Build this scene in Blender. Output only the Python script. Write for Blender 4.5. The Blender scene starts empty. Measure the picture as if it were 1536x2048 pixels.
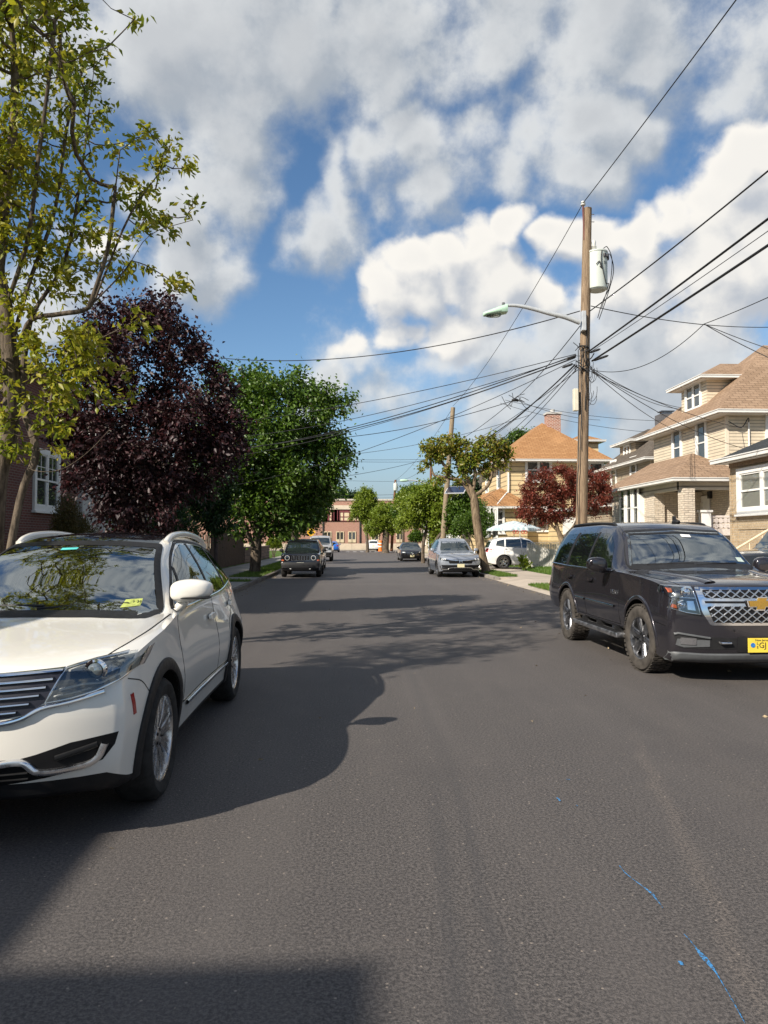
import bpy, bmesh, math, random
import numpy as np
from mathutils import Vector, Matrix
from mathutils.bvhtree import BVHTree

R = math.radians
SC = bpy.context.scene
COL = SC.collection
random.seed(7)

# ------------------------------------------------------------------ camera, sky, sun, exposure
YAW, PITCH, CAMZ, FPX = R(2.45), R(2.14), 1.6, 1500.0
cam_d = bpy.data.cameras.new('camera')
cam = bpy.data.objects.new('camera', cam_d)
COL.objects.link(cam)
cam.location = (0, 0, CAMZ)
cam.rotation_euler = (R(90) + PITCH, 0, -YAW)
cam_d.sensor_fit = 'AUTO'
cam_d.sensor_width = 36.0
cam_d.lens = 36.0 * FPX / 2048.0
cam_d.clip_start = 0.05
cam_d.clip_end = 6000
SC.camera = cam
SC.render.resolution_x, SC.render.resolution_y = 768, 1024
SC.view_settings.view_transform = 'Standard'
SC.view_settings.look = 'None'
SC.view_settings.gamma = 1
SC.view_settings.use_curve_mapping = False
SC.view_settings.exposure = 0.58
SC.cycles.max_bounces = 8
SC.cycles.transparent_max_bounces = 8
SC.cycles.caustics_reflective = False
SC.cycles.caustics_refractive = False
SC.cycles.sample_clamp_indirect = 6.0
SC.cycles.use_denoising = True

_rot = cam.rotation_euler.to_matrix()
def ray(px, py):
    d = _rot @ Vector(((px - 768) / FPX, -(py - 1024) / FPX, -1.0))
    return d
def at_y(px, py, y):
    """the world point seen at photo pixel (px, py) on the plane of that y (metres up the street)"""
    d = ray(px, py)
    return Vector((0, 0, CAMZ)) + d * (y / d.y)
def at_x(px, py, x):
    d = ray(px, py)
    return Vector((0, 0, CAMZ)) + d * (x / d.x)
def on_ground(px, py, z=0.0):
    d = ray(px, py)
    return Vector((0, 0, CAMZ)) + d * ((z - CAMZ) / d.z)

SHX, SHY = 1.12, 0.95            # where a shadow falls, per metre of height
_sv = Vector((-SHX, -SHY, 1.0)).normalized()
SUN_EL = math.asin(_sv.z)
SUN_AZ = math.atan2(_sv.x, _sv.y)   # clockwise from +Y
sun_d = bpy.data.lights.new('sun', 'SUN')
sun_d.energy = 5.0
sun_d.angle = R(0.55)
sun_d.color = (1.0, 0.915, 0.79)
sun = bpy.data.objects.new('sun', sun_d)
COL.objects.link(sun)
sun.rotation_euler = (-_sv).to_track_quat('-Z', 'Y').to_euler()

def build_world():
    w = bpy.data.worlds.new('World')
    SC.world = w
    w.use_nodes = True
    nt = w.node_tree
    nt.nodes.clear()
    N, Lk = nt.nodes, nt.links
    def mk(tree, t, **kw):
        n = tree.nodes.new(t)
        for k, v in kw.items():
            setattr(n, k, v)
        return n
    # node group: cloud density for a direction (two sets of clouds: grey sheets and white heaps)
    g = bpy.data.node_groups.new('cloud_density', 'ShaderNodeTree')
    g.interface.new_socket('dir', in_out='INPUT', socket_type='NodeSocketVector')
    g.interface.new_socket('grey', in_out='OUTPUT', socket_type='NodeSocketFloat')
    g.interface.new_socket('white', in_out='OUTPUT', socket_type='NodeSocketFloat')
    gi, go = mk(g, 'NodeGroupInput'), mk(g, 'NodeGroupOutput')
    def noise(src, scale, detail, rough, col=False):
        n = mk(g, 'ShaderNodeTexNoise')
        n.inputs['Scale'].default_value = scale
        n.inputs['Detail'].default_value = detail
        n.inputs['Roughness'].default_value = rough
        g.links.new(src, n.inputs['Vector'])
        return n.outputs['Color' if col else 'Fac']
    def m2(op, a, b, c=None):
        n = mk(g, 'ShaderNodeMath', operation=op)
        for i, s in enumerate((a, b, c)):
            if s is None: continue
            if isinstance(s, (int, float)): n.inputs[i].default_value = s
            else: g.links.new(s, n.inputs[i])
        return n.outputs[0]
    wn = noise(gi.outputs[0], 5.0, 3.0, 0.55, True)
    va = mk(g, 'ShaderNodeVectorMath', operation='MULTIPLY_ADD')
    g.links.new(wn, va.inputs[0]); va.inputs[1].default_value = (.20, .20, .15)
    vb = mk(g, 'ShaderNodeVectorMath', operation='ADD')
    g.links.new(gi.outputs[0], va.inputs[2])
    g.links.new(va.outputs[0], vb.inputs[0]); vb.inputs[1].default_value = (-.10, -.10, -.075)
    P = vb.outputs[0]
    f1 = noise(gi.outputs[0], 11.0, 7.0, 0.60)
    f2 = noise(gi.outputs[0], 4.0, 3.0, 0.55)
    def heap(blobs):
        acc = None
        for (px, py, r) in blobs:
            c = ray(px, py).normalized()
            d = mk(g, 'ShaderNodeVectorMath', operation='DISTANCE')
            g.links.new(P, d.inputs[0]); d.inputs[1].default_value = c
            rr = r / FPX
            m = m2('MULTIPLY_ADD', d.outputs['Value'], -1.0 / rr, 1.0)
            acc = m if acc is None else m2('SMOOTH_MAX', acc, m, .28)
        return acc
    grey = [(520, 10, 230), (760, 40, 190), (980, 20, 170), (1180, -10, 190), (640, 130, 120), (820, 130, 110), (350, 130, 170), (440, 290, 130), (500, 210, 110), (540, 330, 70),
            (720, 390, 95), (800, 320, 95), (900, 300, 95), (1000, 290, 90), (1120, 300, 100), (1220, 260, 90), (640, 440, 75), (600, 470, 55), (700, 330, 60), (760, 300, 75), (860, 250, 75), (940, 380, 100), (1060, 380, 85), (1180, 360, 75), (1280, 260, 60), (820, 390, 70), (1090, 700, 90), (1250, 690, 90), (860, 730, 80), (950, 700, 80), (740, 720, 60), (1000, 130, 110), (1150, 150, 110), (1290, 90, 70), (1500, 130, 80), (1560, 30, 60),
            (430, 555, 80), (350, 520, 90), (300, 420, 70), (820, 810, 160), (960, 790, 140), (1090, 790, 180), (1330, 790, 190), (650, 770, 90), (1230, 740, 80), (1480, 720, 150), (740, 830, 60), (900, 860, 60), (1560, 820, 110),
            (560, -420, 420), (1100, -500, 480), (-300, -100, 360), (1900, -100, 300), (2300, 500, 420), (-350, 600, 330), (60, 640, 120), (60, 120, 150)]
    white = [(985, 500, 56), (1045, 480, 42), (925, 530, 58), (860, 565, 66), (770, 570, 50), (700, 545, 24), (790, 640, 56), (705, 672, 36), (890, 640, 74), (990, 590, 62), (1070, 640, 50),
             (1170, 520, 48), (1130, 495, 28), (1270, 490, 56), (1350, 440, 54), (1430, 420, 62), (1520, 370, 76), (1410, 540, 80), (1290, 590, 72), (1500, 500, 100), (1190, 620, 56), (655, 692, 24), (150, 480, 50), (1545, 300, 44)]
    # the sky behind the photographer (seen only in reflections)
    extra = [((-.1, .25, 1), .55), ((.45, .2, .95), .4), ((-.4, .3, .8), .35), ((-.5, -.8, .45), .35), ((.4, -.85, .35), .4), ((.0, -.6, .8), .35), ((-.9, -.2, .35), .35), ((.9, -.3, .4), .35), ((.95, .2, .2), .25)]
    gg = heap(grey)
    for c, rr in extra:
        d = mk(g, 'ShaderNodeVectorMath', operation='DISTANCE')
        g.links.new(P, d.inputs[0]); d.inputs[1].default_value = Vector(c).normalized()
        gg = m2('MAXIMUM', gg, m2('MULTIPLY_ADD', d.outputs['Value'], -1.0 / rr, 1.0))
    ww = m2('MULTIPLY_ADD', heap(white), .9, .03)
    n1 = m2('MULTIPLY_ADD', f1, 1.9, -0.95)
    n2 = m2('MULTIPLY_ADD', f2, 1.7, -0.85)
    nn = m2('ADD', n1, n2)
    gd = m2('ADD', m2('MULTIPLY_ADD', n2, 1.45, gg), m2('MULTIPLY_ADD', n1, .95, -.10))
    vo = mk(g, 'ShaderNodeTexVoronoi', feature='F1', normalize=True)
    vo.inputs['Scale'].default_value = 13.0; vo.inputs['Detail'].default_value = 2.0; vo.inputs['Roughness'].default_value = .55
    wv = noise(gi.outputs[0], 24.0, 2.0, 0.5, True)
    va2 = mk(g, 'ShaderNodeVectorMath', operation='MULTIPLY_ADD'); g.links.new(wv, va2.inputs[0]); va2.inputs[1].default_value = (.035, .035, .035); g.links.new(P, va2.inputs[2])
    g.links.new(va2.outputs[0], vo.inputs['Vector'])
    bil = m2('MULTIPLY_ADD', vo.outputs['Distance'], -1.5, .62)
    wd = m2('ADD', m2('MULTIPLY_ADD', nn, 0.72, ww), bil)
    g.links.new(gd, go.inputs[0]); g.links.new(wd, go.inputs[1])

    def M(op, a, b=None, c=None, clamp=False):
        n = mk(nt, 'ShaderNodeMath', operation=op, use_clamp=clamp)
        for i, s in enumerate((a, b, c)):
            if s is None: continue
            if isinstance(s, (int, float)): n.inputs[i].default_value = s
            else: Lk.new(s, n.inputs[i])
        return n.outputs[0]
    def sstep(a, lo, hi):
        n = mk(nt, 'ShaderNodeMapRange', interpolation_type='SMOOTHSTEP')
        Lk.new(a, n.inputs[0]); n.inputs[1].default_value = lo; n.inputs[2].default_value = hi
        return n.outputs[0]
    def mix(f, a, b):
        n = mk(nt, 'ShaderNodeMix', data_type='RGBA')
        Lk.new(f, n.inputs[0])
        for i, s in ((6, a), (7, b)):
            if isinstance(s, tuple): n.inputs[i].default_value = (*s, 1)
            else: Lk.new(s, n.inputs[i])
        return n.outputs[2]
    tc = mk(nt, 'ShaderNodeTexCoord')
    nd = mk(nt, 'ShaderNodeVectorMath', operation='NORMALIZE')
    Lk.new(tc.outputs['Generated'], nd.inputs[0])
    A = mk(nt, 'ShaderNodeGroup'); A.node_tree = g
    Lk.new(nd.outputs[0], A.inputs[0])
    up = mk(nt, 'ShaderNodeVectorMath', operation='ADD')
    Lk.new(nd.outputs[0], up.inputs[0]); up.inputs[1].default_value = (-.022, -.005, .034)
    B = mk(nt, 'ShaderNodeGroup'); B.node_tree = g
    Lk.new(up.outputs[0], B.inputs[0])
    ag = sstep(A.outputs[0], -0.18, 0.60)
    aw = sstep(A.outputs[1], -0.10, 0.42)
    # brighter where the cloud thins towards the light, greyer at its base
    lg = sstep(M('SUBTRACT', A.outputs[0], B.outputs[0]), -.50, .46)
    lw = sstep(M('SUBTRACT', A.outputs[1], B.outputs[1]), -.55, .46)
    thick = sstep(A.outputs[0], .35, 1.15)
    greyc = mix(lg, (.28, .31, .345), (.53, .54, .54))
    greyc2 = mix(M('MULTIPLY', thick, .55), greyc, (.315, .33, .35))
    deep = sstep(A.outputs[1], .30, .95)
    whitec0 = mix(lw, (.34, .365, .405), (.67, .645, .60))
    whitec = mix(M('MULTIPLY', deep, .18), whitec0, (.43, .44, .45))
    sky = mk(nt, 'ShaderNodeTexSky', sky_type='NISHITA')
    sky.sun_disc = False
    sky.sun_elevation = SUN_EL
    sky.sun_rotation = SUN_AZ % (2 * math.pi)
    sky.air_density = 1.0; sky.dust_density = 0.6; sky.ozone_density = 2.0
    hsv = mk(nt, 'ShaderNodeHueSaturation')
    hsv.inputs['Saturation'].default_value = 1.16
    Lk.new(sky.outputs[0], hsv.inputs['Color'])
    skm = mk(nt, 'ShaderNodeVectorMath', operation='SCALE')
    Lk.new(hsv.outputs[0], skm.inputs[0]); skm.inputs['Scale'].default_value = SKY_K
    c1 = mix(M('MULTIPLY', ag, .93), skm.outputs[0], greyc2)
    c2 = mix(M('MULTIPLY', aw, .97), c1, whitec)
    # clouds fade into the thin haze low over the houses
    sep = mk(nt, 'ShaderNodeSeparateXYZ'); Lk.new(nd.outputs[0], sep.inputs[0])
    lowf = sstep(sep.outputs[2], .0, .20)
    inv = M('MULTIPLY', M('SUBTRACT', 1.0, lowf), .80)
    c3 = mix(inv, c2, (.175, .24, .325))
    bg = mk(nt, 'ShaderNodeBackground')
    Lk.new(c3, bg.inputs['Color']); bg.inputs['Strength'].default_value = 1.0
    out = mk(nt, 'ShaderNodeOutputWorld')
    Lk.new(bg.outputs[0], out.inputs[0])
SKY_K = 0.090
build_world()
SC.world.cycles.sampling_method = 'MANUAL'
SC.world.cycles.sample_map_resolution = 256

# ------------------------------------------------------------------ materials
class NT:
    """a small helper round one material's node tree"""
    def __init__(s, name, rough=.6, metal=0.0, spec=.5):
        s.m = bpy.data.materials.new(name); s.m.use_nodes = True
        s.t = s.m.node_tree; s.N = s.t.nodes; s.L = s.t.links
        s.p = s.N['Principled BSDF']
        s.p.inputs['Roughness'].default_value = rough
        s.p.inputs['Metallic'].default_value = metal
        s.p.inputs['Specular IOR Level'].default_value = spec
    def n(s, t, **kw):
        x = s.N.new(t)
        for k, v in kw.items(): setattr(x, k, v)
        return x
    def put(s, inp, v):
        if hasattr(v, 'is_linked') or isinstance(v, bpy.types.NodeSocket): s.L.new(v, inp)
        elif isinstance(v, tuple) and len(v) == 3 and inp.type == 'RGBA': inp.default_value = (*v, 1)
        else: inp.default_value = v
    def coord(s, which='Object', scale=None):
        tc = s.n('ShaderNodeTexCoord').outputs[which]
        if scale is None: return tc
        mp = s.n('ShaderNodeMapping'); s.L.new(tc, mp.inputs[0])
        mp.inputs['Scale'].default_value = scale if isinstance(scale, tuple) else (scale,) * 3
        return mp.outputs[0]
    def noise(s, scale, detail=4, rough=.55, vec=None, out='Fac'):
        x = s.n('ShaderNodeTexNoise')
        x.inputs['Scale'].default_value = scale; x.inputs['Detail'].default_value = detail; x.inputs['Roughness'].default_value = rough
        s.L.new(vec if vec is not None else s.coord(), x.inputs['Vector'])
        return x.outputs[out]
    def ramp(s, f, lo, hi, a=0.0, b=1.0, smooth=True):
        x = s.n('ShaderNodeMapRange', interpolation_type='SMOOTHSTEP' if smooth else 'LINEAR')
        s.put(x.inputs[0], f)
        for i, v in ((1, lo), (2, hi), (3, a), (4, b)): x.inputs[i].default_value = v
        return x.outputs[0]
    def mix(s, f, a, b, blend='MIX'):
        x = s.n('ShaderNodeMix', data_type='RGBA', blend_type=blend)
        s.put(x.inputs[0], f); s.put(x.inputs[6], a); s.put(x.inputs[7], b)
        return x.outputs[2]
    def math(s, op, a, b=None, c=None):
        x = s.n('ShaderNodeMath', operation=op)
        for i, v in enumerate((a, b, c)):
            if v is not None: s.put(x.inputs[i], v)
        return x.outputs[0]
    def bump(s, h, strength=.3, dist=.01):
        x = s.n('ShaderNodeBump')
        x.inputs['Strength'].default_value = strength; x.inputs['Distance'].default_value = dist
        s.put(x.inputs['Height'], h)
        s.L.new(x.outputs[0], s.p.inputs['Normal'])
    def color(s, c): s.put(s.p.inputs['Base Color'], c)
    def rough(s, c): s.put(s.p.inputs['Roughness'], c)

def tone(c, k): return tuple(min(1, x * k) for x in c)

def m_plain(name, c, rough=.6, metal=0.0, var=.12, scale=6.0, spec=.5, coat=0.0):
    t = NT(name, rough, metal, spec)
    f = t.noise(scale, 5, .6)
    t.color(t.mix(t.ramp(f, .3, .7), tone(c, 1 - var), tone(c, 1 + var)))
    t.rough(t.ramp(t.noise(scale * 3.1, 3), .3, .7, max(0, rough - .06), min(1, rough + .08)))
    if coat:
        t.p.inputs['Coat Weight'].default_value = coat; t.p.inputs['Coat Roughness'].default_value = .02
    return t.m

def m_paint(name, c, flake=0.0, rough=.35, metal=.0, coat=1.0, dirt=.25):
    t = NT(name, rough, metal)
    z = t.n('ShaderNodeSeparateXYZ'); t.L.new(t.coord('Object'), z.inputs[0])
    n = t.noise(5, 6, .65)
    low = t.ramp(z.outputs[2], .25, .75, 1, 0)
    d = t.math('MULTIPLY', t.math('MULTIPLY', low, t.ramp(n, .35, .75)), dirt)
    t.color(t.mix(d, c, (.17, .15, .13)))
    t.rough(t.math('MULTIPLY_ADD', d, .5, rough))
    t.p.inputs['Coat Weight'].default_value = coat
    t.p.inputs['Coat Roughness'].default_value = .03
    # a trace of orange peel
    t.bump(t.noise(2.2, 2, .5), .04, .02)
    return t.m

def m_glass_dark(name, tint=(.012, .016, .016), refl=.10, rough=.0):
    t = NT(name)
    lw = t.n('ShaderNodeLayerWeight'); lw.inputs['Blend'].default_value = .40
    gl = t.n('ShaderNodeBsdfGlossy'); gl.inputs['Roughness'].default_value = rough
    gl.inputs['Color'].default_value = (.92, .96, .96, 1)
    df = t.n('ShaderNodeBsdfDiffuse')
    df.inputs['Color'].default_value = (*tint, 1)
    bp = t.n('ShaderNodeBump'); bp.inputs['Strength'].default_value = .03; bp.inputs['Distance'].default_value = .05
    t.L.new(t.noise(1.3, 1, .4), bp.inputs['Height']); t.L.new(bp.outputs[0], gl.inputs['Normal'])
    mx = t.n('ShaderNodeMixShader')
    t.L.new(t.math('MULTIPLY_ADD', lw.outputs['Fresnel'], .9, refl), mx.inputs[0])
    t.L.new(df.outputs[0], mx.inputs[1]); t.L.new(gl.outputs[0], mx.inputs[2])
    t.L.new(mx.outputs[0], t.N['Material Output'].inputs[0])
    return t.m

def m_glass_clear(name, tint=(.62, .72, .70), refl=.03):
    """window glass one sees into"""
    t = NT(name)
    lw = t.n('ShaderNodeLayerWeight'); lw.inputs['Blend'].default_value = .42
    gl = t.n('ShaderNodeBsdfGlossy'); gl.inputs['Roughness'].default_value = 0.0
    gl.inputs['Color'].default_value = (.95, 1, 1, 1)
    tr = t.n('ShaderNodeBsdfTransparent'); tr.inputs['Color'].default_value = (*tint, 1)
    mx = t.n('ShaderNodeMixShader')
    t.L.new(t.math('MULTIPLY_ADD', lw.outputs['Fresnel'], 1.0, refl), mx.inputs[0])
    t.L.new(tr.outputs[0], mx.inputs[1]); t.L.new(gl.outputs[0], mx.inputs[2])
    t.L.new(mx.outputs[0], t.N['Material Output'].inputs[0])
    return t.m

def m_metal(name, c=(.75, .76, .78), rough=.12):
    t = NT(name, rough, 1.0)
    t.color(t.mix(t.ramp(t.noise(4, 4), .3, .7), tone(c, .9), c))
    t.rough(t.ramp(t.noise(14, 4), .3, .8, rough * .7, rough * 1.6))
    return t.m

def m_siding(name, c, pitch=.115, dirt=.12):
    t = NT(name, .55)
    uv = t.n('ShaderNodeTexCoord').outputs['UV']
    sp = t.n('ShaderNodeSeparateXYZ'); t.L.new(uv, sp.inputs[0])
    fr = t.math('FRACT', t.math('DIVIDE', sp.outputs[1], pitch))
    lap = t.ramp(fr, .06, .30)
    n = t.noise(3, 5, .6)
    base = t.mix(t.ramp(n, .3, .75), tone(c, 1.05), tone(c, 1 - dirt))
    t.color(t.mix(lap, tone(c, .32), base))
    t.bump(fr, .9, .018)
    return t.m

def m_brick(name, a, b, mortar, w=.21, h=.072, msize=.011, rough=.85, bump=.5):
    t = NT(name, rough)
    uv = t.n('ShaderNodeTexCoord').outputs['UV']
    br = t.n('ShaderNodeTexBrick')
    t.L.new(uv, br.inputs['Vector'])
    br.inputs['Scale'].default_value = 1.0
    br.inputs['Brick Width'].default_value = w; br.inputs['Row Height'].default_value = h
    br.inputs['Mortar Size'].default_value = msize; br.inputs['Mortar Smooth'].default_value = .15
    br.inputs['Bias'].default_value = -.1
    br.inputs['Color1'].default_value = (*a, 1); br.inputs['Color2'].default_value = (*b, 1); br.inputs['Mortar'].default_value = (*mortar, 1)
    n = t.noise(22, 5, .65); n2 = t.noise(1.3, 4, .6)
    c = t.mix(t.ramp(n, .25, .8), br.outputs['Color'], t.mix(.5, br.outputs['Color'], (.03, .02, .02)))
    c = t.mix(t.math('MULTIPLY', t.ramp(n2, .45, .8), .25), c, tone(b, .55))
    t.color(c)
    t.bump(t.math('SUBTRACT', t.math('MULTIPLY', n, .35), br.outputs['Fac']), bump, .01)
    return t.m

def m_shingle(name, a, b, row=.17, w=.34):
    t = NT(name, .92, 0, .2)
    uv = t.n('ShaderNodeTexCoord').outputs['UV']
    br = t.n('ShaderNodeTexBrick'); t.L.new(uv, br.inputs['Vector'])
    br.inputs['Scale'].default_value = 1.0
    br.inputs['Brick Width'].default_value = w; br.inputs['Row Height'].default_value = row
    br.inputs['Mortar Size'].default_value = .016; br.inputs['Mortar Smooth'].default_value = .6; br.inputs['Bias'].default_value = .0
    br.inputs['Color1'].default_value = (*a, 1); br.inputs['Color2'].default_value = (*b, 1); br.inputs['Mortar'].default_value = (*tone(b, .42), 1)
    n = t.noise(30, 4, .7); n2 = t.noise(.8, 5, .6)
    c = t.mix(t.ramp(n, .3, .8), br.outputs['Color'], tone(b, .8))
    c = t.mix(t.math('MULTIPLY', t.ramp(n2, .5, .8), .35), c, tone(a, 1.25))
    t.color(c)
    t.bump(t.math('SUBTRACT', t.math('MULTIPLY', n, .4), br.outputs['Fac']), .6, .015)
    return t.m

def m_stone(name, a, b):
    t = NT(name, .9)
    uv = t.n('ShaderNodeTexCoord').outputs['UV']
    wv = t.n('ShaderNodeVectorMath', operation='MULTIPLY_ADD')
    t.L.new(t.noise(2.6, 3, .5, None, 'Color'), wv.inputs[0]); wv.inputs[1].default_value = (.12, .06, 0); t.L.new(uv, wv.inputs[2])
    br = t.n('ShaderNodeTexBrick'); t.L.new(wv.outputs[0], br.inputs['Vector'])
    br.inputs['Scale'].default_value = 1; br.inputs['Brick Width'].default_value = .34; br.inputs['Row Height'].default_value = .085
    br.inputs['Mortar Size'].default_value = .010; br.inputs['Mortar Smooth'].default_value = .5
    br.inputs['Color1'].default_value = (*a, 1); br.inputs['Color2'].default_value = (*b, 1); br.inputs['Mortar'].default_value = (*tone(b, .45), 1)
    n = t.noise(9, 6, .65)
    t.color(t.mix(t.ramp(n, .3, .75), br.outputs['Color'], tone(a, .62)))
    t.bump(t.math('SUBTRACT', n, br.outputs['Fac']), .9, .03)
    return t.m

def m_leaf(name, cols, trans=.45, rough=.45):
    t = NT(name, rough, 0, .45)
    g = t.n('ShaderNodeNewGeometry')
    cr = t.n('ShaderNodeValToRGB')
    el = cr.color_ramp.elements
    while len(el) < len(cols): el.new(.5)
    for i, c in enumerate(cols):
        el[i].position = i / (len(cols) - 1); el[i].color = (*c, 1)
    f = t.math('ADD', t.math('MULTIPLY', g.outputs['Random Per Island'], .62), t.math('MULTIPLY', t.ramp(t.noise(.55, 2, .5), .3, .7), .38))
    t.L.new(f, cr.inputs[0])
    t.color(cr.outputs[0])
    tl = t.n('ShaderNodeBsdfTranslucent')
    t.L.new(t.mix(.5, cr.outputs[0], t.mix(1.0, cr.outputs[0], (1.0, 1.0, .35), 'MULTIPLY')), tl.inputs[0])
    mx = t.n('ShaderNodeMixShader'); mx.inputs[0].default_value = trans
    t.L.new(t.p.outputs[0], mx.inputs[1]); t.L.new(tl.outputs[0], mx.inputs[2])
    t.L.new(mx.outputs[0], t.N['Material Output'].inputs[0])
    return t.m

def m_bark(name, a, b, sc=9.0):
    t = NT(name, .9, 0, .2)
    v = t.coord('Object', (1, 1, .22))
    n = t.noise(sc, 7, .68, v); n2 = t.noise(1.6, 3, .5)
    t.color(t.mix(t.ramp(n2, .45, .7), t.mix(t.ramp(n, .35, .68), b, a), t.mix(t.ramp(n, .35, .68), tone(b, 1.25), tone(a, 1.2))))
    t.bump(n, .9, .03)
    return t.m

# ------------------------------------------------------------------ mesh builder and object helpers
class MB:
    def __init__(s): s.v, s.f, s.mi = [], [], []
    def add(s, vs, fs, m=0):
        o = len(s.v)
        s.v.extend([tuple(p) for p in vs])
        for f in fs:
            s.f.append(tuple(i + o for i in f)); s.mi.append(m)
        return s
    def box(s, x0, x1, y0, y1, z0, z1, m=0):
        return s.add([(x0, y0, z0), (x1, y0, z0), (x1, y1, z0), (x0, y1, z0), (x0, y0, z1), (x1, y0, z1), (x1, y1, z1), (x0, y1, z1)],
                     [(0, 3, 2, 1), (4, 5, 6, 7), (0, 1, 5, 4), (1, 2, 6, 5), (2, 3, 7, 6), (3, 0, 4, 7)], m)
    def obox(s, c, size, rot=None, m=0):
        hx, hy, hz = (k / 2 for k in size)
        vs = [Vector((a * hx, b * hy, d * hz)) for d in (-1, 1) for (a, b) in ((-1, -1), (1, -1), (1, 1), (-1, 1))]
        if rot is not None: vs = [rot @ p for p in vs]
        c = Vector(c)
        return s.add([p + c for p in vs], [(0, 3, 2, 1), (4, 5, 6, 7), (0, 1, 5, 4), (1, 2, 6, 5), (2, 3, 7, 6), (3, 0, 4, 7)], m)
    def beam(s, a, b, w, h, m=0, up=(0, 0, 1)):
        a, b = Vector(a), Vector(b)
        d = (b - a); l = d.length; d.normalize()
        u = Vector(up); x = d.cross(u)
        if x.length < 1e-4: x = d.cross(Vector((1, 0, 0)))
        x.normalize(); z = x.cross(d)
        rot = Matrix((x, d, z)).transposed()
        return s.obox((a + b) / 2, (w, l, h), rot, m)
    def tube(s, pts, rad, n=8, m=0, caps=True):
        pts = [Vector(p) for p in pts]
        k = len(pts)
        if not hasattr(rad, '__len__'): rad = [rad] * k
        vs, fs = [], []
        prev = None
        for i, p in enumerate(pts):
            d = (pts[min(i + 1, k - 1)] - pts[max(i - 1, 0)])
            d = d.normalized() if d.length > 1e-9 else Vector((0, 0, 1))
            if prev is None:
                x = d.cross(Vector((0, 0, 1)))
                if x.length < .1: x = d.cross(Vector((1, 0, 0)))
            else:
                x = prev - d * prev.dot(d)
                if x.length < 1e-5: x = d.cross(Vector((1, 0.3, 0)))
            x.normalize(); prev = x
            y = d.cross(x)
            for j in range(n):
                a = 2 * math.pi * j / n
                vs.append(p + (x * math.cos(a) + y * math.sin(a)) * rad[i])
        for i in range(k - 1):
            for j in range(n):
                j2 = (j + 1) % n
                fs.append((i * n + j, i * n + j2, (i + 1) * n + j2, (i + 1) * n + j))
        if caps:
            fs.append(tuple(range(n))[::-1]); fs.append(tuple((k - 1) * n + j for j in range(n)))
        return s.add(vs, fs, m)
    def lathe(s, prof, c=(0, 0, 0), n=24, axis='z', m=0, rot=None, caps=True):
        """prof: (radius, height) pairs about the axis"""
        vs, fs = [], []
        c = Vector(c)
        for r, h in prof:
            for j in range(n):
                a = 2 * math.pi * j / n
                p = Vector((r * math.cos(a), r * math.sin(a), h))
                if axis == 'x': p = Vector((p.z, p.x, p.y))
                elif axis == 'y': p = Vector((p.x, p.z, p.y))
                if rot is not None: p = rot @ p
                vs.append(p + c)
        k = len(prof)
        for i in range(k - 1):
            for j in range(n):
                j2 = (j + 1) % n
                fs.append((i * n + j, i * n + j2, (i + 1) * n + j2, (i + 1) * n + j))
        if caps and prof[0][0] > 1e-6: fs.append(tuple(range(n))[::-1])
        if caps and prof[-1][0] > 1e-6: fs.append(tuple((k - 1) * n + j for j in range(n)))
        return s.add(vs, fs, m)
    def prism(s, poly, a0, a1, plane='xy', m=0):
        """a polygon pushed from a0 to a1 along the third axis"""
        def P(u, v, w): return {'xy': (u, v, w), 'xz': (u, w, v), 'yz': (w, u, v)}[plane]
        n = len(poly)
        vs = [P(u, v, a0) for u, v in poly] + [P(u, v, a1) for u, v in poly]
        fs = [tuple(range(n))[::-1], tuple(range(n, 2 * n))] + [(i, (i + 1) % n, n + (i + 1) % n, n + i) for i in range(n)]
        return s.add(vs, fs, m)
    def build(s, name, mats, parent=None, smooth=None, uv=False, loc=None, fix=True, bevel=0.0):
        me = bpy.data.meshes.new(name)
        me.from_pydata(s.v, [], s.f)
        if not isinstance(mats, (list, tuple)): mats = [mats]
        for m in mats: me.materials.append(m)
        if len(mats) > 1: me.polygons.foreach_set('material_index', s.mi)
        if fix or bevel:
            bm = bmesh.new(); bm.from_mesh(me)
            if bevel:
                bmesh.ops.bevel(bm, geom=bm.edges[:], offset=bevel, segments=2, affect='EDGES', profile=.6, clamp_overlap=True)
            bmesh.ops.recalc_face_normals(bm, faces=bm.faces[:])
            bm.to_mesh(me); bm.free()
        if uv: face_uv(me)
        if smooth is not None:
            me.polygons.foreach_set('use_smooth', [True] * len(me.polygons))
            me.set_sharp_from_angle(angle=R(smooth))
        o = bpy.data.objects.new(name, me)
        COL.objects.link(o)
        if parent is not None: o.parent = parent
        if loc is not None: o.location = loc
        return o

def face_uv(me):
    """metres along and up each face, so bricks and boards lie level on every wall and roof slope"""
    l = me.uv_layers.new(name='UVMap')
    co = np.zeros(len(me.vertices) * 3); me.vertices.foreach_get('co', co); co = co.reshape(-1, 3)
    for p in me.polygons:
        n = p.normal
        h = Vector((0, 0, 1)).cross(n)
        if h.length < .05: h = Vector((1, 0, 0))
        h.normalize(); v = n.cross(h)
        for li in p.loop_indices:
            q = co[me.loops[li].vertex_index]
            l.data[li].uv = (q[0] * h.x + q[1] * h.y + q[2] * h.z, q[0] * v.x + q[1] * v.y + q[2] * v.z)

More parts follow.
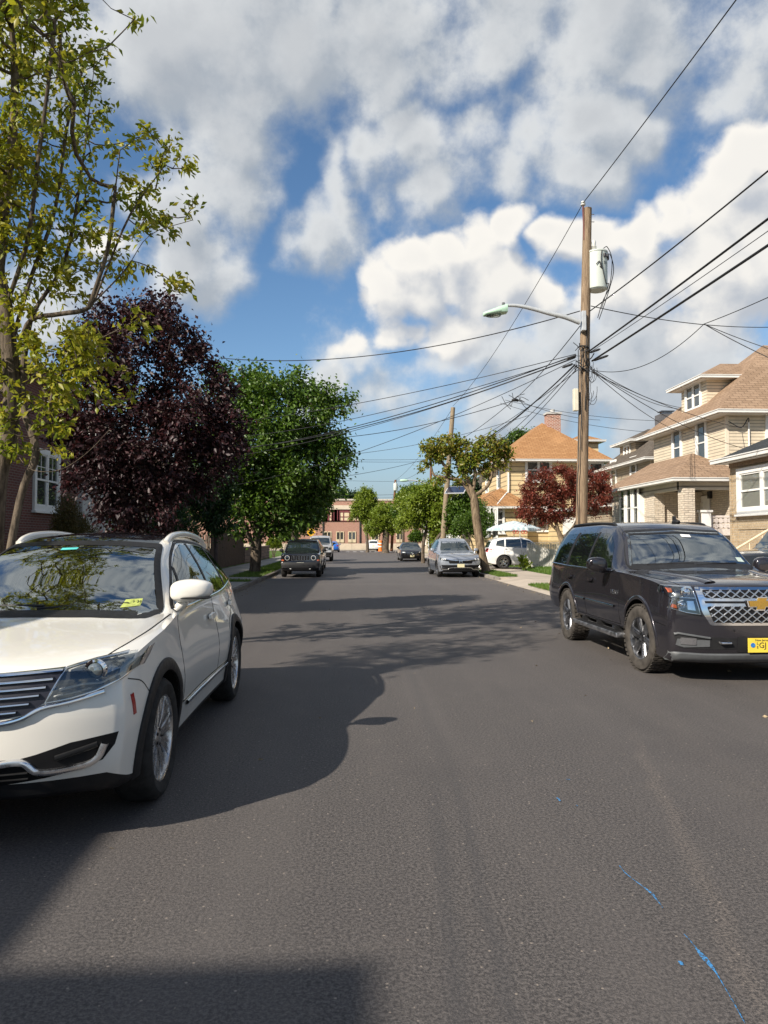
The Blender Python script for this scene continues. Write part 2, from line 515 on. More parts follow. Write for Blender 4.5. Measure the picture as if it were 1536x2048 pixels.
def tag(o, label=None, cat=None, group=None, kind=None):
    if label: o['label'] = label
    if cat: o['category'] = cat
    if group: o['group'] = group
    if kind: o['kind'] = kind
    return o
def thing(name, label, cat, loc=(0, 0, 0), rz=0.0, group=None):
    o = bpy.data.objects.new(name, None)
    COL.objects.link(o)
    o.empty_display_size = .3
    o.location = loc; o.rotation_euler = (0, 0, rz)
    return tag(o, label, cat, group)
def sub(name, parent, loc=(0, 0, 0), rz=0.0):
    o = bpy.data.objects.new(name, None); COL.objects.link(o); o.parent = parent
    o.location = loc; o.rotation_euler = (0, 0, rz); o.empty_display_size = .1
    return o
def copy_tree(o, parent=None):
    c = o.copy(); COL.objects.link(c); c.parent = parent
    for ch in list(o.children): copy_tree(ch, c)
    return c

def pchip(pts):
    xs = np.array([p[0] for p in pts], float); ys = np.array([p[1] for p in pts], float)
    if len(xs) == 1: return lambda x: np.full(np.shape(x), ys[0]) if np.ndim(x) else float(ys[0])
    h = np.diff(xs); d = np.diff(ys) / h
    m = np.zeros(len(xs)); m[0], m[-1] = d[0], d[-1]
    for i in range(1, len(xs) - 1):
        if d[i - 1] * d[i] > 0:
            w1, w2 = 2 * h[i] + h[i - 1], h[i] + 2 * h[i - 1]
            m[i] = (w1 + w2) / (w1 / d[i - 1] + w2 / d[i])
    def f(x):
        x = np.clip(np.asarray(x, float), xs[0], xs[-1])
        i = np.clip(np.searchsorted(xs, x) - 1, 0, len(xs) - 2)
        t = (x - xs[i]) / h[i]
        r = (ys[i] * (1 + 2 * t) * (1 - t) ** 2 + h[i] * m[i] * t * (1 - t) ** 2 + ys[i + 1] * t * t * (3 - 2 * t) + h[i] * m[i + 1] * t * t * (t - 1))
        return r if np.ndim(r) else float(r)
    return f

def smooth_line(pts, n=6, closed=False):
    """a rounded line through 2-D or 3-D points"""
    P = [Vector(p) if len(p) == 3 else Vector((p[0], p[1], 0)) for p in pts]
    k = len(P); out = []
    rng = k if closed else k - 1
    for i in range(rng):
        a, b = P[i], P[(i + 1) % k]
        p0 = P[i - 1] if (closed or i > 0) else a * 2 - b
        p3 = P[(i + 2) % k] if (closed or i + 2 < k) else b * 2 - a
        for j in range(n):
            t = j / n
            out.append(.5 * ((2 * a) + (b - p0) * t + (2 * p0 - 5 * a + 4 * b - p3) * t * t + (3 * a - p0 - 3 * b + p3) * t ** 3))
    if not closed: out.append(P[-1])
    return [tuple(q)[:len(pts[0])] for q in out]

def round_poly(pts, r=.03, n=4):
    """a polygon with its corners rounded"""
    out = []; k = len(pts)
    for i in range(k):
        p, a, b = Vector(pts[i]), Vector(pts[i - 1]), Vector(pts[(i + 1) % k])
        da, db = (a - p), (b - p)
        q = min(r, da.length * .45, db.length * .45)
        s, e = p + da.normalized() * q, p + db.normalized() * q
        for j in range(n + 1):
            t = j / n
            out.append(tuple(s * (1 - t) ** 2 + p * 2 * t * (1 - t) + e * t * t))
    return out

def text_mesh(mb, txt, size, frame, m=0, depth=.002):
    """letters as thin solid shapes; frame maps (u right, v up, w out) to the place they stand"""
    cu = bpy.data.curves.new('letters', 'FONT')
    cu.body = txt; cu.size = size; cu.align_x = 'CENTER'; cu.align_y = 'CENTER'; cu.extrude = depth
    cu.resolution_u = 2
    o = bpy.data.objects.new('letters', cu); COL.objects.link(o)
    dg = bpy.context.evaluated_depsgraph_get()
    me = bpy.data.meshes.new_from_object(o.evaluated_get(dg))
    mb.add([frame(*v.co) for v in me.vertices], [tuple(p.vertices) for p in me.polygons], m)
    bpy.data.objects.remove(o); bpy.data.curves.remove(cu); bpy.data.meshes.remove(me)
# ------------------------------------------------------------------ the setting: ground, road, pavements
KL, KR = -3.5, 5.7                 # kerb lines left and right
ROAD_END = 104.0

def m_asphalt():
    t = NT('asphalt', .8, 0, .35)
    v = t.coord('Object')
    sp = t.n('ShaderNodeSeparateXYZ'); t.L.new(v, sp.inputs[0]); X, Y = sp.outputs[0], sp.outputs[1]
    grit = t.noise(62, 5, .85); fine = t.noise(110, 3, .8)
    big = t.noise(.55, 5, .6); mid = t.noise(2.6, 5, .6)
    lng = t.noise(1.0, 5, .6, t.coord('Object', (1.5, .10, 1)))
    c = t.mix(t.ramp(grit, .40, .62), (.020, .019, .019), (.140, .130, .122))
    c = t.mix(t.math('MULTIPLY', t.ramp(fine, .54, .70), .55), c, (.19, .172, .155))
    c = t.mix(t.math('MULTIPLY', t.ramp(lng, .40, .70), .40), c, (.112, .104, .098))
    c = t.mix(t.math('MULTIPLY', t.ramp(big, .45, .75), .40), c, (.050, .047, .047))
    c = t.mix(t.math('MULTIPLY', t.ramp(mid, .52, .78), .28), c, (.118, .108, .098))
    # tyre tracks: two darker bluish lines up the middle
    def line(x0, slope, w, y0, y1, curve=0.0):
        xc = t.math('MULTIPLY_ADD', Y, slope, x0)
        if curve: xc = t.math('ADD', xc, t.math('MULTIPLY', t.math('MULTIPLY', Y, Y), curve))
        d = t.math('ABSOLUTE', t.math('SUBTRACT', t.math('ADD', X, t.math('MULTIPLY', t.math('SUBTRACT', mid, .5), .14)), xc))
        f = t.ramp(d, 0, w, 1, 0)
        return t.math('MULTIPLY', f, t.math('MULTIPLY', t.ramp(Y, y0 - .8, y0 + .4), t.ramp(Y, y1 - 1.2, y1 + .8, 1, 0)))
    for x0, sl, w, y0, y1, k in ((.17, .075, .075, 1.2, 5.0, .38), (.34, .072, .06, 1.2, 5.2, .34), (.62, .01, .10, 5, 16, .2)):
        c = t.mix(t.math('MULTIPLY', line(x0, sl, w, y0, y1), k), c, (.036, .038, .042))
    # the sandy trail along the right of the wheel tracks
    sand = t.math('MULTIPLY', line(.75, .255, .085, 2.2, 6.0), t.ramp(grit, .42, .60))
    c = t.mix(t.math('MULTIPLY', sand, .45), c, (.21, .18, .15))
    for x0, sl, w, y0, y1 in ((1.75, .16, .30, 2.0, 9.0), (4.6, .0, .5, 4.0, 9.0), (-.9, .0, .16, 3.0, 14.0)):
        c = t.mix(t.math('MULTIPLY', line(x0, sl, w, y0, y1), t.math('MULTIPLY', t.ramp(fine, .45, .7), .30)), c, (.17, .145, .118))
    cross = t.math('ABSOLUTE', t.math('SUBTRACT', t.math('ADD', Y, t.math('MULTIPLY', t.noise(.7, 3, .6), .5)), 27.6))
    c = t.mix(t.math('MULTIPLY', t.ramp(cross, .03, .10, 1, 0), .7), c, (.21, .195, .18))
    scr = t.noise(7.0, 6, .7, t.coord('Object', (5.0, .35, 1)))
    c = t.mix(t.math('MULTIPLY', t.ramp(scr, .66, .74), .35), c, (.19, .18, .17))
    gut = t.math('MAXIMUM', t.ramp(X, KL + .75, KL + .05), t.ramp(X, KR - .75, KR - .05))
    c = t.mix(t.math('MULTIPLY', t.math('MULTIPLY', gut, t.ramp(big, .3, .7)), .55), c, (.17, .15, .12))
    # older worn surface far up the street
    c = t.mix(t.math('MULTIPLY', t.ramp(Y, 16, 40), .55), c, (.112, .108, .107))
    # pale specks of stone
    vo = t.n('ShaderNodeTexVoronoi'); vo.inputs['Scale'].default_value = 22; t.L.new(v, vo.inputs['Vector'])
    s2 = t.n('ShaderNodeSeparateColor'); t.L.new(vo.outputs['Color'], s2.inputs[0])
    sp2 = t.math('MULTIPLY', t.ramp(vo.outputs['Distance'], .08, .15, 1, 0), t.math('GREATER_THAN', s2.outputs[0], .72))
    c = t.mix(t.math('MULTIPLY', sp2, .8), c, (.34, .30, .25))
    hb = t.n('ShaderNodeBrightContrast'); t.L.new(c, hb.inputs[0]); hb.inputs['Bright'].default_value = .022; hb.inputs['Contrast'].default_value = .0
    c = t.mix(1.0, hb.outputs[0], (.90, .855, .845), 'MULTIPLY')
    t.color(c)
    t.rough(t.ramp(fine, .3, .7, .62, .86))
    t.bump(t.math('ADD', t.math('MULTIPLY', grit, .9), fine), .7, .008)
    return t.m

def m_concrete(name, c, joint=1.5, dirt=.3, axis=1):
    t = NT(name, .88, 0, .3)
    v = t.coord('Object')
    sp = t.n('ShaderNodeSeparateXYZ'); t.L.new(v, sp.inputs[0])
    n = t.noise(1.1, 6, .62); f = t.noise(38, 4, .7)
    k = t.mix(t.ramp(n, .38, .72), c, tone(c, 1 - dirt))
    k = t.mix(t.math('MULTIPLY', t.ramp(f, .4, .7), .35), k, tone(c, .7))
    fr = t.math('ABSOLUTE', t.math('SUBTRACT', t.math('FRACT', t.math('DIVIDE', sp.outputs[axis], joint)), .5))
    k = t.mix(t.math('MULTIPLY', t.ramp(fr, .490, .497), .75), k, (.05, .045, .035))
    t.color(k)
    t.bump(f, .4, .006)
    return t.m

def m_grass(name, a=(.055, .115, .014), b=(.12, .185, .03)):
    t = NT(name, .8, 0, .2)
    n = t.noise(2.2, 5, .6); f = t.noise(60, 3, .7)
    k = t.mix(t.ramp(n, .35, .7), a, b)
    t.color(t.mix(t.math('MULTIPLY', t.ramp(f, .35, .7), .6), k, tone(a, .4)))
    t.bump(f, 1.0, .04)
    return t.m

M_ASPH = m_asphalt()
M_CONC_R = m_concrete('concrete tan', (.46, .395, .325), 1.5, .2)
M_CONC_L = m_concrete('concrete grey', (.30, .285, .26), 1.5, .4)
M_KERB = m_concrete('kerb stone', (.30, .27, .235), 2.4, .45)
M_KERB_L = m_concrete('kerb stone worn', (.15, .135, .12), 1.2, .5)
M_SOIL = m_plain('soil', (.12, .095, .065), .95, 0, .4, 1.5, .1)
M_GRASS = m_grass('lawn')
M_BLADE = m_leaf('grass blade', [(.045, .10, .012), (.085, .17, .02), (.13, .22, .035), (.19, .23, .06)], .4, .5)
def m_roadpaint():
    t = NT('blue marking paint', .75)
    n = t.noise(90, 4, .75)
    t.color(t.mix(t.ramp(n, .42, .56), (.05, .055, .06), (.045, .25, .55)))
    t.bump(n, .5, .006)
    return t.m
M_ROADP = m_roadpaint()
M_WHITEP = m_plain('white marking paint', (.55, .55, .53), .7, 0, .25, 20)

def sheet(name, pts, z, mat, kind='structure'):
    mb = MB(); mb.add([(x, y, z) for x, y in pts], [tuple(range(len(pts)))])
    return tag(mb.build(name, mat), kind=kind)
def slab(name, x0, x1, y0, y1, z0, z1, mat, bevel=0.0):
    return tag(MB().box(x0, x1, y0, y1, z0, z1).build(name, mat, bevel=bevel), kind='structure')

sheet('ground', [(-2500, -2500), (2500, -2500), (2500, 3500), (-2500, 3500)], -.06, M_GRASS)
sheet('road', [(KL, -40), (KR, -40), (KR, ROAD_END), (KL, ROAD_END)], 0.0, M_ASPH)
sheet('cross_street', [(-220, ROAD_END), (220, ROAD_END), (220, 113), (-220, 113)], 0.0, M_ASPH)
# a crossing at the far end: short white bars
mb = MB()
for i in range(9):
    x = KL + .7 + i * .98
    mb.add([(x, 101.2, .004), (x + .5, 101.2, .004), (x + .5, 103.6, .004), (x, 103.6, .004)], [(0, 1, 2, 3)])
tag(mb.build('crossing_markings', M_WHITEP), kind='structure')

# kerbs, verges, pavements
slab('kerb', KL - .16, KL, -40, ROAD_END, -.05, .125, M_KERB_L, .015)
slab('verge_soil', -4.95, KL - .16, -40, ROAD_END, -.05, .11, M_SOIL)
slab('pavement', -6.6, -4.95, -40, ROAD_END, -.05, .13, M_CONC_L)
slab('yard_ground', -60, -6.6, -40, ROAD_END, -.05, .12, M_GRASS)
for a, b in ((16.5, 20.2), (23.3, 26.6), (28.2, 30.0), (62, 66)):
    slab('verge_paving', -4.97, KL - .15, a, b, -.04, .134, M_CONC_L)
slab('kerb', KR, KR + .16, -40, 21.0, -.05, .125, M_KERB, .015)
slab('kerb', KR, KR + .16, 29.6, ROAD_END, -.05, .125, M_KERB, .015)
# the dropped kerb and sloping apron of a driveway
mb = MB()
mb.add([(KR, 20.95, .004), (KR, 29.65, .004), (KR + 1.0, 29.65, .126), (KR + 1.0, 20.95, .126)], [(0, 3, 2, 1)])
tag(mb.build('driveway_apron', M_CONC_R), kind='structure')
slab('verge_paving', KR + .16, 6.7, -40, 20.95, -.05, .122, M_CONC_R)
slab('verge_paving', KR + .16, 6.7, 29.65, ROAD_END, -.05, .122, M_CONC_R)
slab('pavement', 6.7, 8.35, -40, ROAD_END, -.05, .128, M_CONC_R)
slab('yard_ground', 8.35, 60, -40, 27.8, -.05, .12, M_CONC_R)
slab('yard_ground', 8.35, 60, 40.6, ROAD_END, -.05, .12, M_GRASS)
slab('driveway', 8.35, 60, 37.0, 40.6, -.05, .13, M_CONC_R)
mb = MB()      # the lawn banks up gently from the pavement
for (xa, za), (xb, zb) in (((8.35, .13), (9.0, .24)), ((9.0, .24), (22, .27))):
    mb.add([(xa, 27.8, za), (xb, 27.8, zb), (xb, 37.0, zb), (xa, 37.0, za)], [(0, 1, 2, 3)])
mb.add([(8.35, 27.8, .0), (8.35, 27.8, .13), (9, 27.8, .24), (22, 27.8, .27), (22, 27.8, 0)], [(4, 3, 2, 1, 0)])
tag(mb.build('lawn', M_GRASS), kind='structure')
# across the end of the street
slab('kerb', -220, 220, 113, 113.15, -.05, .13, M_KERB)
slab('pavement', -220, 220, 113.15, 115.5, -.05, .12, M_CONC_R)

def blades(name, areas, n, h=(.05, .12), seed=1, label=None):
    """many blades of grass over rectangles or round patches"""
    rg = np.random.default_rng(seed)
    tot = sum((a[1] - a[0]) * (a[3] - a[2]) for a in areas)
    V = []
    for (x0, x1, y0, y1, z) in areas:
        k = max(8, int(n * (x1 - x0) * (y1 - y0) / tot))
        x = rg.uniform(x0, x1, k); y = rg.uniform(y0, y1, k)
        hh = rg.uniform(h[0], h[1], k); w = rg.uniform(.006, .014, k); a = rg.uniform(0, 6.28, k)
        lx, ly = rg.normal(0, .035, k), rg.normal(0, .035, k)
        zz = np.full(k, z) if np.isscalar(z) else z(x)
        p0 = np.stack([x - np.cos(a) * w, y - np.sin(a) * w, zz], 1); p1 = np.stack([x + np.cos(a) * w, y + np.sin(a) * w, zz], 1)
        p2 = np.stack([x + lx, y + ly, zz + hh], 1)
        V.append(np.stack([p0, p1, p2], 1).reshape(-1, 3))
    V = np.concatenate(V)
    me = tri_mesh(name, V, M_BLADE)
    o = bpy.data.objects.new(name, me); COL.objects.link(o)
    return tag(o, label, None, None, 'stuff')

def tri_mesh(name, V, mat, per=3):
    n = len(V); k = n // per
    me = bpy.data.meshes.new(name)
    me.vertices.add(n); me.vertices.foreach_set('co', V.astype(np.float32).ravel())
    me.loops.add(n); me.loops.foreach_set('vertex_index', np.arange(n, dtype=np.int32))
    me.polygons.add(k); me.polygons.foreach_set('loop_start', np.arange(0, n, per, dtype=np.int32))
    me.materials.append(mat)
    me.update(calc_edges=True)
    return me

lz = lambda x: np.where(x < 9, .13 + (x - 8.35) * .17, .24)
blades('grass', [(8.38, 16, 27.85, 36.9, lz)], 26000, (.05, .13), 3, 'bright mown lawn between the pavement and the slatted fence')
blades('grass', [(5.9, 6.68, 30.0, 35.5, .12), (5.95, 6.65, 21.6, 25.2, .07)], 9000, (.05, .14), 4, 'rough grass tufts in the right verge by the driveway')
blades('grass', [(-4.93, -3.7, 30.1, 62, .11), (-4.93, -3.7, 26.7, 28.1, .11), (-4.93, -3.68, 20.3, 23.2, .11), (-4.9, -3.7, 9, 16.4, .11)], 22000, (.04, .12), 5, 'thin grass in the left verge under the street trees')
blades('grass', [(-9.0, -6.7, 22, 31.5, .12), (-8, -6.65, 46, 70, .12)], 14000, (.05, .12), 6, 'shaded grass beside the left pavement')

# blue survey paint sprayed on the asphalt, worn to flecks
def stroke(name, px, ws):
    P = [on_ground(x, y, .004) for x, y in px]
    mb = MB(); vs = []
    for i, p in enumerate(P):
        d = (P[min(i + 1, len(P) - 1)] - P[max(i - 1, 0)]); d.z = 0; d.normalize()
        nrm = Vector((-d.y, d.x, 0)); w = ws[i]
        vs += [p + nrm * w, p - nrm * w]
    mb.add([(v.x, v.y, .004) for v in vs], [(2 * i, 2 * i + 1, 2 * i + 3, 2 * i + 2) for i in range(len(P) - 1)])
    return tag(mb.build(name, M_ROADP), kind='structure')
stroke('paint_marking', [(1238, 1730), (1250, 1745), (1268, 1760), (1285, 1772), (1303, 1786), (1316, 1802), (1325, 1815)], [.0015, .003, .002, .003, .007, .003, .0015])
stroke('paint_marking', [(1368, 1868), (1380, 1880), (1391, 1895), (1408, 1915), (1424, 1934), (1432, 1945), (1450, 1975), (1470, 2010), (1490, 2046)], [.0015, .002, .004, .012, .007, .003, .0015, .002, .002])
stroke('paint_marking', [(1360, 1922), (1364, 1930)], [.008, .007])
stroke('paint_marking', [(1114, 1595), (1121, 1602)], [.006, .006])
stroke('paint_marking', [(1132, 1558), (1140, 1559)], [.004, .004])
stroke('paint_marking', [(1152, 1610), (1156, 1612)], [.004, .004])
# ------------------------------------------------------------------ vehicles
# local axes of a car: nose at y = 0, tail at y = L, x across, z up from the road
M_BLACKPL = m_plain('black plastic', (.014, .014, .015), .55, 0, .2, 8, .3)
M_GREYPL = m_plain('grey plastic', (.085, .09, .095), .5, 0, .15, 8)
M_VOID = m_plain('wheel arch dark', (.012, .012, .012), .9, 0, .3, 5, .1)  # near-black colour of the inner faces of the wheel openings
M_RUBBER = m_plain('tyre rubber', (.026, .025, .024), .82, 0, .35, 12, .25)
M_RUBBER_D = m_plain('dusty tyre rubber', (.058, .052, .046), .9, 0, .35, 9, .2)
M_CHROME = m_metal('chrome', (.82, .83, .85), .07)
M_ALLOY = m_metal('machined alloy', (.66, .65, .64), .24)
M_ALLOYDK = m_metal('grey alloy', (.30, .305, .32), .36)
M_GLASS = m_glass_dark('car glass', (.014, .02, .02), .10)
M_PRIV = m_glass_dark('privacy glass', (.006, .007, .008), .07)
M_LAMP = m_glass_clear('lamp lens', (.80, .83, .84), .05)
M_LAMPIN = m_plain('lamp inner', (.20, .21, .22), .25, .6, .3, 18)
M_LAMPDK = m_plain('dark lamp inner', (.06, .063, .066), .3, .4, .3, 18)
M_WHITEPL = m_plain('white plastic', (.72, .72, .70), .4, 0, .06)
M_REDL = m_plain('red lens', (.35, .012, .012), .15, 0, .1, 5, .5, 1.0)
M_AMBER = m_plain('amber lens', (.42, .10, .04), .2, 0, .15, 9, .5, 1.0)
M_PLATE = m_plain('plate pale', (.66, .60, .38), .45, 0, .08, 12)
M_PLATEY = m_plain('plate yellow', (.74, .56, .06), .4, 0, .08, 6)
M_INK = m_plain('dark lettering', (.02, .02, .025), .5)
M_GOLD = m_metal('gold badge', (.80, .50, .12), .28)
M_SEAT = m_plain('beige seat leather', (.42, .30, .19), .55, 0, .15, 5)
M_DASH = m_plain('dashboard', (.05, .055, .055), .7, 0, .2, 5)
M_HOLE = m_plain('grille dark', (.006, .006, .007), .7, 0, .2, 5, .2)

def m_body(name, c, **kw):
    """car paint outside, dark trim on the inside of the shell"""
    m = m_paint(name, c, **kw)
    nt = m.node_tree
    g = nt.nodes.new('ShaderNodeNewGeometry')
    df = nt.nodes.new('ShaderNodeBsdfDiffuse'); df.inputs[0].default_value = (.05, .052, .05, 1)
    mx = nt.nodes.new('ShaderNodeMixShader')
    nt.links.new(g.outputs['Backfacing'], mx.inputs[0])
    nt.links.new(nt.nodes['Principled BSDF'].outputs[0], mx.inputs[1]); nt.links.new(df.outputs[0], mx.inputs[2])
    nt.links.new(mx.outputs[0], nt.nodes['Material Output'].inputs[0])
    return m

def catmull(P, n):
    out = []
    for i in range(len(P) - 1):
        a, b = P[i], P[i + 1]
        p0 = P[i - 1] if i else 2 * a - b
        p3 = P[i + 2] if i + 2 < len(P) else 2 * b - a
        for j in range(n):
            t = j / n
            out.append(.5 * (2 * a + (b - p0) * t + (2 * p0 - 5 * a + 4 * b - p3) * t * t + (3 * a - p0 - 3 * b + p3) * t ** 3))
    out.append(P[-1])
    return out

def loft(sp):
    """the painted shell as one closed surface, from profile curves along its length"""
    L = sp['L']
    f = {k: pchip(sp[k]) for k in ('zt', 'zs', 'ws', 'zm', 'wm', 'zb', 'wb', 'wt', 'crown')}
    r = sp.get('end_r', .07)
    e = r * (1 - np.cos(np.linspace(0, math.pi / 2, 7)))
    ys = np.concatenate([e, np.arange(r + .05, L - r - .02, .055), (L - e)[::-1]])
    bowF, bowR = sp.get('bowF', .12), sp.get('bowR', .10)
    rkF, rkR = pchip(sp.get('rakeF', [(0, 0), (1, 0)])), pchip(sp.get('rakeR', [(0, 0), (1, 0)]))
    W = max(p[1] for p in sp['wm'])
    rows = []
    for y in ys:
        ins = 0.0
        for d in (y, L - y):
            if d < r: ins = max(ins, r - math.sqrt(max(0, r * r - (r - d) ** 2)))
        zt, zs, ws, zm, wm, zb, wb, wt, cr = (f[k](y) for k in ('zt', 'zs', 'ws', 'zm', 'wm', 'zb', 'wb', 'wt', 'crown'))
        zt -= ins * .6; zb += ins * .5
        ws -= ins; wm -= ins; wb -= ins; wt -= ins
        zF = max(zt - cr, zs + .012)
        wt = min(wt, ws - .01)
        P = [np.array((0, zb)), np.array((wb * .55, zb)), np.array((wb - .07, zb))]
        low = catmull([np.array((wb - .07, zb)), np.array((wb - .012, zb + .035)), np.array((wb, zb + .10)), np.array((wm, zm)), np.array((ws + (wm - ws) * .35, zm + (zs - zm) * .66)), np.array((ws, zs))], 4)
        P += low[1:]
        E, F = np.array((ws, zs)), np.array((wt, zF))
        hgt = F[1] - E[1]
        for t in (.06, .16, .3, .45, .6, .75, .88, .95):
            q = E + (F - E) * t
            q = q + np.array((.035 * hgt, 0)) * math.sin(math.pi * t) * 1.6
            if hgt < .2: q[1] += .35 * math.sin(math.pi * t) * (.2 - hgt) * .12
            P.append(q)
        for s in (.965, .92, .84, .72, .58, .42, .26, .12, 0):
            P.append(np.array((wt * s, zF + (zt - zF) * (1 - s * s))))
        H = []
        for x, z in P:
            wF = max(0, 1 - y / sp.get('bowLF', .75)) ** 2; wR = max(0, 1 - (L - y) / sp.get('bowLR', .6)) ** 2
            yy = y + wF * (bowF * (abs(x) / W) ** 2.6 + rkF(z)) - wR * (bowR * (abs(x) / W) ** 2.6 + rkR(z))
            H.append((x, yy, z))
        rows.append(H)
    K = len(rows[0]); n = 2 * K - 2
    vs, fs, mi = [], [], []
    clad = sp.get('clad', 4)
    for H in rows:
        vs += H + [(-x, y, z) for (x, y, z) in H[-2:0:-1]]
    for i in range(len(rows) - 1):
        for j in range(n):
            j2 = (j + 1) % n
            fs.append((i * n + j, i * n + j2, (i + 1) * n + j2, (i + 1) * n + j))
            k = min(j, n - 1 - j)
            mi.append(1 if k < clad else 0)
    # nose and tail closed by rows across
    for i, (H, flip, yb) in enumerate(((rows[0], 0, 0), (rows[-1], 1, L))):
        base = i * (len(rows) - 1) * n
        S = 14
        grid = {}
        for k in range(1, K - 1):
            x, y, z = H[k]
            ids = []
            for s in range(S + 1):
                u = -1 + 2 * s / S
                if s == 0: ids.append(base + n - k)
                elif s == S: ids.append(base + k)
                else:
                    if i == 0: yy = bowF * (abs(x * u) / W) ** 2.6 + rkF(z)
                    else: yy = L - bowR * (abs(x * u) / W) ** 2.6 - rkR(z)
                    vs.append((x * u, yy, z)); ids.append(len(vs) - 1)
            grid[k] = ids
        for k in range(1, K - 2):
            for s in range(S):
                q = (grid[k][s], grid[k][s + 1], grid[k + 1][s + 1], grid[k + 1][s])
                fs.append(q if not flip else q[::-1]); mi.append(1 if k < clad else 0)
        for k, end in ((1, 0), (K - 2, K - 1)):
            for s in range(S):
                q = (base + end, grid[k][s + 1], grid[k][s]) if k == 1 else (base + end, grid[k][s], grid[k][s + 1])
                fs.append(q if not flip else q[::-1]); mi.append(1 if k == 1 else 0)
    return vs, fs, mi

def car_shell(sp, mats, name='body'):
    vs, fs, mi = loft(sp)
    me = bpy.data.meshes.new(name); me.from_pydata(vs, [], fs)
    for m in mats + [M_VOID]: me.materials.append(m)
    me.polygons.foreach_set('material_index', mi)
    bm = bmesh.new(); bm.from_mesh(me); bmesh.ops.remove_doubles(bm, verts=bm.verts[:], dist=1e-5)
    bmesh.ops.recalc_face_normals(bm, faces=bm.faces[:]); bm.to_mesh(me); bm.free()
    o = bpy.data.objects.new(name, me); COL.objects.link(o)
    # wheel openings
    Ra = sp['arch']
    cm = MB()
    W = sp['W']
    for wy in sp['wheels']:
        for s in (1, -1):
            prof = [(Ra, s * (W / 2 - .34)), (Ra, s * (W / 2 + .3))]
            n = 40; vv = []
            for rr, h in prof:
                for j in range(n):
                    a = 2 * math.pi * j / n
                    vv.append((h, wy + rr * math.cos(a), sp['wr'] + rr * math.sin(a)))
            ff = [(j, (j + 1) % n, n + (j + 1) % n, n + j) for j in range(n)] + [tuple(range(n))[::-1], tuple(range(n, 2 * n))]
            cm.add(vv, ff)
    co = cm.build('cutter', M_VOID)
    md = o.modifiers.new('b', 'BOOLEAN'); md.operation = 'DIFFERENCE'; md.object = co; md.solver = 'EXACT'
    dg = bpy.context.evaluated_depsgraph_get()
    m2 = bpy.data.meshes.new_from_object(o.evaluated_get(dg))
    o.modifiers.clear(); o.data = m2; m2.name = name
    bpy.data.objects.remove(co)
    for p in m2.polygons:
        c = p.center
        for wy in sp['wheels']:
            if math.hypot(c.y - wy, c.z - sp['wr']) < Ra + .002 and abs(c.x) > W / 2 - .345:
                p.material_index = len(mats)
    # windows: the shell is open behind clear glass
    m2.polygons.foreach_set('use_smooth', [True] * len(m2.polygons))
    m2.set_sharp_from_angle(angle=R(sp.get('sharp', 38)))
    bm = bmesh.new(); bm.from_mesh(m2); bmesh.ops.triangulate(bm, faces=bm.faces[:]); bv = BVHTree.FromBMesh(bm); bm.free()
    return o, bv

AX = {'R': (Vector((-1, 0, 0)), lambda u, v: Vector((4, u, v))), 'L': (Vector((1, 0, 0)), lambda u, v: Vector((-4, u, v))),
      'F': (Vector((0, 1, 0)), lambda u, v: Vector((u, -4, v))), 'B': (Vector((0, -1, 0)), lambda u, v: Vector((u, 12, v))),
      'T': (Vector((0, 0, -1)), lambda u, v: Vector((u, v, 6)))}
def proj(bv, ax, u, v, off):
    d, o = AX[ax]
    h = bv.ray_cast(o(u, v), d)
    if h[0] is None:
        q = bv.find_nearest(o(u, v) + d * (3.2 if ax in 'RL' else 4.3))
        n = bv.find_nearest(q[0])
        p = o(u, v); p = p + d * (q[0] - p).dot(d)
        return p - d * off
    return h[0] - d * off
def patch(mb, bv, ax, poly, off=.004, thick=.012, res=.07, m=0, bulge=0.0):
    """a shape drawn in side, front, rear or top view, laid on the shell with some thickness"""
    bm = bmesh.new()
    bm.faces.new([bm.verts.new((u, v, 0)) for u, v in poly])
    us, vs = [p[0] for p in poly], [p[1] for p in poly]
    for a, lo, hi in ((0, min(us), max(us)), (1, min(vs), max(vs))):
        k = int((hi - lo) / res)
        for i in range(1, k + 1):
            co = [0, 0, 0]; no = [0, 0, 0]; co[a] = lo + (hi - lo) * i / (k + 1); no[a] = 1
            bmesh.ops.bisect_plane(bm, geom=bm.verts[:] + bm.edges[:] + bm.faces[:], plane_co=co, plane_no=no)
    bmesh.ops.triangulate(bm, faces=[f for f in bm.faces if len(f.verts) > 4])
    bm.verts.index_update()
    d = AX[ax][0]
    cu, cv = sum(us) / len(us), sum(vs) / len(vs)
    su, sv = max(us) - min(us), max(vs) - min(vs)
    top = []
    for v in bm.verts:
        p = proj(bv, ax, v.co.x, v.co.y, off)
        if bulge: p = p - d * bulge * max(0, 1 - (2 * (v.co.x - cu) / su) ** 2) * max(0, 1 - (2 * (v.co.y - cv) / sv) ** 2)
        top.append(p)
    n = len(top)
    vsx = top + [p + d * thick for p in top]
    fs = []
    for f in bm.faces: fs.append(tuple(v.index for v in f.verts))
    for e in bm.edges:
        if len(e.link_faces) == 1:
            a, b = e.verts[0].index, e.verts[1].index
            fs.append((a, b, n + b, n + a))
    bm.free()
    mb.add(vsx, fs, m)
def resample(pts, step):
    out = [Vector(pts[0])]
    for a, b in zip(pts[:-1], pts[1:]):
        a, b = Vector(a), Vector(b); k = max(1, int((b - a).length / step))
        for i in range(1, k + 1): out.append(a + (b - a) * i / k)
    return out
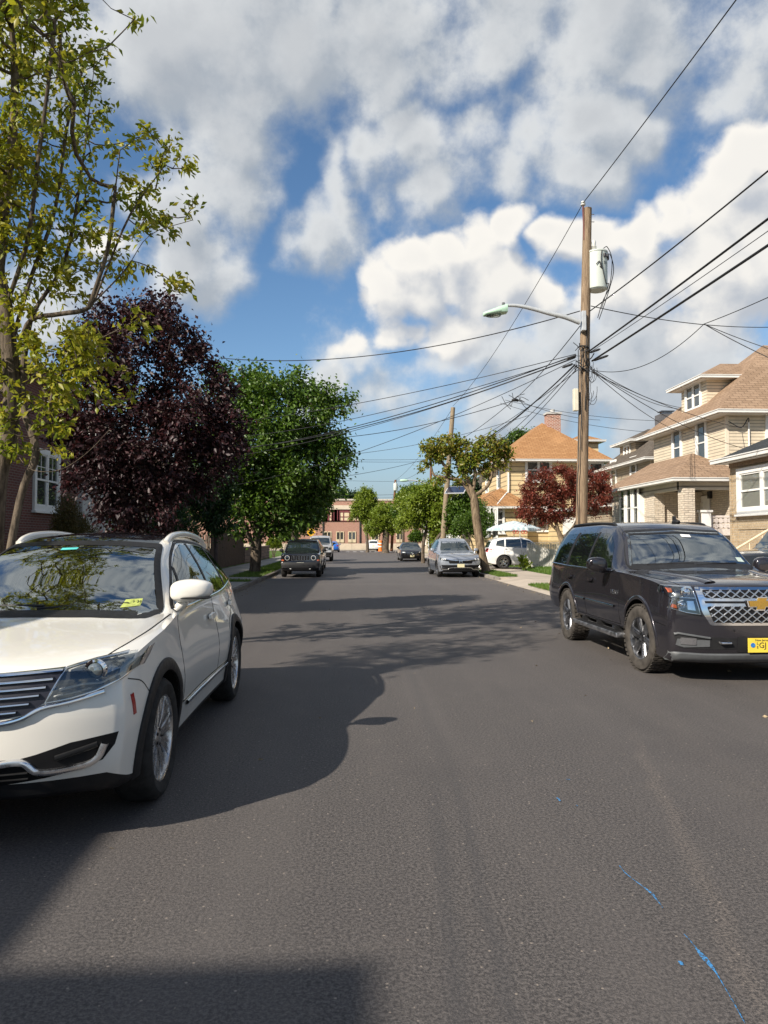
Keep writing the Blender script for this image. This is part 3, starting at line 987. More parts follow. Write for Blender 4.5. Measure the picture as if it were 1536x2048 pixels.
def ribbon(mb, bv, ax, pts, w, off=.006, step=.05, m=0, raise_=.0, closed=False):
    """a narrow band along a line on the shell: trim, seam or bar; raise_ gives it a rounded back"""
    if closed: pts = list(pts) + [pts[0]]
    P = resample(pts, step)
    k = len(P); vs, fs = [], []
    ww = w if callable(w) else (lambda t: w)
    d = AX[ax][0]
    prof = [(-.5, 0), (-.36, .8), (0, 1), (.36, .8), (.5, 0)] if raise_ else [(-.5, 0), (.5, 0)]
    q = len(prof)
    for i, p in enumerate(P):
        a, b = P[max(i - 1, 0)], P[min(i + 1, k - 1)]
        if closed and i in (0, k - 1): a, b = P[-2], P[1]
        t = (b - a).normalized(); nrm = Vector((-t.y, t.x))
        for s, h in prof:
            c = p + nrm * (s * ww(i / (k - 1)))
            vs.append(proj(bv, ax, c.x, c.y, off + raise_ * h))
    for i in range(k - 1):
        for j in range(q - 1):
            fs.append((i * q + j, i * q + j + 1, (i + 1) * q + j + 1, (i + 1) * q + j))
    # a skirt so the band has real edges
    o = len(vs)
    vs += [v + d * (off + .008) for v in vs[::q]] + [v + d * (off + .008) for v in vs[q - 1::q]]
    for i in range(k - 1):
        fs.append((i * q, (i + 1) * q, o + i + 1, o + i)); fs.append((i * q + q - 1, o + k + i, o + k + i + 1, (i + 1) * q + q - 1))
    mb.add(vs, fs, m)

def blobshape(c, r, e=2.6, n=14, k=20, fn=None):
    """a rounded box-like solid (for mirrors, headrests, seats)"""
    vs, fs = [], []
    sg = lambda x, p: math.copysign(abs(x) ** p, x)
    for i in range(n + 1):
        ph = -math.pi / 2 + math.pi * i / n
        for j in range(k):
            th = 2 * math.pi * j / k
            p = Vector((r[0] * sg(math.cos(ph), 2 / e) * sg(math.cos(th), 2 / e), r[1] * sg(math.cos(ph), 2 / e) * sg(math.sin(th), 2 / e), r[2] * sg(math.sin(ph), 2 / e)))
            if fn: p = fn(p)
            vs.append(p + Vector(c))
    for i in range(n):
        for j in range(k):
            j2 = (j + 1) % k
            fs.append((i * k + j, i * k + j2, (i + 1) * k + j2, (i + 1) * k + j))
    return vs, fs

def make_wheel(root, x, y, sp, side, style):
    """wheel > tyre, rim"""
    wr, tw = sp['wr'], sp.get('tw', .235)
    w = sub('wheel', root, (x, y, wr))
    w.rotation_euler = (0, 0, sp.get('steer', 0) if y < sp['L'] / 2 else 0)
    rr = sp.get('rim', .255)
    mb = MB()
    h = tw / 2
    prof = [(rr - .012, -h * .86), (rr + .012, -h * .95), (rr + (wr - rr) * .5, -h), (wr - .03, -h * .93), (wr - .008, -h * .72), (wr, -h * .4), (wr, h * .4), (wr - .008, h * .72), (wr - .03, h * .93), (rr + (wr - rr) * .5, h), (rr + .012, h * .95), (rr - .012, h * .86)]
    mb.lathe(prof, n=56, axis='x', caps=False)
    if style.get('blocks'):      # chunky tread blocks
        for j in range(44):
            a = 2 * math.pi * (j + .5) / 44
            for q, (xo, ww) in enumerate(((-.36, .22), (-.12, .2), (.12, .2), (.36, .22))):
                aa = a + (.07 if q % 2 else 0)
                mb.obox((xo * tw, math.cos(aa) * (wr + .003), math.sin(aa) * (wr + .003)), (ww * tw, .038, .012), Matrix.Rotation(aa - math.pi / 2, 3, 'X'))
    mb.build('tyre', style.get('tyre', M_RUBBER), w, smooth=32)
    # rim: barrel, dark back, spokes
    mb = MB(); s = side
    mb.lathe([(rr, h * .80 * s), (rr - .010, h * .86 * s), (rr - .022, h * .82 * s), (rr - .03, h * .5 * s), (rr - .035, -h * .6 * s)], n=48, axis='x', m=0, caps=False)
    mb.lathe([(rr - .034, h * .05 * s), (.02, h * .02 * s)], n=40, axis='x', m=1, caps=False)
    mb.lathe([(rr * .60, h * .16 * s), (rr * .60, h * .24 * s), (.05, h * .24 * s)], n=32, axis='x', m=2)   # brake disc
    ns = style.get('n', 5); kind = style.get('kind', 'plain'); face = h * .74 * s
    def spoke(a, r0, r1, w0, w1, x0, x1, skew=0.0):
        ca, sa = math.cos(a), math.sin(a); cb, sb = math.cos(a + skew), math.sin(a + skew)
        vs = []
        for (r, ww, xx, c_, s_) in ((r0, w0, x0, ca, sa), ((r0 + r1) / 2, (w0 + w1) / 2, (x0 + x1) / 2 + .006 * s, math.cos(a + skew / 2), math.sin(a + skew / 2)), (r1, w1, x1, cb, sb)):
            for dx, e in ((0, .5), (.014 * -s, .62), (.05 * -s, .5)):
                vs.append((xx + dx, r * c_ - ww * e * s_, r * s_ + ww * e * c_))
                vs.append((xx + dx, r * c_ + ww * e * s_, r * s_ - ww * e * c_))
        fs = []
        for i in range(2):
            b, t = i * 6, (i + 1) * 6
            fs += [(b, b + 1, t + 1, t), (b, t, t + 2, b + 2), (b + 1, b + 3, t + 3, t + 1), (b + 2, t + 2, t + 4, b + 4), (b + 3, b + 5, t + 5, t + 3)]
        mb.add(vs, fs, 0)
    for i in range(ns):
        a = 2 * math.pi * (i + .25) / ns
        if kind == 'multi':
            g = 2 * math.pi / ns
            spoke(a - g * .20, .05, rr - .02, .018, .020, face * .80, face, -g * .06)
            spoke(a - g * .05, .05, rr - .02, .016, .018, face * .80, face, -g * .01)
            spoke(a + g * .14, .05, rr - .02, .018, .020, face * .80, face, g * .10)
            spoke(a + g * .34, .07, rr - .02, .014, .017, face * .72, face * .95, g * .06)
        elif kind == 'split':
            g = 2 * math.pi / ns
            spoke(a - g * .10, .05, rr - .02, .03, .034, face * .85, face, -g * .06)
            spoke(a + g * .10, .05, rr - .02, .03, .034, face * .85, face, g * .06)
        elif kind == 'wide':
            spoke(a, .05, rr - .016, .075, .10, face * .80, face)
            spoke(a + .06, .07, rr - .016, .02, .03, face * .9, face * 1.06)
        else:
            spoke(a, .045, rr - .02, .05, .06, face * .85, face)
    mb.lathe([(.062, face * .70), (.062, face * .86), (.04, face * .92), (0, face * .92)], n=20, axis='x', m=0)
    for i in range(5):
        a = 2 * math.pi * i / 5
        mb.lathe([(.011, face * .7), (.011, face * .93), (0, face * .95)], (0, .045 * math.cos(a), .045 * math.sin(a)), n=8, axis='x', m=1)
    mb.build('rim', [style.get('mat', M_ALLOY), M_HOLE, M_ALLOYDK], w, smooth=35)
    return w

def nearest_is(bv): return bv

def add_wheels(root, sp, style, style_r=None):
    for y in sp['wheels']:
        for s in (1, -1):
            make_wheel(root, s * (sp['W'] / 2 - sp.get('tw', .235) / 2 - sp.get('inset', .025)), y, sp, s, style)

def mirror_arm(root, bv, sp, s, mat, y=1.75, z=1.08, size=(.115, .075, .085), stand=.16, foot_z=-.12, name='wing_mirror'):
    x0 = abs(proj(bv, 'R', y, z - .02, 0).x)
    c = (s * (x0 + stand), y - .02, z + .04)
    mb = MB()
    def fn(p):
        k = p.x * s / size[0]
        q = p.copy()
        q.y += .10 * size[1] * (k + 1) ** 2 * .9
        q.z *= 1.0 - .20 * max(0, k)
        q.z += .10 * size[2] * (k)
        if q.y > size[1] * .55: q.y = size[1] * .55 + (q.y - size[1] * .55) * .25
        return q
    vs, fs = blobshape(c, size, 3.0, 16, 28, fn)
    mb.add(vs, fs, 0)
    mb.tube([(s * (x0 - .03), y + .02, z + foot_z), (s * (x0 + .05), y + .0, z + foot_z * .72), (s * (x0 + stand * .72), y - .01, z - size[2] * .45)], [.038, .034, .036], 12, 0)
    o = mb.build(name, [mat], root, smooth=45)
    gb = MB(); vs, fs = blobshape((c[0], c[1] + size[1] * .80, c[2] - .003), (size[0] * .86, .012, size[2] * .80), 3.2, 8, 20); gb.add(vs, fs)
    gb.build('mirror_glass', M_CHROME, o, smooth=40)
    return o, c

def seat(mb, x, y, z=.62, m=0):
    for c, r in (((x, y, z - .12), (.25, .27, .09)), ((x, y + .30, z + .24), (.25, .09, .34)), ((x, y + .36, z + .66), (.135, .06, .10))):
        vs, fs = blobshape(c, r, 3.0, 10, 16); mb.add(vs, fs, m)
    mb.tube([(x - .05, y + .36, z + .5), (x - .05, y + .36, z + .62)], .008, 6, 1); mb.tube([(x + .05, y + .36, z + .5), (x + .05, y + .36, z + .62)], .008, 6, 1)

def cut_open(o, ax, poly):
    """take the shell away behind a pane so that one looks into the cabin"""
    def inside(u, v):
        c = False; n = len(poly)
        for i in range(n):
            (x1, y1), (x2, y2) = poly[i], poly[i - 1]
            if (y1 > v) != (y2 > v) and u < (x2 - x1) * (v - y1) / (y2 - y1) + x1: c = not c
        return c
    bm = bmesh.new(); bm.from_mesh(o.data)
    d = AX[ax][0]
    kill = []
    for f in bm.faces:
        if f.normal.dot(d) > -.05: continue
        c = f.calc_center_median()
        u, v = {'F': (c.x, c.z), 'R': (c.y, c.z), 'L': (c.y, c.z), 'B': (c.x, c.z)}[ax]
        if inside(u, v): kill.append(f)
    bmesh.ops.delete(bm, geom=kill, context='FACES')
    bm.to_mesh(o.data); bm.free()

def plate(root, c, w=.305, h=.152, front=-1, mat=None, lines=(), tilt=0.0):
    """a number plate facing front (-1) or back (+1)"""
    mb = MB(); x, y, z = c
    mb.box(x - w / 2, x + w / 2, y - .006, y + .006, z - h / 2, z + h / 2, 0)
    o = mb.build('number_plate', mat or M_PLATE, root, bevel=.003)
    if lines:
        tb = MB()
        for txt, size, u, v in lines:
            if front < 0: fr = lambda a, b, d: (x + u + a, y - .0075 - d, z + v + b)
            else: fr = lambda a, b, d: (x + u - a, y + .0075 + d, z + v + b)
            text_mesh(tb, txt, size, fr, 0, .0008)
        tb.build('plate_lettering', M_INK, o, fix=False)
    return o

CROSS = dict(L=4.6, W=1.86, wheels=(.90, 3.56), wr=.345, arch=.40, rim=.235, tw=.225,
    zt=[(0, .86), (.12, .93), (.5, 1.0), (1.1, 1.08), (1.35, 1.13), (2.05, 1.55), (2.5, 1.64), (3.2, 1.64), (3.9, 1.57), (4.15, 1.49), (4.42, 1.10), (4.55, .98), (4.6, .9)],
    zs=[(0, .78), (.3, .90), (1.0, .99), (1.6, 1.03), (3, 1.06), (4.2, 1.08), (4.45, 1.02), (4.6, .86)],
    ws=[(0, .80), (.4, .85), (1.2, .885), (3., .89), (4.2, .84), (4.6, .76)],
    zm=[(0, .60), (4.6, .64)], wm=[(0, .86), (.4, .92), (.9, .93), (3.5, .93), (4.2, .91), (4.6, .84)],
    zb=[(0, .26), (.3, .22), (1, .20), (4, .22), (4.6, .32)], wb=[(0, .82), (.6, .89), (3.8, .89), (4.6, .82)],
    wt=[(0, .66), (1.0, .76), (1.45, .74), (2.1, .60), (2.6, .575), (3.9, .555), (4.15, .56), (4.42, .72), (4.6, .72)],
    crown=[(0, .03), (1.1, .06), (1.5, .16), (2.1, .06), (2.6, .035), (3.9, .035), (4.3, .06), (4.6, .03)],
    bowF=.22, bowR=.12, rakeF=[(.2, .05), (.5, 0), (.75, .02), (.95, .12)], rakeR=[(.3, .05), (.6, 0), (1.0, .08)],
    wind=[(-.66, 1.10), (.66, 1.10), (.545, 1.555), (-.545, 1.555)],
    side=[[(1.62, 1.07), (2.55, 1.09), (2.55, 1.54), (2.30, 1.52), (2.05, 1.42)], [(2.60, 1.09), (3.45, 1.12), (3.40, 1.53), (2.60, 1.545)], [(3.52, 1.13), (3.98, 1.20), (3.88, 1.44), (3.48, 1.525)]],
    rear=[(-.60, 1.10), (.60, 1.10), (.50, 1.47), (-.50, 1.47)],
    grille=[(-.50, .60), (.50, .60), (.54, .80), (-.54, .80)],
    lamp=[(.50, .66), (.82, .76), (.80, .86), (.53, .80)],
    intake=[(-.62, .30), (.62, .30), (.70, .48), (-.70, .48)],
    tail=[(.56, .86), (.86, .88), (.86, 1.02), (.60, 1.00)], seam_y=(1.48, 2.57, 3.5), sill=.42)

def scaled(base, L, W, H, **kw):
    """a base outline stretched to another length, width and height"""
    fy, fx, fz = L / base['L'], W / base['W'], H / max(p[1] for p in base['zt'])
    d = dict(base); d['L'], d['W'] = L, W
    for k in ('zt', 'zs', 'zm', 'zb', 'crown'): d[k] = [(y * fy, v * fz) for y, v in base[k]]
    for k in ('ws', 'wm', 'wb', 'wt'): d[k] = [(y * fy, v * fx) for y, v in base[k]]
    d['wheels'] = tuple(y * fy for y in base['wheels'])
    d['side'] = [[(y * fy, z * fz) for y, z in p] for p in base['side']]
    for k in ('wind', 'rear', 'grille', 'lamp', 'intake', 'tail'):
        if base.get(k): d[k] = [(x * fx, z * fz) for x, z in base[k]]
    d['seam_y'] = tuple(y * fy for y in base['seam_y']); d['sill'] = base['sill'] * fz
    for k in ('rakeF', 'rakeR'): d[k] = [(z * fz, v) for z, v in base[k]]
    d.update(kw)
    return d

def basic_car(name, label, sp, paint, loc, rz, clad_mat=None, wheel=None, glass=None, priv=None, plate_lines=(), group=None, chrome_grille=True, mirrors=True, extra=None, plate_mat=None, plate_z=None, rear_plate=False):
    """a parked car with its parts; loc is the middle of its front on the road"""
    root = thing(name, label, 'car', loc, rz, group)
    body, bv = car_shell(sp, [paint, clad_mat or M_BLACKPL])
    body.parent = root
    glass = glass or M_GLASS
    W = sp['W']; L = sp['L']
    mb = MB(); patch(mb, bv, 'F', round_poly(sp['wind'], .05), .003, .01, .08); mb.build('windscreen', glass, root, smooth=40)
    for s, ax in ((1, 'R'), (-1, 'L')):
        for i, p in enumerate(sp['side']):
            mb = MB(); patch(mb, bv, ax, round_poly(p, .035), .003, .01, .10); mb.build('side_window', (priv or glass) if i else glass, root, smooth=40)
    mb = MB(); patch(mb, bv, 'B', round_poly(sp['rear'], .05), .003, .01, .08); mb.build('rear_window', priv or glass, root, smooth=40)
    # door seams, sills
    mb = MB()
    for ax in 'RL':
        for y in sp['seam_y']:
            ribbon(mb, bv, ax, [(y, sp['sill']), (y + .02, sp['zs'][2][1] - .03)], .010, .0015)
        ribbon(mb, bv, ax, [(sp['seam_y'][0], sp['sill']), (sp['seam_y'][-1], sp['sill'])], .010, .0015)
    mb.build('door_seam', M_HOLE, root)
    for ax in 'RL':
        for y in sp['seam_y'][1:]:
            mb = MB(); patch(mb, bv, ax, round_poly([(y - .22, sp['zs'][3][1] - .14), (y - .04, sp['zs'][3][1] - .135), (y - .04, sp['zs'][3][1] - .105), (y - .22, sp['zs'][3][1] - .11)], .014), .03, .02, .05)
            mb.build('door_handle', paint, root, smooth=40)
    mb = MB()
    for ax in 'RL':
        for wy in sp['wheels']:
            a0 = 12
            ribbon(mb, bv, ax, [(wy + (sp['arch'] + .02) * math.cos(R(a)), sp['wr'] + (sp['arch'] + .02) * math.sin(R(a))) for a in range(-a0 if sp.get('archclad') else 0, 181 + (a0 if sp.get('archclad') else 0), 6)], .05 if sp.get('archclad') else .02, .004, .08)
    mb.build('wheel_arch_trim', (clad_mat or M_BLACKPL) if sp.get('archclad') else paint, root)
    if sp.get('grille'):
        mb = MB(); patch(mb, bv, 'F', round_poly(sp['grille'], .03), .004, .01, .08); g = mb.build('grille', M_HOLE, root, smooth=40)
        if chrome_grille:
            mb = MB(); gp = sp['grille']
            ribbon(mb, bv, 'F', [gp[3], gp[2]], .022, .008, raise_=.008)
            z0, z1 = gp[0][1], gp[2][1]
            for k in range(1, 4):
                t = k / 4; xx = abs(gp[0][0]) + (abs(gp[2][0]) - abs(gp[0][0])) * t
                ribbon(mb, bv, 'F', [(-xx * .96, z0 + (z1 - z0) * t), (xx * .96, z0 + (z1 - z0) * t)], .012, .007, raise_=.006)
            mb.build('grille_bar', M_CHROME if chrome_grille is True else chrome_grille, g, smooth=50)
    if sp.get('intake'):
        mb = MB(); patch(mb, bv, 'F', round_poly(sp['intake'], .05), .004, .01, .08); mb.build('lower_intake', M_HOLE, root, smooth=40)
    for s in (1, -1):
        if sp.get('lamp'):
            lp = [(s * x, z) for x, z in sp['lamp']]
            mb = MB(); patch(mb, bv, 'F', round_poly(lp, .02), .004, .006, .05); h = mb.build('headlight', M_LAMPIN, root, smooth=40)
            mb = MB(); cx = sum(p[0] for p in lp) / 4; cz = sum(p[1] for p in lp) / 4
            for dx in (-.07, .06):
                mb.lathe([(.0, -.012), (.034, -.010), (.042, .0)], proj(bv, 'F', cx + dx, cz, .012), n=16, axis='y')
            mb.build('lamp_reflector', M_WHITEPL, h, smooth=40)
            mb = MB(); patch(mb, bv, 'F', round_poly(lp, .02), .022, .004, .05); mb.build('lamp_lens', M_LAMP, h, smooth=40)
        if sp.get('tail'):
            mb = MB(); patch(mb, bv, 'B', round_poly([(s * x, z) for x, z in sp['tail']], .02), .010, .012, .05); mb.build('tail_light', M_REDL, root, smooth=40)
            if sp.get('tail_side'):
                mb = MB(); patch(mb, bv, 'R' if s > 0 else 'L', round_poly(sp['tail_side'], .02), .008, .012, .05); mb.build('tail_light', M_REDL, root, smooth=40)
        if mirrors:
            mirror_arm(root, bv, sp, s, paint if mirrors is True else mirrors, sp['side'][0][0][0] + .10, sp['side'][0][0][1] + .02, (.10, .07, .075), .13)
    pz = plate_z or sp.get('plate_z', .50)
    p = proj(bv, 'F', 0, pz, .012)
    plate(root, (p.x, p.y, pz), mat=plate_mat, lines=plate_lines)
    if rear_plate:
        p = proj(bv, 'B', 0, .78, .012); plate(root, (p.x, p.y, .78), front=1)
    add_wheels(root, sp, wheel or dict(n=5))
    if extra: extra(root, bv, sp, body)
    return root, bv, body
# ------------------------------------------------------------------ the white crossover, nearest on the left
def build_white_crossover():
    P_WHITE = m_body('pearl white paint', (.74, .715, .655), rough=.30, dirt=.10)
    sp = dict(L=4.83, W=1.93, wheels=(.93, 3.79), wr=.372, arch=.415, rim=.272, tw=.245, inset=.012, clad=9, sharp=40, end_r=.045,
        zt=[(0, .942), (.06, .960), (.3, .995), (.8, 1.055), (1.12, 1.10), (1.28, 1.15), (2.05, 1.56), (2.5, 1.65), (3.1, 1.668), (3.7, 1.63), (4.15, 1.55), (4.32, 1.47), (4.62, 1.14), (4.78, .98), (4.83, .9)],
        zs=[(0, .905), (.25, .96), (.5, .99), (.8, 1.02), (1.5, 1.07), (2.5, 1.085), (3.5, 1.11), (4.3, 1.13), (4.83, .88)],
        ws=[(0, .85), (.35, .905), (.9, .925), (1.25, .905), (1.6, .87), (3.2, .865), (4.2, .82), (4.83, .74)],
        zm=[(0, .62), (.5, .64), (4.83, .66)],
        wm=[(0, .885), (.35, .925), (.95, .957), (2.3, .935), (3.8, .962), (4.4, .93), (4.83, .86)],
        zb=[(0, .275), (.25, .235), (.8, .225), (4.2, .24), (4.83, .36)], wb=[(0, .86), (.6, .915), (2.3, .90), (3.8, .915), (4.83, .84)],
        wt=[(0, .72), (.5, .775), (1.1, .80), (1.45, .775), (2.1, .625), (2.6, .60), (3.9, .57), (4.3, .585), (4.6, .70), (4.83, .70)],
        crown=[(0, .045), (.6, .06), (1.1, .07), (1.45, .19), (2.1, .08), (2.6, .045), (4, .045), (4.4, .07), (4.83, .04)],
        bowF=.34, bowLF=1.0, bowR=.14, rakeF=[(.25, .07), (.45, .0), (.65, .005), (.80, .03), (.95, .10)], rakeR=[(.3, .05), (.6, 0), (1.0, .08)])
    root = thing('crossover_car', 'white crossover with black glass roof and wide slatted chrome grille, cut by the picture edge', 'car', (-2.11, 3.85, 0))
    body, bv = car_shell(sp, [P_WHITE, M_BLACKPL]); body.parent = root
    wind = round_poly([(-.765, 1.095), (-.4, 1.115), (0, 1.12), (.4, 1.115), (.765, 1.095), (.575, 1.555), (.3, 1.575), (0, 1.58), (-.3, 1.575), (-.575, 1.555)], .03)
    win_in = [(u * .965, 1.34 + (v - 1.34) * .93) for u, v in wind]
    cut_open(body, 'F', win_in)
    GL = m_glass_clear('tinted windscreen glass', (.72, .84, .82), .30)
    mb = MB(); patch(mb, bv, 'F', wind, .005, .006, .05); ws = mb.build('windscreen', GL, root, smooth=50)
    mb = MB()       # the black border printed round the glass
    ribbon(mb, bv, 'F', wind, .034, .018, .04, closed=True); mb.build('windscreen_border', M_BLACKPL, ws, smooth=50)
    # cabin: dashboard, seats, wheel, floor
    mb = MB(); mb.prism([(1.25, .55), (1.30, 1.07), (1.75, 1.06), (1.95, .98), (1.95, .55)], -.72, .72, 'yz'); mb.build('dashboard', m_plain('teal grey dash', (.10, .125, .12), .7), root, smooth=30)
    mb = MB(); mb.box(-.74, .74, 1.9, 4.2, .34, .42); mb.build('cabin_floor', M_DASH, root)
    for x in (-.40, .40):
        mb = MB(); seat(mb, x, 2.55, .68); mb.build('front_seat', [M_SEAT, M_BLACKPL], root, smooth=50)
    mb = MB()
    vs, fs = blobshape((0, 3.55, .95), (.62, .10, .38), 4, 10, 20); mb.add(vs, fs); mb.build('rear_seat', M_SEAT, root, smooth=50)
    mb = MB(); rot = Matrix.Rotation(R(-28), 3, 'X')
    mb.tube([Vector((.40, 2.06, 1.03)) + rot @ Vector((.185 * math.cos(a), 0, .185 * math.sin(a))) for a in np.linspace(0, 2 * math.pi, 33)], .016, 8)
    mb.beam((.22, 2.06, 1.03), (.58, 2.06, 1.03), .02, .05); mb.build('steering_wheel', M_BLACKPL, root, smooth=50)
    mb = MB(); vs, fs = blobshape((0, 1.98, 1.475), (.12, .02, .035), 3, 8, 16); mb.add(vs, fs); mb.build('rear_view_mirror', M_BLACKPL, root, smooth=50)
    mb = MB(); patch(mb, bv, 'F', [(-.10, 1.525), (.02, 1.53), (.02, 1.545), (-.10, 1.54)], .010, .003, .05); mb.build('toll_tag', m_plain('teal tag', (.10, .55, .52), .4), ws)
    # the inspection sticker low in the corner
    mb = MB(); patch(mb, bv, 'F', [(.530, 1.14), (.632, 1.143), (.628, 1.187), (.528, 1.184)], .022, .002, .03)
    st = mb.build('inspection_sticker', m_plain('yellow sticker', (.50, .56, .14), .5, 0, .12, 30), ws)
    tb = MB()
    p0 = proj(bv, 'F', .582, 1.165, .026); pu = (proj(bv, 'F', .632, 1.165, .026) - p0) / .05; pvv = (proj(bv, 'F', .582, 1.185, .026) - p0) / .02
    for txt, u in (('20', -.033), ('3', 0), ('23', .033)):
        text_mesh(tb, txt, .026, lambda a, b, d: p0 + pu * (a + u) + pvv * b + Vector((0, -d, d)), 0, .0006)
    tb.build('sticker_numerals', M_INK, st, fix=False)
    # side glass with chrome surround
    sides = [[(1.66, 1.115), (2.84, 1.125), (2.84, 1.555), (2.62, 1.562), (2.38, 1.515), (2.12, 1.40)], [(2.90, 1.125), (3.68, 1.145), (3.60, 1.525), (3.3, 1.548), (2.90, 1.557)], [(3.74, 1.15), (4.24, 1.20), (4.13, 1.34), (3.92, 1.455), (3.68, 1.515)]]
    for ax in 'RL':
        for i, p in enumerate(sides):
            mb = MB(); patch(mb, bv, ax, round_poly(p, .03), .004, .01, .09); w = mb.build('side_window', M_GLASS if i == 0 else M_PRIV, root, smooth=45)
            if i == 0:
                mb = MB(); ribbon(mb, bv, ax, [(1.90, 1.12), (2.10, 1.39)], .03, .008); mb.build('quarter_divider', M_BLACKPL, w)
        outline = [(1.60, 1.10), (2.4, 1.106), (3.4, 1.125), (4.29, 1.19), (4.16, 1.36), (3.93, 1.485), (3.65, 1.545), (3.2, 1.575), (2.62, 1.588), (2.35, 1.53), (2.08, 1.40), (1.60, 1.10)]
        mb = MB(); ribbon(mb, bv, ax, smooth_line(outline[:4], 4), .022, .008, raise_=.006); mb.build('window_chrome', M_CHROME, root, smooth=50)
        mb = MB(); ribbon(mb, bv, ax, smooth_line(outline[3:], 4), .022, .004); mb.build('window_surround', M_BLACKPL, root, smooth=50)
        for a, b in (((2.87, 1.12), (2.87, 1.57)), ((3.71, 1.14), (3.64, 1.53))):
            mb = MB(); ribbon(mb, bv, ax, [a, b], .065, .007); mb.build('window_pillar', M_BLACKPL, root, smooth=50)
    mb = MB(); patch(mb, bv, 'B', round_poly([(-.62, 1.14), (.62, 1.14), (.5, 1.46), (-.5, 1.46)], .05), .003, .01, .08); mb.build('rear_window', M_PRIV, root, smooth=45)
    # glass roof and rails
    mb = MB(); patch(mb, bv, 'T', round_poly([(-.555, 2.02), (0, 2.0), (.555, 2.02), (.53, 3.0), (.50, 3.85), (-.50, 3.85), (-.53, 3.0)], .06), .004, .006, .09); mb.build('glass_roof', m_glass_dark('roof glass', (.006, .006, .008), .06), root, smooth=50)
    for s in (1, -1):
        mb = MB()
        pts = [(s * .588, 2.36, 1.572), (s * .588, 2.46, 1.612), (s * .586, 2.66, 1.642), (s * .582, 3.1, 1.656), (s * .572, 3.6, 1.630), (s * .562, 3.95, 1.585), (s * .558, 4.08, 1.525)]
        mb.tube(smooth_line(pts, 6), .027, 12); mb.build('roof_rail', P_WHITE, root, smooth=50)
    # seams
    mb = MB()
    for ax in 'RL':
        ribbon(mb, bv, ax, smooth_line([(1.50, .47), (1.47, .75), (1.52, 1.0), (1.60, 1.085)], 6), .009, .0015)
        ribbon(mb, bv, ax, smooth_line([(2.86, .47), (2.88, .80), (2.87, 1.10)], 6), .009, .0015)
        ribbon(mb, bv, ax, smooth_line([(3.35, .55), (3.45, .80), (3.74, .92), (3.80, 1.12)], 6), .009, .0015)
        ribbon(mb, bv, ax, [(1.50, .47), (3.30, .47)], .009, .0015)
    for s in (1, -1):      # bonnet shut line: from the lamp back to the screen
        ribbon(mb, bv, 'T', smooth_line([(s * .64, .14), (s * .77, .40), (s * .842, .75), (s * .855, 1.15), (s * .84, 1.5)], 6), .010, .0015)
        ribbon(mb, bv, 'R' if s > 0 else 'L', smooth_line([(.36, .84), (.50, .80), (.60, .72)], 5), .006, .0015)
    mb.build('panel_seam', M_HOLE, root)
    for ax, s in (('R', 1), ('L', -1)):
        for y0, z0 in ((2.60, .955), (3.60, .985)):
            mb = MB(); patch(mb, bv, ax, round_poly([(y0 - .02, z0 - .03), (y0 + .18, z0 - .02), (y0 + .18, z0 + .02), (y0 - .02, z0 + .012)], .02), .034, .022, .05, bulge=.008)
            mb.build('door_handle', P_WHITE, root, smooth=50)
        mb = MB(); ribbon(mb, bv, ax, [(1.62, .440), (2.4, .435), (3.28, .445)], .032, .012, raise_=.010); mb.build('sill_chrome', M_CHROME, root, smooth=50)
        # a fold pressed into the doors
        for wy in sp['wheels']:
            mb = MB(); ribbon(mb, bv, ax, [(wy + .452 * math.cos(R(a)), sp['wr'] + .452 * math.sin(R(a))) for a in range(-16, 197, 6)], .075, .012, .05, raise_=.006)
            mb.build('wheel_arch_trim', M_BLACKPL, root, smooth=50)
        mb = MB(); ribbon(mb, bv, ax, [(.375, .755), (.395, .64)], .026, .006); mb.build('side_marker', M_REDL, root)
    # ---- face
    mb = MB()
    gp = [(-.60, .922), (-.3, .908), (0, .902), (.3, .908), (.60, .922), (.585, .86), (.535, .765), (.46, .715), (.30, .69), (0, .68), (-.30, .69), (-.46, .715), (-.535, .765), (-.585, .86)]
    patch(mb, bv, 'F', gp, .004, .01, .06); gr = mb.build('grille', m_plain('grille blue black', (.010, .011, .020), .45), root, smooth=50)
    mb = MB()
    for z, x0, x1 in ((.872, .06, .565), (.834, .06, .54), (.796, .06, .515), (.758, .06, .475), (.720, .06, .42)):
        for s in (1, -1): ribbon(mb, bv, 'F', [(s * x0, z - .008), (s * (x0 + x1) / 2, z), (s * x1, z + .010)], .014, .010, raise_=.012)
    mb.build('grille_slat', M_CHROME, gr, smooth=50)
    mb = MB(); ribbon(mb, bv, 'F', smooth_line([(-.80, .80), (-.66, .765), (-.53, .742), (-.44, .695), (-.30, .672), (0, .662), (.30, .672), (.44, .695), (.53, .742), (.66, .765), (.80, .80)], 5), .026, .012, raise_=.012)
    ribbon(mb, bv, 'F', [(-.60, .924), (-.3, .910), (0, .904), (.3, .910), (.60, .924)], .018, .010, raise_=.010)
    mb.build('grille_chrome_edge', M_CHROME, gr, smooth=50)
    mb = MB(); patch(mb, bv, 'F', round_poly([(-.045, .69), (.045, .69), (.045, .885), (-.045, .885)], .02), .016, .012, .05); mb.build('front_badge', M_CHROME, gr, smooth=50)
    for s in (1, -1):
        poly = [(s * x, z) for x, z in ((.545, .765), (.66, .782), (.76, .808), (.86, .850), (.912, .895), (.922, .978), (.85, .975), (.72, .955), (.612, .930))]
        mb = MB(); patch(mb, bv, 'F', poly, .003, .006, .04); h = mb.build('headlight', M_LAMPDK, root, smooth=50)
        mb = MB(); c = proj(bv, 'F', s * .745, .905, .012)
        mb.lathe([(.062, .004), (.058, -.012), (.046, -.016), (.044, -.006)], c, 26, 'y', 0)
        mb.lathe([(.044, -.006), (.036, -.020), (.02, -.028), (0, -.030)], c, 24, 'y', 1)
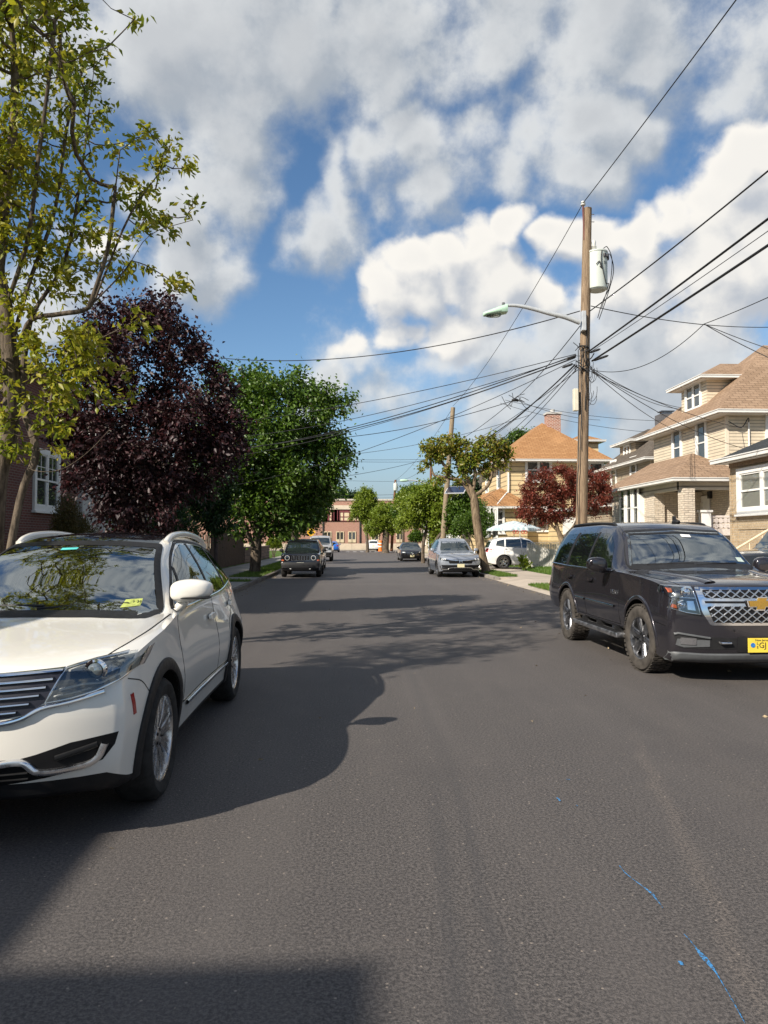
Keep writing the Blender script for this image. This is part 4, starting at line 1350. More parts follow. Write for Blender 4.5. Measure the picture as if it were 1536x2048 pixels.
        mb.build('projector_lamp', [M_CHROME, m_glass_dark('lamp ball', (.10, .12, .13), .16)], h, smooth=40)
        mb = MB()
        ribbon(mb, bv, 'F', [(s * .60, .825), (s * .70, .845), (s * .78, .842), (s * .87, .885), (s * .90, .955)], .012, .010, .03, raise_=.008)
        ribbon(mb, bv, 'F', [(s * .58, .795), (s * .66, .805), (s * .74, .822)], .008, .010, .03, raise_=.006)
        mb.build('running_light', M_WHITEPL, h, smooth=50)
        mb = MB(); patch(mb, bv, 'F', [(s * .795, .885), (s * .85, .905), (s * .87, .945), (s * .80, .94)], .008, .004, .04); mb.build('lamp_reflector', M_ALLOY, h, smooth=50)
        mb = MB(); ribbon(mb, bv, 'F', poly, .012, .012, .04, raise_=.006, closed=True); mb.build('headlight_chrome', M_CHROME, h, smooth=50)
        mb = MB(); patch(mb, bv, 'F', poly, .036, .004, .04); mb.build('lamp_lens', M_LAMP, h, smooth=50)
    mb = MB(); patch(mb, bv, 'F', [(-.865, .578), (-.66, .555), (-.51, .512), (-.44, .497), (0, .49), (.44, .497), (.51, .512), (.66, .555), (.865, .578), (.85, .515), (.80, .445), (.70, .412), (.55, .388), (.3, .362), (0, .36), (-.3, .362), (-.55, .388), (-.70, .412), (-.80, .445), (-.85, .515)], .004, .01, .05)
    lo = mb.build('lower_intake', M_HOLE, root, smooth=50)
    mb = MB(); ribbon(mb, bv, 'F', smooth_line([(-.81, .53), (-.775, .455), (-.70, .428), (-.53, .422), (-.45, .480), (-.28, .470), (0, .466), (.28, .470), (.45, .480), (.53, .422), (.70, .428), (.775, .455), (.81, .53)], 6), .034, .014, .04, raise_=.016)
    mb.build('intake_chrome', m_metal('satin chrome', (.86, .86, .87), .30), lo, smooth=50)
    mb = MB()
    for z in (.395, .425): ribbon(mb, bv, 'F', [(-.48, z), (0, z - .006), (.48, z)], .010, .010, raise_=.008)
    for s in (1, -1): ribbon(mb, bv, 'F', [(s * .60, .485), (s * .78, .53)], .03, .010, raise_=.01)
    mb.build('intake_bar', M_BLACKPL, lo, smooth=50)
    for s in (1, -1):
        mo, mc = mirror_arm(root, bv, sp, s, P_WHITE, 1.70, 1.195, (.15, .095, .082), .165, -.15)
        mb = MB(); mb.add(*blobshape((mc[0] + s * .03, mc[1] - .012, mc[2] - .052), (.118, .088, .010), 3.0, 8, 24)); mb.build('mirror_lower_trim', M_BLACKPL, mo, smooth=50)
        mb = MB()
        ax = 'R' if s > 0 else 'L'
        patch(mb, bv, 'B', round_poly([(s * .45, .93), (s * .86, .95), (s * .86, 1.06), (s * .45, 1.04)], .02), .012, .015, .05); mb.build('tail_light', M_REDL, root, smooth=50)
    # wipers
    for x0, x1 in ((-.52, .05), (.02, .56)):
        mb = MB(); a, b = proj(bv, 'F', x0, 1.145, .018), proj(bv, 'F', x1, 1.16, .018)
        mb.tube([a, (a + b) / 2 + Vector((0, -.01, .006)), b], .009, 6); mb.build('wiper', M_BLACKPL, root)
    add_wheels(root, sp, dict(kind='multi', n=9, mat=M_ALLOY))
    return root
build_white_crossover()

# ------------------------------------------------------------------ the dark full-size SUV, nearest on the right
def build_dark_suv():
    P_DK = m_body('dark plum grey paint', (.031, .029, .036), rough=.20, dirt=.06, metal=.5)
    sp = dict(L=5.18, W=2.04, wheels=(.95, 3.90), wr=.405, arch=.47, rim=.268, tw=.275, inset=.005, clad=3, sharp=36, steer=R(4),
        zt=[(0, 1.06), (.07, 1.10), (.5, 1.165), (1.2, 1.21), (1.45, 1.255), (2.15, 1.725), (2.5, 1.835), (3.2, 1.875), (4.4, 1.865), (4.85, 1.82), (5.0, 1.62), (5.12, 1.2), (5.18, 1.0)],
        zs=[(0, 1.0), (.3, 1.08), (1.2, 1.16), (1.8, 1.18), (4.8, 1.20), (5.18, .95)],
        ws=[(0, .93), (.3, .955), (1, .975), (4.9, .965), (5.18, .92)],
        zm=[(0, .70), (5.18, .74)], wm=[(0, .965), (.3, 1.0), (.95, 1.02), (2.4, 1.005), (4.0, 1.02), (4.7, 1.015), (5.18, .96)],
        zb=[(0, .22), (.3, .22), (.7, .30), (1.3, .43), (4.2, .43), (5.18, .46)], wb=[(0, .95), (.6, .985), (4.6, .985), (5.18, .93)],
        wt=[(0, .84), (1.2, .895), (1.5, .85), (2.15, .715), (2.6, .685), (4.8, .665), (5.05, .76), (5.18, .82)],
        crown=[(0, .03), (1.2, .05), (1.5, .12), (2.15, .055), (2.6, .03), (4.8, .03), (5.18, .03)],
        bowF=.20, bowLF=.8, bowR=.06, rakeF=[(.18, .12), (.36, .02), (.5, .0), (.75, .0), (1.06, .05)], rakeR=[(.3, .05), (.6, 0), (1.2, .1)])
    root = thing('large_suv', 'dark plum grey full size SUV with chrome mesh grille and gold badge parked at right', 'car', (4.52, 8.15, 0), R(.6))
    body, bv = car_shell(sp, [P_DK, M_BLACKPL]); body.parent = root
    wind = round_poly([(-.83, 1.245), (0, 1.285), (.83, 1.245), (.675, 1.70), (0, 1.735), (-.675, 1.70)], .04)
    cut_open(body, 'F', [(u * .95, 1.49 + (v - 1.49) * .88) for u, v in wind])
    GL = m_glass_clear('bluish windscreen glass', (.66, .74, .72), .28)
    mb = MB(); patch(mb, bv, 'F', wind, .005, .006, .08); ws = mb.build('windscreen', GL, root, smooth=50)
    mb = MB(); ribbon(mb, bv, 'F', wind, .07, .0075, .07, closed=True); mb.build('windscreen_border', M_BLACKPL, ws, smooth=50)
    mb = MB(); mb.prism([(1.40, .6), (1.45, 1.17), (1.9, 1.16), (2.1, 1.08), (2.1, .6)], -.80, .80, 'yz'); mb.build('dashboard', M_DASH, root, smooth=30)
    mb = MB(); mb.box(-.8, .8, 2.0, 4.8, .5, .56); mb.build('cabin_floor', M_DASH, root)
    MS = m_plain('grey seat leather', (.14, .145, .14), .55)
    for x in (-.44, .44):
        mb = MB(); seat(mb, x, 2.70, .84); mb.build('front_seat', [MS, M_BLACKPL], root, smooth=50)
    mb = MB(); vs, fs = blobshape((0, 3.75, 1.12), (.66, .10, .40), 4, 10, 20); mb.add(vs, fs); mb.build('rear_seat', MS, root, smooth=50)
    mb = MB(); rot = Matrix.Rotation(R(-28), 3, 'X')
    mb.tube([Vector((.44, 2.22, 1.17)) + rot @ Vector((.19 * math.cos(a), 0, .19 * math.sin(a))) for a in np.linspace(0, 2 * math.pi, 33)], .016, 8); mb.build('steering_wheel', M_BLACKPL, root, smooth=50)
    mb = MB(); vs, fs = blobshape((0, 2.08, 1.63), (.13, .02, .04), 3, 8, 16); mb.add(vs, fs); mb.build('rear_view_mirror', M_BLACKPL, root, smooth=50)
    mb = MB(); patch(mb, bv, 'F', [(.04, 1.645), (.17, 1.64), (.172, 1.675), (.04, 1.682)], .011, .003, .05); mb.build('toll_tag', M_WHITEPL, ws)
    mb = MB(); patch(mb, bv, 'F', [(.66, 1.315), (.755, 1.305), (.735, 1.365), (.655, 1.37)], .011, .003, .05); mb.build('inspection_sticker', m_plain('pale sticker', (.42, .50, .46), .5, 0, .15, 60), ws)
    sides = [[(1.98, 1.205), (2.92, 1.205), (2.92, 1.70), (2.62, 1.705), (2.42, 1.66), (2.2, 1.52)], [(3.02, 1.205), (3.88, 1.21), (3.92, 1.40), (3.86, 1.70), (3.02, 1.705)], [(4.06, 1.215), (5.0, 1.24), (4.90, 1.60), (4.80, 1.69), (4.02, 1.705), (4.06, 1.42)]]
    for ax, s in (('L', -1), ('R', 1)):
        for i, p in enumerate(sides):
            mb = MB(); patch(mb, bv, ax, round_poly(p, .035), .004, .01, .11); mb.build('side_window', M_PRIV, root, smooth=45)
        mb = MB(); ribbon(mb, bv, ax, [(1.88, 1.185), (3.0, 1.182), (4.0, 1.188), (5.02, 1.215)], .022, .010, raise_=.008); mb.build('window_chrome', M_CHROME, root, smooth=50)
        for a, b, w in (((2.97, 1.20), (2.97, 1.72), .05), ((3.97, 1.21), (3.95, 1.72), .08)):
            mb = MB(); ribbon(mb, bv, ax, [a, b], w, .006); mb.build('window_pillar', M_BLACKPL, root, smooth=50)
        mb = MB(); ribbon(mb, bv, ax, [(1.75, .72), (2.9, .725)], .028, .012, raise_=.008); ribbon(mb, bv, ax, [(2.99, .725), (3.40, .73)], .028, .012, raise_=.008); mb.build('door_moulding', M_CHROME, root, smooth=50)
        for y0 in (2.68, 3.66):
            mb = MB(); patch(mb, bv, ax, round_poly([(y0 - .03, 1.005), (y0 + .20, 1.005), (y0 + .20, 1.055), (y0 - .03, 1.05)], .024), .036, .02, .05, bulge=.01); hd = mb.build('door_handle', P_DK, root, smooth=50)
            mb = MB(); patch(mb, bv, ax, round_poly([(y0 - .05, .975), (y0 + .14, .975), (y0 + .14, 1.03), (y0 - .05, 1.03)], .026), .003, .004, .05); mb.build('handle_recess', M_HOLE, hd, smooth=50)
        # name on the front door
        tb = MB(); sg = -1 if s > 0 else 1
        p0 = proj(bv, ax, 1.78, .905, .004)
        text_mesh(tb, 'TAHOE', .085, lambda a, b, d: (p0.x + s * d, p0.y + (a if s > 0 else -a) , p0.z + b), 0, .004); tb.build('door_badge', M_ALLOY, root, fix=False)
        # running board on brackets
        mb = MB(); x0, x1 = s * .90, s * 1.085
        mb.box(min(x0, x1), max(x0, x1), 1.50, 3.36, .335, .395); rb = mb.build('running_board', m_metal('brushed step', (.46, .46, .47), .42), root, bevel=.018)
        for y in (1.75, 2.45, 3.1): MB().box(min(s * .8, s * 1.0), max(s * .8, s * 1.0), y - .03, y + .03, .36, .46).build('board_bracket', M_BLACKPL, rb)
        mb = MB(); mb.box(min(s * .96, s * 1.065), max(s * .96, s * 1.065), 1.62, 3.26, .393, .402)
        mb.build('step_pad', M_BLACKPL, rb)
        for wy in sp['wheels']:
            mb = MB(); ribbon(mb, bv, ax, [(wy + .495 * math.cos(R(a)), sp['wr'] + .495 * math.sin(R(a))) for a in range(-8, 189, 6)], .05, .003, .05, raise_=.010); mb.build('wheel_arch_lip', P_DK, root, smooth=50)
        mirror_arm(root, bv, sp, s, m_body('mirror cap paint', (.035, .032, .036), rough=.12, dirt=.1, metal=.7) if s < 0 else P_DK, 1.98, 1.225, (.135, .075, .105), .20, -.05)
    mb = MB()
    for ax in 'RL':
        for pts in ([(1.60, .50), (1.58, .9), (1.66, 1.12), (1.86, 1.20)], [(2.97, .47), (2.97, 1.19)], [(3.36, .50), (3.52, .88), (3.93, .98), (3.97, 1.19)], [(1.60, .50), (3.36, .50)], [(.12, .62), (.46, .66)]):
            ribbon(mb, bv, ax, smooth_line(pts, 5) if len(pts) > 2 else pts, .010, .0015)
    for s in (1, -1): ribbon(mb, bv, 'T', smooth_line([(s * .78, .16), (s * .87, .6), (s * .90, 1.3), (s * .90, 1.5)], 5), .011, .0015)
    mb.build('panel_seam', M_HOLE, root)
    # raised ridges on the bonnet
    mb = MB()
    for s in (1, -1): ribbon(mb, bv, 'T', smooth_line([(s * .46, .22), (s * .55, .8), (s * .66, 1.3)], 6), .16, -.004, .05, raise_=.022)
    mb.build('bonnet_ridge', P_DK, root, smooth=60)
    mb = MB(); patch(mb, bv, 'B', round_poly([(-.62, 1.25), (.62, 1.25), (.56, 1.66), (-.56, 1.66)], .05), .003, .01, .08); mb.build('rear_window', M_PRIV, root, smooth=45)
    for s in (1, -1):
        mb = MB(); patch(mb, bv, 'B', round_poly([(s * .80, .95), (s * .93, .95), (s * .80, 1.40), (s * .72, 1.40)], .02), .012, .015, .06)
        patch(mb, bv, 'L' if s < 0 else 'R', round_poly([(5.06, .80), (5.14, .80), (5.10, 1.12), (5.0, 1.12)], .02), .006, .012, .05); mb.build('tail_light', M_REDL, root, smooth=50)
        mb = MB(); mb.tube(smooth_line([(s * .66, 2.55, 1.79), (s * .655, 2.75, 1.836), (s * .65, 3.6, 1.856), (s * .645, 4.5, 1.842), (s * .64, 4.65, 1.80)], 6), .022, 10); mb.build('roof_rail', M_BLACKPL, root, smooth=50)
    mb = MB()      # aerial fin and roof visor lamp
    q = proj(bv, 'T', .30, 2.75, 0)
    mb.add(*blobshape((.30, 2.75, q.z + .015), (.045, .10, .03), 2.4, 8, 16)); mb.prism([(2.70, q.z), (2.84, q.z), (2.845, q.z + .105), (2.80, q.z + .105)], .285, .315, 'yz')
    mb.build('roof_aerial', M_BLACKPL, root, smooth=40)
    # ---- face
    mb = MB(); patch(mb, bv, 'F', round_poly([(-.685, 1.075), (.685, 1.075), (.635, .80), (.55, .655), (-.55, .655), (-.635, .80)], .03), .006, .02, .06)
    gr = mb.build('grille_frame', M_CHROME, root, smooth=50)
    def mesh_panel(x0t, x0b, z0, z1, nm):
        poly = round_poly([(-x0t, z1), (x0t, z1), (x0b, z0), (-x0b, z0)], .03)
        mb = MB(); patch(mb, bv, 'F', poly, .010, .008, .06); pn = mb.build('grille_opening', M_HOLE, gr, smooth=50)
        mb = MB(); pw, ph = .105, .082
        def clip(a, b):
            # keep the part of a bar that lies within the opening
            out = []
            for k in range(25):
                t = k / 24; u, v = a[0] + (b[0] - a[0]) * t, a[1] + (b[1] - a[1]) * t
                lim = x0b + (x0t - x0b) * (v - z0) / (z1 - z0)
                if z0 <= v <= z1 and abs(u) <= lim: out.append((u, v))
            return out
        H = z1 - z0
        for i in range(-18, 19):
            for sg in (1, -1):
                u0 = i * pw
                seg = clip((u0, z0), (u0 + sg * H * pw / ph, z1))
                if len(seg) > 2: ribbon(mb, bv, 'F', [seg[0], seg[len(seg) // 2], seg[-1]], .017, .012, .06, raise_=.010)
        mb.build('grille_mesh', M_ALLOY, pn, smooth=50)
    mesh_panel(.615, .595, .955, 1.045, 'u')
    mesh_panel(.585, .52, .685, .865, 'l')
    mb = MB(); patch(mb, bv, 'F', [(-.60, .922), (.60, .922), (.595, .898), (-.595, .898)], .010, .008, .08); mb.build('grille_slot', M_HOLE, gr, smooth=50)
    # gold cross-shaped badge in a bright rim
    K_ = .78
    bt = [(-.165, -.052), (-.06, -.052), (-.072, -.092), (.048, -.092), (.060, -.052), (.165, -.052), (.185, .030), (.072, .030), (.085, .070), (-.045, .070), (-.058, .030), (-.185, .030)]
    bt = [(u * K_, v * K_) for u, v in bt]
    mb = MB(); bz = .905; q = proj(bv, 'F', 0, bz, .0)
    mb.prism([(u * 1.14, bz + .011 + v * 1.22 - .011) for u, v in bt], q.y - .034, q.y + .01, 'xz'); bd = mb.build('badge_rim', M_CHROME, gr, bevel=.004)
    mb = MB(); mb.prism([(u, bz + v) for u, v in bt], q.y - .042, q.y - .03, 'xz'); mb.build('gold_badge', M_GOLD, bd, bevel=.003)
    for s in (1, -1):
        poly = [(s * x, z) for x, z in ((.955, 1.085), (.715, 1.075), (.66, .775), (.80, .795), (.955, .84), (.925, .92), (.965, 1.0))]
        mb = MB(); patch(mb, bv, 'F', poly, .003, .006, .05); h = mb.build('headlight', M_LAMPDK, root, smooth=50)
        mb = MB()
        for u, v, r in ((.775, 1.015, .055), (.83, .875, .045)):
            c = proj(bv, 'F', s * u, v, .010)
            mb.lathe([(r + .018, .0), (r + .014, -.014), (r, -.016), (r * .9, -.004), (r * .6, -.018), (0, -.024)], c, 24, 'y')
        patch(mb, bv, 'F', [(s * .70, .815), (s * .78, .825), (s * .78, .92), (s * .715, .92)], .010, .004, .04)
        mb.build('lamp_reflector', M_CHROME, h, smooth=40)
        mb = MB(); ribbon(mb, bv, 'F', [(s * .70, .952), (s * .925, .962)], .016, .012, raise_=.01); ribbon(mb, bv, 'F', poly, .014, .012, .05, raise_=.006, closed=True); mb.build('headlight_chrome', M_CHROME, h, smooth=50)
        mb = MB(); patch(mb, bv, 'F', [(s * .905, 1.055), (s * .945, 1.06), (s * .94, 1.01), (s * .912, 1.01)], .014, .004, .04); patch(mb, bv, 'F', [(s * .885, .835), (s * .94, .85), (s * .925, .885), (s * .89, .875)], .014, .004, .04); mb.build('indicator', M_AMBER, h, smooth=50)
        mb = MB(); patch(mb, bv, 'F', poly, .034, .004, .05); mb.build('lamp_lens', M_LAMP, h, smooth=50)
        # fog lamp recess in the bumper
        fg = [(s * x, z) for x, z in ((.93, .555), (.88, .565), (.55, .525), (.27, .515), (.27, .395), (.60, .385), (.86, .40))]
        mb = MB(); patch(mb, bv, 'F', fg, .004, .012, .06); f = mb.build('fog_recess', M_BLACKPL, root, smooth=50)
        mb = MB(); ribbon(mb, bv, 'F', [(s * .92, .55), (s * .88, .562), (s * .56, .515)], .024, .012, raise_=.012); patch(mb, bv, 'F', [(s * .90, .43), (s * .885, .50), (s * .56, .49), (s * .56, .42), (s * .82, .405)], .010, .008, .06); mb.build('fog_surround', M_GREYPL, f, smooth=50)
        mb = MB(); patch(mb, bv, 'F', round_poly([(s * .86, .44), (s * .86, .515), (s * .70, .51), (s * .70, .435)], .012), .018, .012, .05); mb.build('fog_lamp', M_CHROME, f, smooth=50)
        c = proj(bv, 'F', s * .40, .465, .0); mb = MB(); mb.tube([(s * .34, c.y + .02, .465), (s * .35, c.y - .04, .465), (s * .45, c.y - .04, .465), (s * .46, c.y + .02, .465)], .013, 8); mb.build('tow_hook', M_CHROME, f, smooth=50)
    mb = MB(); ribbon(mb, bv, 'F', [(-.96, .30), (-.6, .285), (0, .29), (.6, .285), (.96, .30)], .11, .006, .06, raise_=.03); mb.build('bumper_lip', M_GREYPL, root, smooth=50)
    mb = MB(); patch(mb, bv, 'F', [(-.26, .36), (.26, .36), (.26, .53), (-.26, .53)], .008, .02, .1); pb = mb.build('plate_mount', M_BLACKPL, root, smooth=50)
    q = proj(bv, 'F', 0, .44, .02)
    pl = plate(root, (0, q.y, .44), .315, .158, -1, M_PLATEY, [('New Jersey', .034, 0, .056), ('L', .040, -.052, .020), ('E', .040, -.052, -.022), ('GJ', .088, .005, -.002)])
    mb = MB(); mb.lathe([(.026, 0), (.026, -.004), (0, -.004)], (-.105, q.y - .006, .442), 20, 'y'); mb.build('plate_roundel', m_plain('blue roundel', (.03, .16, .45), .4, 0, .5, 40), pl)
    mb = MB()
    for u in (-.30, .30):
        c = proj(bv, 'F', u, .60, .0); mb.lathe([(.012, .01), (.012, -.004), (0, -.006)], c, 12, 'y')
    mb.build('parking_sensor', M_BLACKPL, root)
    for x0, x1 in ((-.62, -.02), (.0, .60)):
        mb = MB(); a, b = proj(bv, 'F', x0, 1.275, .02), proj(bv, 'F', x1, 1.295, .02); mb.tube([a, (a + b) / 2 + Vector((0, -.012, .008)), b], .010, 6); mb.build('wiper', M_BLACKPL, root)
    add_wheels(root, sp, dict(kind='wide', n=6, mat=M_ALLOYDK, tyre=M_RUBBER_D, blocks=True))
    return root
build_dark_suv()
# ------------------------------------------------------------------ the other parked cars
BOXY = dict(L=4.4, W=1.76, wheels=(.84, 3.47), wr=.345, arch=.41, rim=.22, tw=.22, archclad=True,
    zt=[(0, 1.00), (.06, 1.03), (.5, 1.06), (1.1, 1.09), (1.38, 1.12), (1.85, 1.58), (2.1, 1.63), (3.8, 1.66), (4.15, 1.62), (4.32, 1.2), (4.4, 1.0)],
    zs=[(0, .94), (.3, .99), (1.3, 1.03), (4.2, 1.06), (4.4, .95)], ws=[(0, .80), (.3, .83), (4.2, .82), (4.4, .80)],
    zm=[(0, .66), (4.4, .66)], wm=[(0, .83), (.3, .86), (4.1, .87), (4.4, .83)],
    zb=[(0, .32), (.3, .28), (1.2, .27), (4.4, .36)], wb=[(0, .80), (.5, .83), (4.4, .81)],
    wt=[(0, .72), (1.2, .76), (1.45, .74), (1.9, .645), (2.3, .63), (4.1, .61), (4.3, .70), (4.4, .70)],
    crown=[(0, .02), (1.2, .03), (1.5, .06), (1.9, .035), (4.1, .03), (4.4, .02)], bowF=.07, bowR=.05,
    rakeF=[(.2, .06), (.45, 0), (.62, .0), (.66, .04), (1.0, .06)], rakeR=[(.3, .04), (.6, 0), (1.0, .06)],
    wind=[(-.69, 1.115), (.69, 1.115), (.605, 1.555), (-.605, 1.555)],
    side=[[(1.62, 1.08), (2.45, 1.085), (2.45, 1.54), (1.98, 1.53)], [(2.53, 1.085), (3.30, 1.09), (3.30, 1.545), (2.53, 1.54)], [(3.4, 1.09), (4.08, 1.10), (4.02, 1.53), (3.4, 1.545)]],
    rear=[(-.62, 1.12), (.62, 1.12), (.58, 1.52), (-.58, 1.52)], grille=None, lamp=None, intake=None,
    tail=[(.66, .80), (.80, .80), (.80, 1.02), (.66, 1.02)], seam_y=(1.45, 2.49, 3.3), sill=.45)
SEDAN = dict(L=4.7, W=1.82, wheels=(.86, 3.70), wr=.325, arch=.37, rim=.225, tw=.22,
    zt=[(0, .74), (.1, .80), (.5, .90), (1.2, .97), (1.45, 1.02), (2.2, 1.39), (2.6, 1.445), (3.1, 1.43), (3.6, 1.31), (4.05, 1.10), (4.6, 1.05), (4.7, .95)],
    zs=[(0, .68), (.3, .80), (1.2, .90), (1.8, .93), (4.0, .97), (4.7, .88)], ws=[(0, .78), (.4, .82), (1.2, .86), (3.8, .85), (4.7, .76)],
    zm=[(0, .52), (4.7, .56)], wm=[(0, .82), (.4, .88), (.9, .905), (3.7, .905), (4.7, .80)],
    zb=[(0, .22), (.3, .18), (1, .17), (4.2, .2), (4.7, .3)], wb=[(0, .80), (.6, .86), (4.0, .86), (4.7, .78)],
    wt=[(0, .64), (1.1, .76), (1.5, .73), (2.2, .57), (2.7, .54), (3.2, .53), (3.6, .56), (4.0, .66), (4.6, .70), (4.7, .68)],
    crown=[(0, .03), (1.1, .05), (1.5, .13), (2.2, .05), (2.7, .035), (3.6, .08), (4.1, .05), (4.7, .02)], bowF=.26, bowR=.16,
    rakeF=[(.2, .05), (.45, 0), (.65, .03), (.8, .10)], rakeR=[(.3, .06), (.6, 0), (1.0, .04)],
    wind=[(-.66, 1.00), (.66, 1.00), (.52, 1.375), (-.52, 1.375)],
    side=[[(1.78, .97), (2.62, .985), (2.62, 1.36), (2.42, 1.345), (2.15, 1.22)], [(2.68, .985), (3.5, 1.0), (3.62, 1.08), (3.3, 1.30), (2.68, 1.355)]],
    rear=[(-.55, 1.08), (.55, 1.08), (.47, 1.36), (-.47, 1.36)],
    grille=[(-.38, .48), (.38, .48), (.44, .68), (-.44, .68)], lamp=[(.46, .60), (.76, .64), (.76, .74), (.50, .70)],
    intake=[(-.66, .26), (.66, .26), (.72, .42), (-.72, .42)], tail=[(.50, .78), (.76, .80), (.76, .92), (.52, .92)], seam_y=(1.55, 2.65, 3.55), sill=.36)

# black boxy SUV with round lamps and seven slots
def face_boxy(root, bv, sp, body):
    mb = MB(); patch(mb, bv, 'F', round_poly([(-.72, .70), (.72, .70), (.72, .96), (-.72, .96)], .04), .010, .02, .08); fp = mb.build('front_panel', body.data.materials[0], root, smooth=40)
    for k in range(7):
        x = -.33 + .11 * k
        mb = MB(); patch(mb, bv, 'F', round_poly([(x - .036, .735), (x + .036, .735), (x + .036, .93), (x - .036, .93)], .015), .014, .01, .1); mb.build('grille_slot', M_HOLE, fp, smooth=40)
        mb = MB(); ribbon(mb, bv, 'F', round_poly([(x - .042, .73), (x + .042, .73), (x + .042, .935), (x - .042, .935)], .015), .010, .018, .1, closed=True); mb.build('slot_frame', M_ALLOYDK, fp)
    for s in (1, -1):
        c = proj(bv, 'F', s * .555, .845, .012)
        mb = MB(); mb.lathe([(.10, .0), (.10, -.016), (.088, -.018), (.07, .0), (.02, .006)], c, 24, 'y'); h = mb.build('headlight', M_WHITEPL, root, smooth=40)
        mb = MB(); mb.lathe([(.09, -.016), (.06, -.028), (0, -.032)], c, 24, 'y'); mb.build('lamp_lens', M_LAMP, h, smooth=40)
        c = proj(bv, 'F', s * .40, .43, .03); mb = MB(); mb.lathe([(.06, .02), (.06, -.012), (0, -.016)], c, 18, 'y'); mb.build('fog_lamp', M_WHITEPL, root, smooth=40)
        mb = MB(); patch(mb, bv, 'F', [(s * .70, .71), (s * .80, .72), (s * .80, .775), (s * .70, .77)], .02, .02, .06); mb.build('indicator', M_AMBER, root)
    mb = MB(); patch(mb, bv, 'F', round_poly([(-.80, .42), (.80, .42), (.82, .66), (-.82, .66)], .05), .05, .06, .1); mb.build('bumper', M_BLACKPL, root, smooth=40)
    mb = MB(); patch(mb, bv, 'F', round_poly([(-.55, .34), (.55, .34), (.55, .44), (-.55, .44)], .02), .055, .05, .1); mb.build('lower_intake', M_HOLE, root, smooth=40)
P_BLK = m_body('black paint', (.008, .008, .010), rough=.16, dirt=.04)
basic_car('boxy_suv', 'black boxy SUV with seven upright grille slots and round lamps under the big green tree', dict(BOXY, plate_z=.575), P_BLK, (-2.18, 31.9, 0), 0,
    wheel=dict(n=5, mat=M_ALLOYDK), plate_mat=m_plain('pale plate', (.62, .60, .50), .5), extra=face_boxy, mirrors=M_BLACKPL)
basic_car('hatchback', 'small white hatchback mostly hidden behind the black boxy SUV', scaled(CROSS, 4.1, 1.74, 1.52, plate_z=.48), m_body('white paint', (.70, .70, .69), rough=.3), (-2.33, 39.6, 0), 0)
def face_truck(root, bv, sp, body):
    mb = MB(); patch(mb, bv, 'F', round_poly([(-.62, .78), (.62, .78), (.66, 1.10), (-.66, 1.10)], .05), .008, .02, .08); g = mb.build('grille', M_HOLE, root, smooth=40)
    mb = MB()
    for z in (.86, .94, 1.02): ribbon(mb, bv, 'F', [(-.60, z), (.60, z)], .03, .014, raise_=.01)
    mb.build('grille_bar', M_ALLOYDK, g)
    for s in (1, -1):
        mb = MB(); patch(mb, bv, 'F', round_poly([(s * .68, .86), (s * .90, .90), (s * .90, 1.06), (s * .68, 1.04)], .02), .008, .01, .08); h = mb.build('headlight', M_LAMPIN, root, smooth=40)
        mb = MB(); patch(mb, bv, 'F', round_poly([(s * .68, .86), (s * .90, .90), (s * .90, 1.06), (s * .68, 1.04)], .02), .02, .004, .08); mb.build('lamp_lens', M_LAMP, h, smooth=40)
    mb = MB(); patch(mb, bv, 'F', round_poly([(-.90, .45), (.90, .45), (.92, .70), (-.92, .70)], .05), .03, .04, .1); mb.build('bumper', M_BLACKPL, root, smooth=40)
basic_car('tall_suv', 'tall silver SUV with dark bumper parked behind the white hatchback on the left', scaled(BOXY, 4.9, 1.96, 1.96, wr=.40, arch=.47, plate_z=.60), m_body('silver paint', (.52, .52, .52), metal=.4, rough=.3), (-2.42, 55.5, 0), 0, extra=face_truck, mirrors=M_BLACKPL)

# silver crossover under the pollarded tree
def face_silver(root, bv, sp, body):
    mb = MB(); ribbon(mb, bv, 'F', [(-.84, .795), (-.52, .77), (-.30, .735), (.30, .735), (.52, .77), (.84, .795)], .05, .012, raise_=.012); mb.build('grille_chrome', M_CHROME, root, smooth=50)
    q = proj(bv, 'F', 0, .70, .02)
    mb = MB()
    for a, b in (((-.055, .645), (-.05, .755)), ((.055, .645), (.05, .755)), ((-.05, .70), (.05, .70))): ribbon(mb, bv, 'F', [a, b], .024, .02, raise_=.008)
    mb.build('front_badge', M_CHROME, root)
    mb = MB(); ribbon(mb, bv, 'F', smooth_line([(-.86, .50), (-.78, .36), (-.55, .35), (-.42, .42), (0, .425), (.42, .42), (.55, .35), (.78, .36), (.86, .50)], 4), .045, .015, raise_=.014); mb.build('bumper_trim', M_ALLOY, root, smooth=50)
    for s in (1, -1):
        mb = MB(); ribbon(mb, bv, 'F', [(s * .60, .40), (s * .76, .42)], .02, .02, raise_=.01); mb.build('fog_lamp', M_CHROME, root)
P_SIL = m_body('silver blue paint', (.36, .39, .44), metal=.55, rough=.26)
basic_car('compact_suv', 'silver blue compact SUV parked beneath the pollarded tree on the right', scaled(CROSS, 4.6, 1.86, 1.69, grille=[(-.48, .60), (.48, .60), (.54, .76), (-.54, .76)], lamp=[(.52, .70), (.86, .76), (.86, .85), (.56, .80)],
    intake=[(-.82, .32), (.82, .32), (.86, .54), (-.86, .54)], archclad=True, plate_z=.51), P_SIL, (4.62, 31.7, 0), R(1.5), wheel=dict(n=5, kind='split', mat=M_ALLOYDK), extra=face_silver, chrome_grille=M_BLACKPL)
# white crossover backed out across the pavement
basic_car('small_suv', 'small white SUV side on in the driveway beside the slatted fence', scaled(CROSS, 4.3, 1.78, 1.62, archclad=True, tail_side=[(3.93, .98), (4.22, .93), (4.22, 1.05), (3.98, 1.06)]), m_body('bright white paint', (.76, .76, .74), rough=.28), (11.05, 38.75, .13), R(90), wheel=dict(n=5, kind='split'), rear_plate=True)
